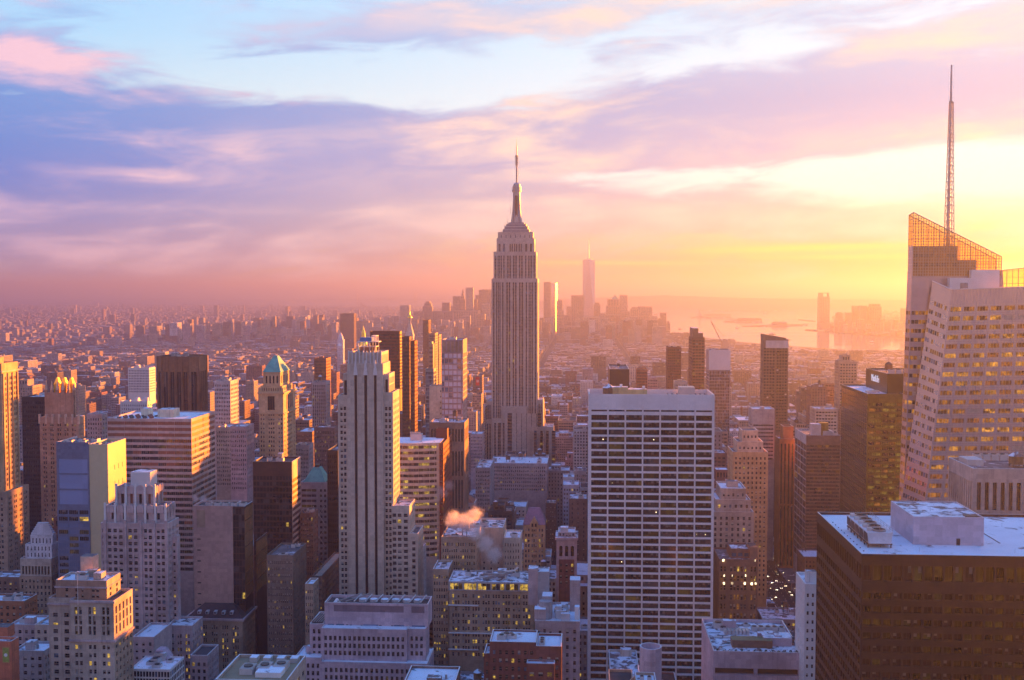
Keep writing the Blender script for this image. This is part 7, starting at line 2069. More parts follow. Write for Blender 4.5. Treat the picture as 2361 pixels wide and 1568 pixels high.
far('far_tower', 'pale distant slab tower near the gilded cupola', 922, 944, 704, 6200, FARM[2], n=7, fh=7)
far('far_tower', 'distant wide block between pale slab and square tower', 953, 975, 718, 6300, FARM[3], n=6)
far('far_tower', 'distant wide low block in front of downtown group', 996, 1044, 718, 6100, FARM[3], n=9)
far('far_tower', 'distant low block below the rippled tower', 1044, 1104, 716, 5900, FARM[0], n=10)
# across the river
for (l, r, y_, D, lab, st) in ((1966.5, 1981, 705, 7100, 'slim hazy tower across the river, first of the group of three', ()), (1984, 1999, 705, 7000, 'slim hazy tower across the river, middle of the group', ()), (2005, 2033, 707, 7000, 'broad hazy tower across the river with rounded shoulders', ((2009, 2030, 701),)),
                           (1929, 1943, 722, 7100, 'short hazy tower across the river, next to the tall one', ((1932, 1940, 720),)), (1951, 1965, 721, 7100, 'short hazy tower across the river, left of the slim ones', ()), (2081, 2100, 711, 7000, 'hazy tower across the river beside the faceted glass tower', ())):
    far('far_tower', lab, l, r, y_, D, FARM[1], n=5, steps=st)
b, x0, x1, yy, zt = far('far_tall_tower', 'tallest hazy tower across the river with rounded flanks and open top', 1888.5, 1913.5, 684, 7300, FARM[0], n=6, dep=50)
a_, c_, z2 = HX(1889.5, 1912.5, 675, 7300)
mb = MB(); mb.box(a_, a_ + 25, 7305, 7340, zt, z2, FARM[0]); mb.box(c_ - 8, c_, 7305, 7340, zt, z2, FARM[0]); mb.box(a_ + 25, c_ - 8, 7305, 7340, z2 - 5, z2, FARM[0], bot=True); b.part('open_crown', mb)
for k in range(16):
    px = 1925 + k * 10.5; y_ = 735 + (k * 7 % 5) * 3
    far('shore_block', 'low hazy waterfront block across the river, %s right of the tallest hazy tower' % ORD[k], px, px + 8 + (k % 3) * 3, y_, 6900 - (k % 4) * 60, FARM[k % 5], n=3)
    bpy.data.objects[COL.objects[-1].name]
for o in list(COL.objects):
    if o.name.startswith('shore_block'): tag(o, group='low waterfront blocks across the river')
# statue on its island
X, Y = GX(1613, 731.0)
b = Bld('statue', 'tiny hazy robed statue with raised torch on its island pedestal', X, Y, 'statue', z=1.2)
VERD = pmat('verdigris', (.16, .25, .22), .7, .15, .1)
mb = MB(); mb.box(X - 28, X + 28, Y - 28, Y + 28, 1.2, 12, FARM[2]); mb.loft([(X - 10, Y - 10, 12), (X + 10, Y - 10, 12), (X + 10, Y + 10, 12), (X - 10, Y + 10, 12)], [(X - 7, Y - 7, 44), (X + 7, Y - 7, 44), (X + 7, Y + 7, 44), (X - 7, Y + 7, 44)], FARM[2], FARM[2]); b.part('pedestal', mb)
mb = MB()
for (z0, z1, r0, r1) in ((44, 60, 5.6, 4.8), (60, 72, 4.8, 4.2), (72, 77, 4.2, 1.8), (77, 83, 2.2, 1.9)): mb.cyl(X, Y, z0, z1, r0, r1, VERD, 10)
mb.bar((X - 3.4, Y, 74), (X - 5.4, Y, 90), 2.0, VERD); mb.cyl(X - 5.6, Y, 89.5, 93, 1.0, 1.8, VERD, 8)
for k in range(7): mb.bar((X, Y, 82), (X + 4.2 * math.cos(math.pi * (k + .5) / 7), Y, 83 + 4 * math.sin(math.pi * (k + .5) / 7)), .5, VERD)
mb.bar((X + 3.6, Y - 2, 72), (X + 3.2, Y - 4, 64), 2.2, VERD)
b.part('figure', mb)
# low buildings and bare trees on the islands
rd = random.Random(11)
def islet(px, py, w, h, lab, name='island_hall'):
    X, Y = GX(px, py); b = Bld(name, lab, X, Y, z=1.2)
    b.tier(X - w / 2, X + w / 2, Y - 15, Y + 15, 1.2, 1.2 + h, FARM[1], N=(reg(6, .4), [(.3, .6)]), par=0)
    mb = MB(); mb.loft([(X - w / 2, Y - 15, 1.2 + h), (X + w / 2, Y - 15, 1.2 + h), (X + w / 2, Y + 15, 1.2 + h), (X - w / 2, Y + 15, 1.2 + h)], [(X - w / 2 + 8, Y - 1, 9 + h), (X + w / 2 - 8, Y - 1, 9 + h), (X + w / 2 - 8, Y + 1, 9 + h), (X - w / 2 + 8, Y + 1, 9 + h)], FARM[3], FARM[3]); b.part('hip_roof', mb)
    b.fp = []; b.done()
    return b, X, Y
islet(1720, 740, 150, 16, 'long hazy hall on the middle harbour island'); islet(1748, 739.5, 60, 14, 'small hazy hall on the middle harbour island')
b, X, Y = islet(1797, 750.3, 110, 18, 'hazy hall with small towers on the nearest harbour island')
for k in (-1, 1): b.mast(X + k * 25, Y, 18, 22, 10, FARM[1], 'corner_tower')
BARE = pmat('bare_tree_crown', (.06, .045, .04), .95, .3, .05)
BARK = pmat('tree_bark', (.05, .04, .035), .9, .2, .2)
def far_tree(X, Y, z, h, label, group):
    b = Bld('tree', label, X, Y, 'tree', group, z=z)
    mb = MB(); mb.cyl(X, Y, z, z + h * .45, h * .04, h * .025, BARK, 6)
    for k in range(5):
        a = rd.uniform(0, 6.28); mb.bar((X, Y, z + h * .35), (X + h * .3 * math.cos(a), Y + h * .3 * math.sin(a), z + h * rd.uniform(.6, .85)), h * .02, BARK)
    b.part('trunk', mb)
    mb = MB()
    for k in range(70):
        a, e, r_ = rd.uniform(0, 6.28), rd.uniform(-.6, 1), rd.uniform(.3, 1) ** .5
        c = Vector((X + h * .42 * r_ * math.cos(a) * math.cos(e), Y + h * .42 * r_ * math.sin(a) * math.cos(e), z + h * .66 + h * .34 * r_ * math.sin(e)))
        u = Vector((rd.uniform(-1, 1), rd.uniform(-1, 1), rd.uniform(-1, 1))).normalized() * h * .09; v = u.cross(Vector((rd.uniform(-1, 1), rd.uniform(-1, 1), 1))).normalized() * h * .07
        mb.face((c - u, c + v, c + u, c - v), BARE)
    b.part('crown', mb)
for k in range(22):
    X, Y = GX(1625 + k * 2.7 + rd.uniform(-1, 1), 730.7); far_tree(X, Y, 1.2, rd.uniform(22, 32), 'hazy bare tree, %s from the statue along its island' % ORD[k], 'trees on the statue island')
for k in range(16):
    X, Y = GX(1684 + k * 4.2 + rd.uniform(-1, 1), 739.5 + rd.uniform(-1, 1)); far_tree(X, Y, 1.2, rd.uniform(16, 26), 'hazy bare tree on the middle harbour island, %s from its left end' % ORD[k], 'trees on the middle harbour island')
# boats
def boat(px, py, s, lab, course=0.0):
    X, Y = GX(px, py, -3); b = Bld('boat', lab, X, Y, 'boat', z=-3.0)
    def put(pts):
        c, s_ = math.cos(course), math.sin(course)
        return [(X + (p[0] * c - p[1] * s_) * s, Y + (p[0] * s_ + p[1] * c) * s, -3 + p[2] * s) for p in pts]
    mb = MB(); lo = put([(-14, -3, -.5), (10, -3, -.5), (16, 0, -.5), (10, 3, -.5), (-14, 3, -.5)]); hi = put([(-15, -4, 3), (11, -4, 3), (20, 0, 3.6), (11, 4, 3), (-15, 4, 3)]); mb.loft(lo, hi, BROWN, PALE); b.part('hull', mb)
    mb = MB(); mb.loft(put([(-12, -3, 3), (8, -3, 3), (8, 3, 3), (-12, 3, 3)]), put([(-11, -3, 6), (7, -3, 6), (7, 3, 6), (-11, 3, 6)]), WHITE, WHITE); mb.loft(put([(-6, -2.4, 6), (5, -2.4, 6), (5, 2.4, 6), (-6, 2.4, 6)]), put([(-5, -2.4, 8.4), (4, -2.4, 8.4), (4, 2.4, 8.4), (-5, 2.4, 8.4)]), WHITE, WHITE); b.part('cabin', mb)
    mb = MB(); p = put([(0, 0, 8.4)])[0]; mb.cyl(p[0], p[1], p[2], p[2] + 4 * s, .5 * s, .3 * s, DARKM, 8); b.part('funnel', mb)
boat(2011, 790, 1.1, 'small ferry crossing the wide water near the faceted tower'); boat(1780, 771, 1.3, 'hazy ferry near the harbour islands, left of the tall hazy tower', .2); boat(1815, 784, 1.0, 'ferry right behind the dark apartment tower top', .1); boat(1568, 759.5, .9, 'lone boat near the downtown shore', -.2)
boat(1512, 725, 1.5, 'far boat beside the broad waterside tower'); boat(1765, 722, 1.8, 'far boat beyond the middle harbour island'); boat(1700, 757, .9, 'small boat below the harbour islands', .4)
# pier and spit
sheet('pier', [GX(1856, 761), GX(1885, 763), GX(1886, 760.5), GX(1858, 759)], 1.0, SUBURB, 4); sheet('causeway', [GX(1840, 737), GX(1880, 741), GX(1881, 740), GX(1842, 736)], 1.0, SUBURB, 4)
# long suspension bridge on the horizon
D = 16800
b = Bld('suspension_bridge', 'faint long suspension bridge on the left horizon', XZ(890, 690, D)[0], D, 'bridge')
BR = pmat('bridge_steel', (.22, .20, .22), .6)
xa, za = XZ(825.7, 674, D); xb, zb2 = XZ(957.4, 674.5, D); zd = ZY(890, 689, D)
for X in (xa, xb):
    mb = MB()
    for s_ in (-1, 1): mb.box(X + s_ * 14 - 5, X + s_ * 14 + 5, D - 8, D + 8, -3, za, BR)
    for f in (.35, .75, .97): mb.box(X - 12, X + 12, D - 6, D + 6, -3 + (za + 3) * f - 6, -3 + (za + 3) * f, BR, bot=True)
    b.part('bridge_tower', mb)
mb = MB(); mb.box(xa - 700, xb + 700, D - 15, D + 15, zd - 8, zd, BR, bot=True); b.part('deck', mb)
mb = MB(); n = 24
for k in range(n):
    t0, t1 = k / n, (k + 1) / n; f = lambda t: zd + 6 + (za - zd - 6) * (2 * t - 1) ** 2
    mb.bar((xa + (xb - xa) * t0, D - 12, f(t0)), (xa + (xb - xa) * t1, D - 12, f(t1)), 5, BR)
mb.bar((xa, D - 12, za), (xa - 650, D - 12, zd), 5, BR); mb.bar((xb, D - 12, za), (xb + 650, D - 12, zd), 5, BR)
b.part('cable', mb)
# tower crane over the roofs, dock cranes
def crane(px, py, D, h, jib, lab, m):
    X, z = XZ(px, py, D); b = Bld('crane', lab, X, D, 'crane')
    mb = MB(); mb.bar((X, D, 0), (X, D, z), 2.2, m); b.part('mast', mb)
    mb = MB(); mb.bar((X, D, z), (X + jib[0], D, z + jib[1]), 1.8, m); b.part('jib', mb)
    mb = MB(); mb.bar((X, D, z), (X - jib[0] * .25, D, z + 8), 1.6, m); mb.box(X - jib[0] * .25 - 3, X - jib[0] * .25 + 3, D - 2, D + 2, z + 4, z + 8, m, bot=True); b.part('counterweight', mb)
    mb = MB(); mb.bar((X - jib[0] * .2, D, z + 14), (X + jib[0], D, z + jib[1]), .6, m); b.part('stay', mb)
CRN = pmat('crane_red', (.42, .10, .07), .6); CRY = pmat('crane_tan', (.35, .25, .18), .6)
crane(1664, 790, 2600, 0, (-25, 50), 'tower crane with raised jib in front of the river', CRY)
for k, px in enumerate((886, 897, 921, 930)):
    crane(px, 736 - (k % 2) * 3, 9800, 0, (50 if k % 2 else -50, 60), 'hazy red dock crane %s by the far left waterway' % ('leftmost', 'second from left', 'third from left', 'rightmost')[k], CRN)
# ------------------------------------------------------------------ the blocks in between
PAL = [('brown brick', wall('fill_brown', (.20, .13, .11))), ('tan brick', wall('fill_tan', (.33, .26, .21))), ('red brick', wall('fill_red', (.22, .10, .085))), ('grey stone', wall('fill_grey', (.28, .26, .27))),
       ('cream brick', wall('fill_cream', (.45, .39, .33))), ('white brick', wall('fill_white', (.52, .50, .50))), ('dark brick', wall('fill_dark', (.11, .085, .08))), ('mauve stone', wall('fill_mauve', (.32, .26, .28)))]
PALW = (20, 18, 11, 15, 12, 7, 9, 8)
rd = random.Random(42)
def city_mat():
    """far walls: storeys and windows too small to tell apart, every house its own tone; snow on the roofs"""
    m = bpy.data.materials.new('city_mass'); m.use_nodes = True
    t = NT(m.node_tree); bs = m.node_tree.nodes['Principled BSDF']
    g = m.node_tree.nodes.new('ShaderNodeNewGeometry')
    P, Nn, rnd = g.outputs['Position'], g.outputs['Normal'], g.outputs['Random Per Island']
    px, py, pz = t.sep(P); nx, ny, nz = t.sep(Nn)
    side = t.m('GREATER_THAN', t.m('ABSOLUTE', nx), .5)
    u = t.m('ADD', t.m('MULTIPLY', px, t.m('SUBTRACT', 1.0, side)), t.m('MULTIPLY', py, side))
    fu = t.m('FRACT', t.m('DIVIDE', u, t.m('ADD', 2.6, t.m('MULTIPLY', rnd, 1.4)))); fv = t.m('FRACT', t.m('DIVIDE', pz, 3.5))
    win = t.m('MULTIPLY', t.m('MULTIPLY', t.m('GREATER_THAN', fu, .30), t.m('LESS_THAN', fu, .75)), t.m('MULTIPLY', t.m('GREATER_THAN', fv, .28), t.m('LESS_THAN', fv, .80)))
    wcol = t.ramp(rnd, [(0.0, (.20, .13, .11)), (.2, (.33, .26, .21)), (.36, (.22, .10, .085)), (.5, (.28, .26, .27)), (.64, (.45, .39, .33)), (.76, (.55, .52, .52)), (.86, (.11, .085, .08)), (.95, (.34, .27, .29))])
    wl = t.mix(t.m('MULTIPLY', win, .85), wcol, (.03, .027, .03))
    r2 = t.m('FRACT', t.m('MULTIPLY', rnd, 37.7))
    sn = t.noise(P, .11, 3.0, .6)
    rf = t.mix(t.ss(t.m('ADD', sn, t.m('MULTIPLY', r2, .45)), .62, .76), (.11, .095, .095), (.46, .48, .52))
    t.put(bs.inputs['Base Color'], t.mix(1.0, t.mix(t.m('GREATER_THAN', nz, .5), wl, rf), (.8, .76, .78), 'MULTIPLY'))
    bs.inputs['Roughness'].default_value = .75
    bs.inputs['Specular IOR Level'].default_value = .3
    return m
CITY = city_mat()
# footprints and sight lines of the named buildings
FPS = [(f[0], f[1], f[2], f[3]) for f in HEROES]
BOX = []
for f in HEROES:
    x0, x1, y0, y1, zt, yb, lab = f
    c = [proj((x, y, zt)) for x in (x0, x1) for y in (y0, y1)]
    if any(p is None for p in c): continue
    BOX.append((min(p[0] for p in c) - 2, max(p[0] for p in c) + 2, min(p[1] for p in c), yb if yb else 1600, y0, lab))
for _l, _r, _y in ((1548, 1602, 774), (1602, 1700, 789), (1700, 1830, 800), (1830, 2092, 814)):
    BOX.append((_l, _r, 705, _y, 9000, 'harbour'))
BOX.append((1750, 1834, 1285, 1434, 1110, 'lit hotel block'))
def limit(x0, x1, y0, h):
    """lower a filler until it hides nothing of a named building that the view shows"""
    p, q_ = proj((x0, y0, 40)), proj((x1, y0, 40))
    if p is None or q_ is None: return h
    a, c_ = min(p[0], q_[0]) - 1, max(p[0], q_[0]) + 1
    if c_ < -30 or a > W0 + 30: return h
    for (l, r, t, yb, yd, lab) in BOX:
        if yd > y0 and l < c_ and r > a:
            zmax = ZY((a + c_) / 2, yb - 6, y0)
            h = min(h, zmax)
    return h
def blocked(x0, x1, y0, y1, pad=1.5):
    for f in FPS:
        if x0 < f[1] + pad and x1 > f[0] - pad and y0 < f[3] + pad and y1 > f[2] - pad: return True
    return False
def hgt(x, y):
    r = rd.random()
    if y < 1000: h = rd.choice((28, 38, 46, 55, 62, 74, 88))
    elif y < 1700: h = rd.choice((22, 30, 38, 45, 52, 60, 75)) if r < .93 else rd.uniform(80, 125)
    elif y < 3000: h = rd.choice((16, 20, 26, 32, 40, 48)) if r < .97 else rd.uniform(55, 95)
    elif y < 5000: h = rd.choice((12, 14, 16, 20, 24)) if r < .985 else rd.uniform(30, 60)
    else: h = rd.choice((14, 18, 24, 34, 46)) if r < .85 else rd.uniform(60, 120)
    if 650 < y < 1300 and 0.0 < x / y < 0.13: h = rd.uniform(95, 150)  # hidden blocks behind the white slab raised to shade the left towers
    if x > 230 and y < 1500: h *= 1.3  # blocks on the right made taller for the shadows they cast
    return h * rd.uniform(.92, 1.08)
LOTS = []
for i in range(len(AVES) - 1):
    bx0, bx1 = AVES[i] + AW + 5, AVES[i + 1] - AW - 5
    for j in range(5, 80):
        y0, y1 = j * 80 + 11, j * 80 + 69
        xa, xb = min(abs(bx0), abs(bx1)), max(abs(bx0), abs(bx1))
        cxm = (bx0 + bx1) / 2
        p = proj((cxm, y0, 20))
        off = p is None or p[0] < -260 or p[0] > W0 + 1500
        if off: continue
        x = bx0
        while x < bx1 - 6:
            w = rd.uniform(14, 30) if y0 < 2600 else rd.uniform(18, 46)
            if p[0] > W0 + 120 or p[0] < -120: w *= 2
            x2 = min(x + w, bx1)
            if bx1 - x2 < 8: x2 = bx1
            rowsY = ((y0, (y0 + y1) / 2 - 1.5), ((y0 + y1) / 2 + 1.5, y1)) if rd.random() < .8 else ((y0, y1),)
            for (ya, yb) in rowsY:
                if all(inside(MANH, a, c_) for a in (x, x2) for c_ in (ya, yb)) and not blocked(x + .3, x2 - .3, ya, yb):
                    h = limit(x, x2, ya, hgt(x, ya))
                    if h > 9: LOTS.append((x + rd.uniform(.02, .3), x2 - rd.uniform(.02, .3), ya, yb, h))
            x = x2
# thin coverage where a named building leaves part of a lot free
def screen_size(l):
    x0, x1, y0, y1, h = l
    c = [proj((x, y, z)) for x in (x0, x1) for y in (y0, y1) for z in (h * .5, h)]
    if any(p is None for p in c): return 0
    a, c_, t, bt = min(p[0] for p in c), max(p[0] for p in c), min(p[1] for p in c), max(p[1] for p in c)
    if c_ < 0 or a > W0 or t > H0: return 0
    return (min(c_, W0) - max(a, 0)) * (bt - t)
# rough occlusion: painter's grid from front to back
GRID = np.zeros((int(H0 / 8) + 1, int(W0 / 8) + 1), bool)
def cover(l, r, t, bt, mark=True):
    a, c_, t0, t1 = max(0, int(l / 8)), min(GRID.shape[1], int(r / 8) + 1), max(0, int(t / 8)), min(GRID.shape[0], int(bt / 8) + 1)
    if a >= c_ or t0 >= t1: return 0
    free = int((~GRID[t0:t1, a:c_]).sum())
    if mark:
        b0, b1, s0 = max(0, int(math.ceil(l / 8))), min(GRID.shape[1], int(r / 8)), max(0, int(math.ceil(t / 8)))
        if b0 < b1: GRID[s0:t1, b0:b1] = True
    return free
ITEMS = [(f[2], 0, f) for f in HEROES] + [(l[2], 1, l) for l in LOTS]
ITEMS.sort(key=lambda t: t[0])
SHOWN = []
for yy, k, it in ITEMS:
    x0, x1, y0, y1 = it[:4]; h = it[4]
    c = [proj((x, y, z)) for x in (x0, x1) for y in (y0, y1) for z in (0, h)]
    if any(p is None for p in c): continue
    l, r, t = min(p[0] for p in c), max(p[0] for p in c), min(p[1] for p in c)
    bt = min(H0 + 8, max(p[1] for p in c))
    fr = cover(l, r, t, bt)
    if k == 1 and fr > 0 and r > 0 and l < W0 and t < H0:
        SHOWN.append((fr, it))
SHOWN.sort(key=lambda t: -t[0])
NEAR = [s[1] for s in SHOWN[:300]]
NEARSET = set(id(s) for s in NEAR)
REST = [l for l in LOTS if id(l) not in NEARSET]
HN = [((b_[0] + b_[1]) / 2, b_[2], b_[5]) for b_ in BOX if b_[5] != 'harbour']
SHORT = ['broad white slab', 'tallest skyscraper', 'cream striped tower']
used = {}
def short_of(lab):
    w = lab.split()
    out = []
    for t in w:
        if t in ('with', 'whose', 'behind', 'beside', 'under', 'in', 'carrying', 'at', 'between', 'right', 'left', 'cut', 'topped', 'standing', 'and', 'just', 'among', 'squeezed', 'hard', 'rising', 'near', 'of', 'peeping', 'below', 'stepping', 'crowded', 'over'): break
        out.append(t.strip(','))
    return ' '.join(out[:5])
for (x0, x1, y0, y1, h) in NEAR:
    cn, m = rd.choices(PAL, PALW)[0]
    p = proj(((x0 + x1) / 2, y0, h))
    far_ = y0 > 1700
    z0 = max(0, h - 60)
    zvis = max(2.0, ZY(p[0], min(1600, p[1] + 190), y0)) if y0 < 900 else 2.0
    snow = rd.random()
    roof = SNOW if snow < .35 else (SNOWY if snow < .72 else TAR)
    tank = 1 if (rd.random() < .35 and x1 - x0 > 10) else 0
    st = int(h / 3.5)
    near = min(HN, key=lambda t: (t[0] - p[0]) ** 2 + (t[1] - p[1]) ** 2)
    rel = ('left of' if p[0] < near[0] else 'right of')
    lab = '%d-storey %s building, %s roof%s, %s %s' % (st, cn, ('snowy', 'patchy snowy', 'dark')[0 if roof is SNOW else (1 if roof is SNOWY else 2)], ' with tank' if tank else '', rel, short_of(near[2]))
    lab = ' '.join(lab.split()[:16])
    b = Bld('city_building', lab, (x0 + x1) / 2, (y0 + y1) / 2, 'building', 'mid-rise buildings of the street grid')
    n, ns = max(2, int((x1 - x0) / rd.uniform(2.9, 3.8))), max(2, int((y1 - y0) / 3.6))
    wf, fr = rd.choice(((.42, .5), (.5, .55), (.36, .5), (.62, .5), (.8, .45)))
    rr = rows(0, h, rd.choice((3.4, 3.6, 3.9)), fr, rd.uniform(1.8, 3.2), zvis)
    if y0 > 2500: rr = rr[-8:]; n = min(n, 8)
    left = (x0 + x1) / 2 < 0
    b.tier(x0, x1, y0, y1, 0, h, m, N=(reg(n, wf, .04), rr), W=(reg(ns, wf * .8, .06), rr) if left else None, E=None if left else (reg(ns, wf * .8, .06), rr), roof=roof, cap=rd.choice((m, m, PALE, WHT)), rec=.35, gl=(G_DARK, G_DIM, G_LIT, G_BLIND, G_BLUE), wt=(60, 28, 2, 6, 4), style='')
    if not far_:
        if rd.random() < .5 and h > 30:
            f0, f1 = rd.uniform(.1, .25), rd.uniform(.6, .9)
            a_, c_, d_, e_ = x0 + (x1 - x0) * f0, x0 + (x1 - x0) * f1, y0 + (y1 - y0) * .2, y0 + (y1 - y0) * .85
            z2 = limit(a_, c_, d_, h + rd.choice((3.5, 4.5, 8)))
            if z2 > h: b.tier(a_, c_, d_, e_, h - 1.1, z2, m, N=(reg(max(2, n // 2), wf, .05), [(.3, .75)]), roof=roof, gl=(G_DARK, G_DIM), wt=(2, 1))
        random.seed(int(x0 * 7 + y0))
        b.clutter(x0 + .6, x1 - .6, y0 + .6, y1 - .6, h - 1.1, rd.randint(1, 3), m, tank)
    else:
        if tank: b.tank((x0 + x1) / 2, (y0 + y1) / 2, h - 1.1)
        b.hut(x0 + (x1 - x0) * .6, (y0 + y1) / 2, h - 1.1, 4, 4, 3.5, m)
    b.fp = []
    b.done(obj_px=99, reserve=False)
cm = MB()
for (x0, x1, y0, y1, h) in REST:
    cm.box(x0, x1, y0, y1, 0.1, h, CITY)
    if rd.random() < .55:
        a, c_ = rd.uniform(.1, .5), rd.uniform(.1, .5); w, d = min(6, (x1 - x0) * .4), min(6, (y1 - y0) * .4)
        X, Y = x0 + (x1 - x0) * a, y0 + (y1 - y0) * c_
        cm.box(X, X + w, Y, Y + d, h, h + rd.uniform(2.5, 4.5), CITY)
    if rd.random() < .14 and y0 < 3500:
        X, Y = x0 + (x1 - x0) * .7, y0 + (y1 - y0) * .6
        cm.cyl(X, Y, h + 2, h + 6, 2, 2, CITY, 7); cm.cyl(X, Y, h + 6, h + 7.6, 2.2, .1, CITY, 7)
o = cm.build('city_rooftops'); tag(o, 'sea of small rooftops between and behind the towers', 'rooftops', kind='stuff')
# across the rivers: houses to the horizon, sampled evenly over the picture
fm = MB()
cnt = 0
for k in range(34000):
    px, py = rd.uniform(-80, 2440), 694 + 130 * rd.random() ** 1.25
    X, Y = GX(px, py)
    if Y > 19000 or Y < 600: continue
    inb, inj = inside(BROOK, X, Y), inside(JERSEY, X, Y)
    if not (inb or inj): continue
    s = 1.0 + Y / 16000
    w, d = rd.uniform(9, 30) * s, rd.uniform(12, 40)
    r = rd.random()
    h = rd.uniform(6, 13) if r < .93 else (rd.uniform(16, 34) if r < .992 else rd.uniform(40, 75))
    if inj: h = min(h, 30)
    if inb and 9000 < Y < 12500 and 60 < px < 760 and rd.random() < .012: h = rd.uniform(60, 120)
    fm.box(X - w / 2, X + w / 2, Y, Y + d, .9, 1 + h, CITY)
    cnt += 1
o = fm.build('far_city'); tag(o, 'far mass of houses beyond the rivers up to the horizon', 'far city', kind='stuff')
print('LOTS', len(LOTS), 'near', len(NEAR), 'far', cnt, 'windows', NWIN[0])
# ------------------------------------------------------------------ traffic on the avenue, street lamps, steam
HEAD = glass('headlight_glow', (.8, .8, .7), emit=(1.0, .86, .60), estr=4.0, var=.05, cell=90)
TAIL = glass('taillight_glow', (.5, .05, .03), emit=(1.0, .06, .03), estr=3.0, var=.05, cell=90)
TYRE = pmat('tyre', (.02, .02, .02), .9, .1)
CARC = [('yellow', pmat('car_yellow', (.65, .38, .03), .3, .05)), ('black', pmat('car_black', (.02, .02, .022), .3, .05)), ('white', pmat('car_white', (.6, .6, .6), .3, .05)), ('grey', pmat('car_grey', (.2, .2, .21), .3, .05)), ('red', pmat('car_red', (.3, .03, .03), .3, .05))]
def car_proto(cname, cm_):
    b = Bld('car', '%s car' % cname, 0, 0, 'car', 'cars on the avenue')
    mb = MB()                                   # nose towards -Y
    mb.loft([(-.85, -2.2, .3), (.85, -2.2, .3), (.9, 2.2, .3), (-.9, 2.2, .3)], [(-.85, -2.15, .75), (.85, -2.15, .75), (.9, 2.15, .9), (-.9, 2.15, .9)], cm_, cm_, True)
    b.part('body', mb)
    mb = MB(); mb.loft([(-.82, -1.0, .82), (.82, -1.0, .82), (.82, 1.7, .88), (-.82, 1.7, .88)], [(-.66, -.35, 1.42), (.66, -.35, 1.42), (.66, 1.2, 1.42), (-.66, 1.2, 1.42)], G_DARK, cm_); b.part('cabin', mb)
    for sx in (-1, 1):
        for yy in (-1.4, 1.4):
            mb = MB(); n = 10
            r0 = [(sx * .72, yy + .33 * math.cos(a * 2 * math.pi / n), .33 + .33 * math.sin(a * 2 * math.pi / n)) for a in range(n)]
            r1 = [(sx * .93, p[1], p[2]) for p in r0]
            mb.loft(r0, r1, TYRE, TYRE, True); b.part('wheel', mb)
        mb = MB(); mb.box(sx * .6 - .2, sx * .6 + .2, -2.3, -2.16, .5, .74, HEAD, bot=True); b.part('headlight', mb)
        mb = MB(); mb.box(sx * .65 - .18, sx * .65 + .18, 2.16, 2.26, .6, .82, TAIL, bot=True); b.part('taillight', mb)
    return b.e
protos = [car_proto(*c) for c in CARC]
usedp = set()
def place(pr, x, y, rot, label):
    if pr.name in usedp:
        e = pr.copy(); COL.objects.link(e)
        for ch in pr.children:
            c = ch.copy(); c.parent = e; COL.objects.link(c)
    else:
        e = pr; usedp.add(pr.name)
    e.location = (x, y, 0.012); e.rotation_euler = (0, 0, rot); e['label'] = label
    return e
rd = random.Random(8)
lanes = (-10, -5, 0, 5, 10)
spots = []
for k in range(46):
    ln = rd.choice(lanes); y = 760 + k * 7.4 + rd.uniform(-2, 2)
    if any(abs(y - s[1]) < 6.5 and s[0] == ln for s in spots): continue
    spots.append((ln, y))
for k, (ln, y) in enumerate(spots):
    i = rd.choices(range(5), (5, 4, 3, 3, 1))[0]
    nm = ('westmost', 'second', 'middle', 'fourth', 'eastmost')[4 - lanes.index(ln)]
    place(protos[i], 169 + ln, y, 0, '%s car with headlights on, %s in the %s lane of the avenue' % (CARC[i][0], ORD[sum(1 for q2 in spots[:k] if q2[0] == ln)], nm))
for pr in protos:
    if pr.name not in usedp:
        for c in list(pr.children): bpy.data.objects.remove(c)
        bpy.data.objects.remove(pr)
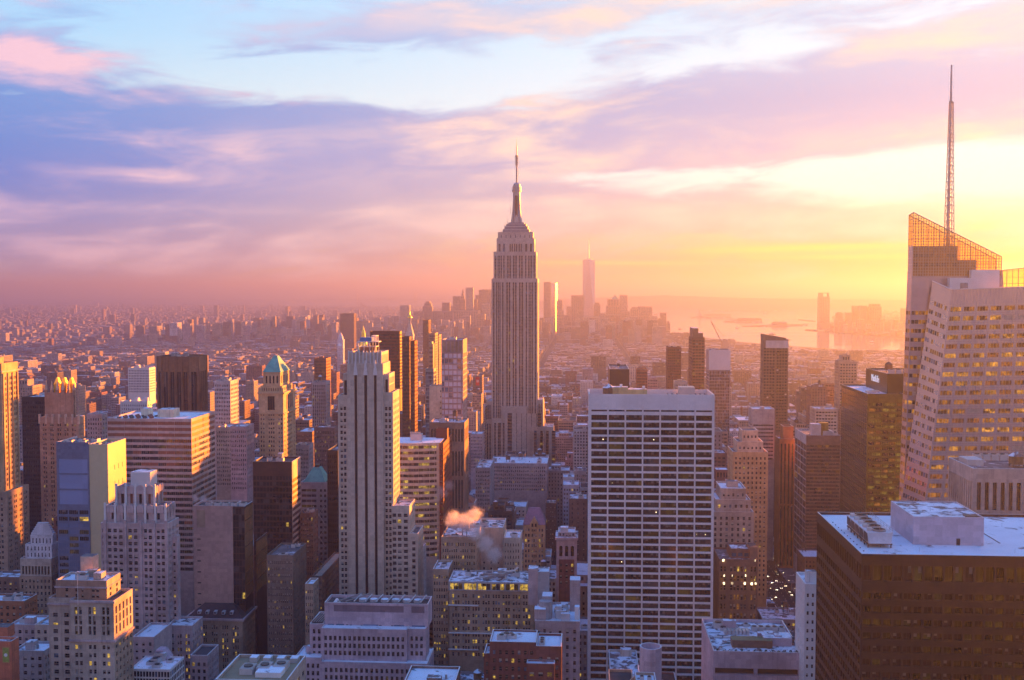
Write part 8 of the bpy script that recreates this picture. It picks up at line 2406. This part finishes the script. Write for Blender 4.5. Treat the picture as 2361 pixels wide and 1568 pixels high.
# street lamps along that avenue
for k in range(14):
    for s in (-1, 1):
        X, Y = 169 + s * 12.5, 760 + k * 26
        b = Bld('street_lamp', 'street lamp with bent arm, %s from the near end, %s kerb of the avenue' % (ORD[k], 'left' if s < 0 else 'right'), X, Y, 'street lamp', 'lamps along the avenue, %s kerb' % ('left' if s < 0 else 'right'))
        mb = MB(); mb.cyl(X, Y, .0, 9, .14, .09, STEEL, 6); mb.bar((X, Y, 8.9), (X - s * 2.4, Y, 9.4), .12, STEEL); b.part('pole', mb)
        mb = MB(); mb.box(X - s * 2.4 - .35, X - s * 2.4 + .35, Y - .2, Y + .2, 9.2, 9.38, BULB, bot=True); b.part('lamp_head', mb)
def steam(label, pts, D, dens, seed, emitc=(.86, .80, .84)):
    """a drifting plume: closed volume swept along its path, thickening and fraying with height"""
    m = bpy.data.materials.new('steam_vapour'); m.use_nodes = True
    n = m.node_tree.nodes; n.clear(); t = NT(m.node_tree)
    pv_ = n.new('ShaderNodeVolumePrincipled'); pv_.inputs['Color'].default_value = (*emitc, 1); pv_.inputs['Anisotropy'].default_value = .2
    g = n.new('ShaderNodeNewGeometry'); P = g.outputs['Position']
    d = None
    for (px, py, rp) in pts:
        X, Z = XZ(px, py, D); r_ = rp / FPX * D
        dist = t.vm('DISTANCE', P, (X, D, Z))
        k = t.ss(t.m('DIVIDE', dist, r_), 1.0, 0.15)
        d = k if d is None else t.m('MAXIMUM', d, k)
    nz = t.noise(t.vm('ADD', P, (seed * 13.0, 0, 0)), .22, 7.0, .70, 1.4)
    dn = t.m('MULTIPLY', t.ss(t.m('ADD', d, t.m('MULTIPLY', t.m('SUBTRACT', nz, .5), 2.4)), .30, 1.15), dens)
    t.put(pv_.inputs['Density'], dn)
    o = n.new('ShaderNodeOutputMaterial'); m.node_tree.links.new(pv_.outputs[0], o.inputs['Volume'])
    xs = []; zs = []
    for (px, py, rp) in pts:
        X, Z = XZ(px, py, D); r_ = rp / FPX * D
        xs += [X - r_, X + r_]; zs += [Z - r_, Z + r_]
    rmax = max(p[2] for p in pts) / FPX * D
    mb = MB(); mb.box(min(xs), max(xs), D - rmax, D + rmax, min(zs), max(zs), m, bot=True)
    ob = mb.build('steam'); tag(ob, label, 'steam', kind='stuff')
    m.cycles.volume_step_rate = 1.0
STEAM = True
if STEAM:
    steam('white steam plume drifting over the lit penthouse block', [(1138, 1278, 36), (1118, 1254, 36), (1098, 1228, 36), (1074, 1206, 44), (1048, 1198, 36), (1096, 1186, 30)], 612, .22, 1, (.95, .92, .94))
    steam('thin steam wisp in front of the bowed ribbon block', [(1020, 1135, 26), (1035, 1120, 24), (1008, 1150, 18)], 700, .07, 2)
    steam('small steam puff above the blank pink wall tower', [(470, 1152, 16), (450, 1148, 14), (485, 1158, 10)], 600, .25, 3)
# ------------------------------------------------------------------ haze
hm = bpy.data.materials.new('haze_air'); hm.use_nodes = True
hn = hm.node_tree.nodes; hn.clear()
pv = hn.new('ShaderNodeVolumePrincipled')
pv.inputs['Color'].default_value = (0.225, 0.265, 0.53, 1)
pv.inputs['Density'].default_value = 0.00012
pv.inputs['Anisotropy'].default_value = 0.59
ho = hn.new('ShaderNodeOutputMaterial')
hm.node_tree.links.new(pv.outputs[0], ho.inputs['Volume'])
hb = MB(); hb.box(-95000, 95000, -9500, 61000, -9.0, 462.0, hm, bot=True)
haze = hb.build('haze'); tag(haze, 'evening haze lying over the whole city and harbour', 'haze', kind='stuff')
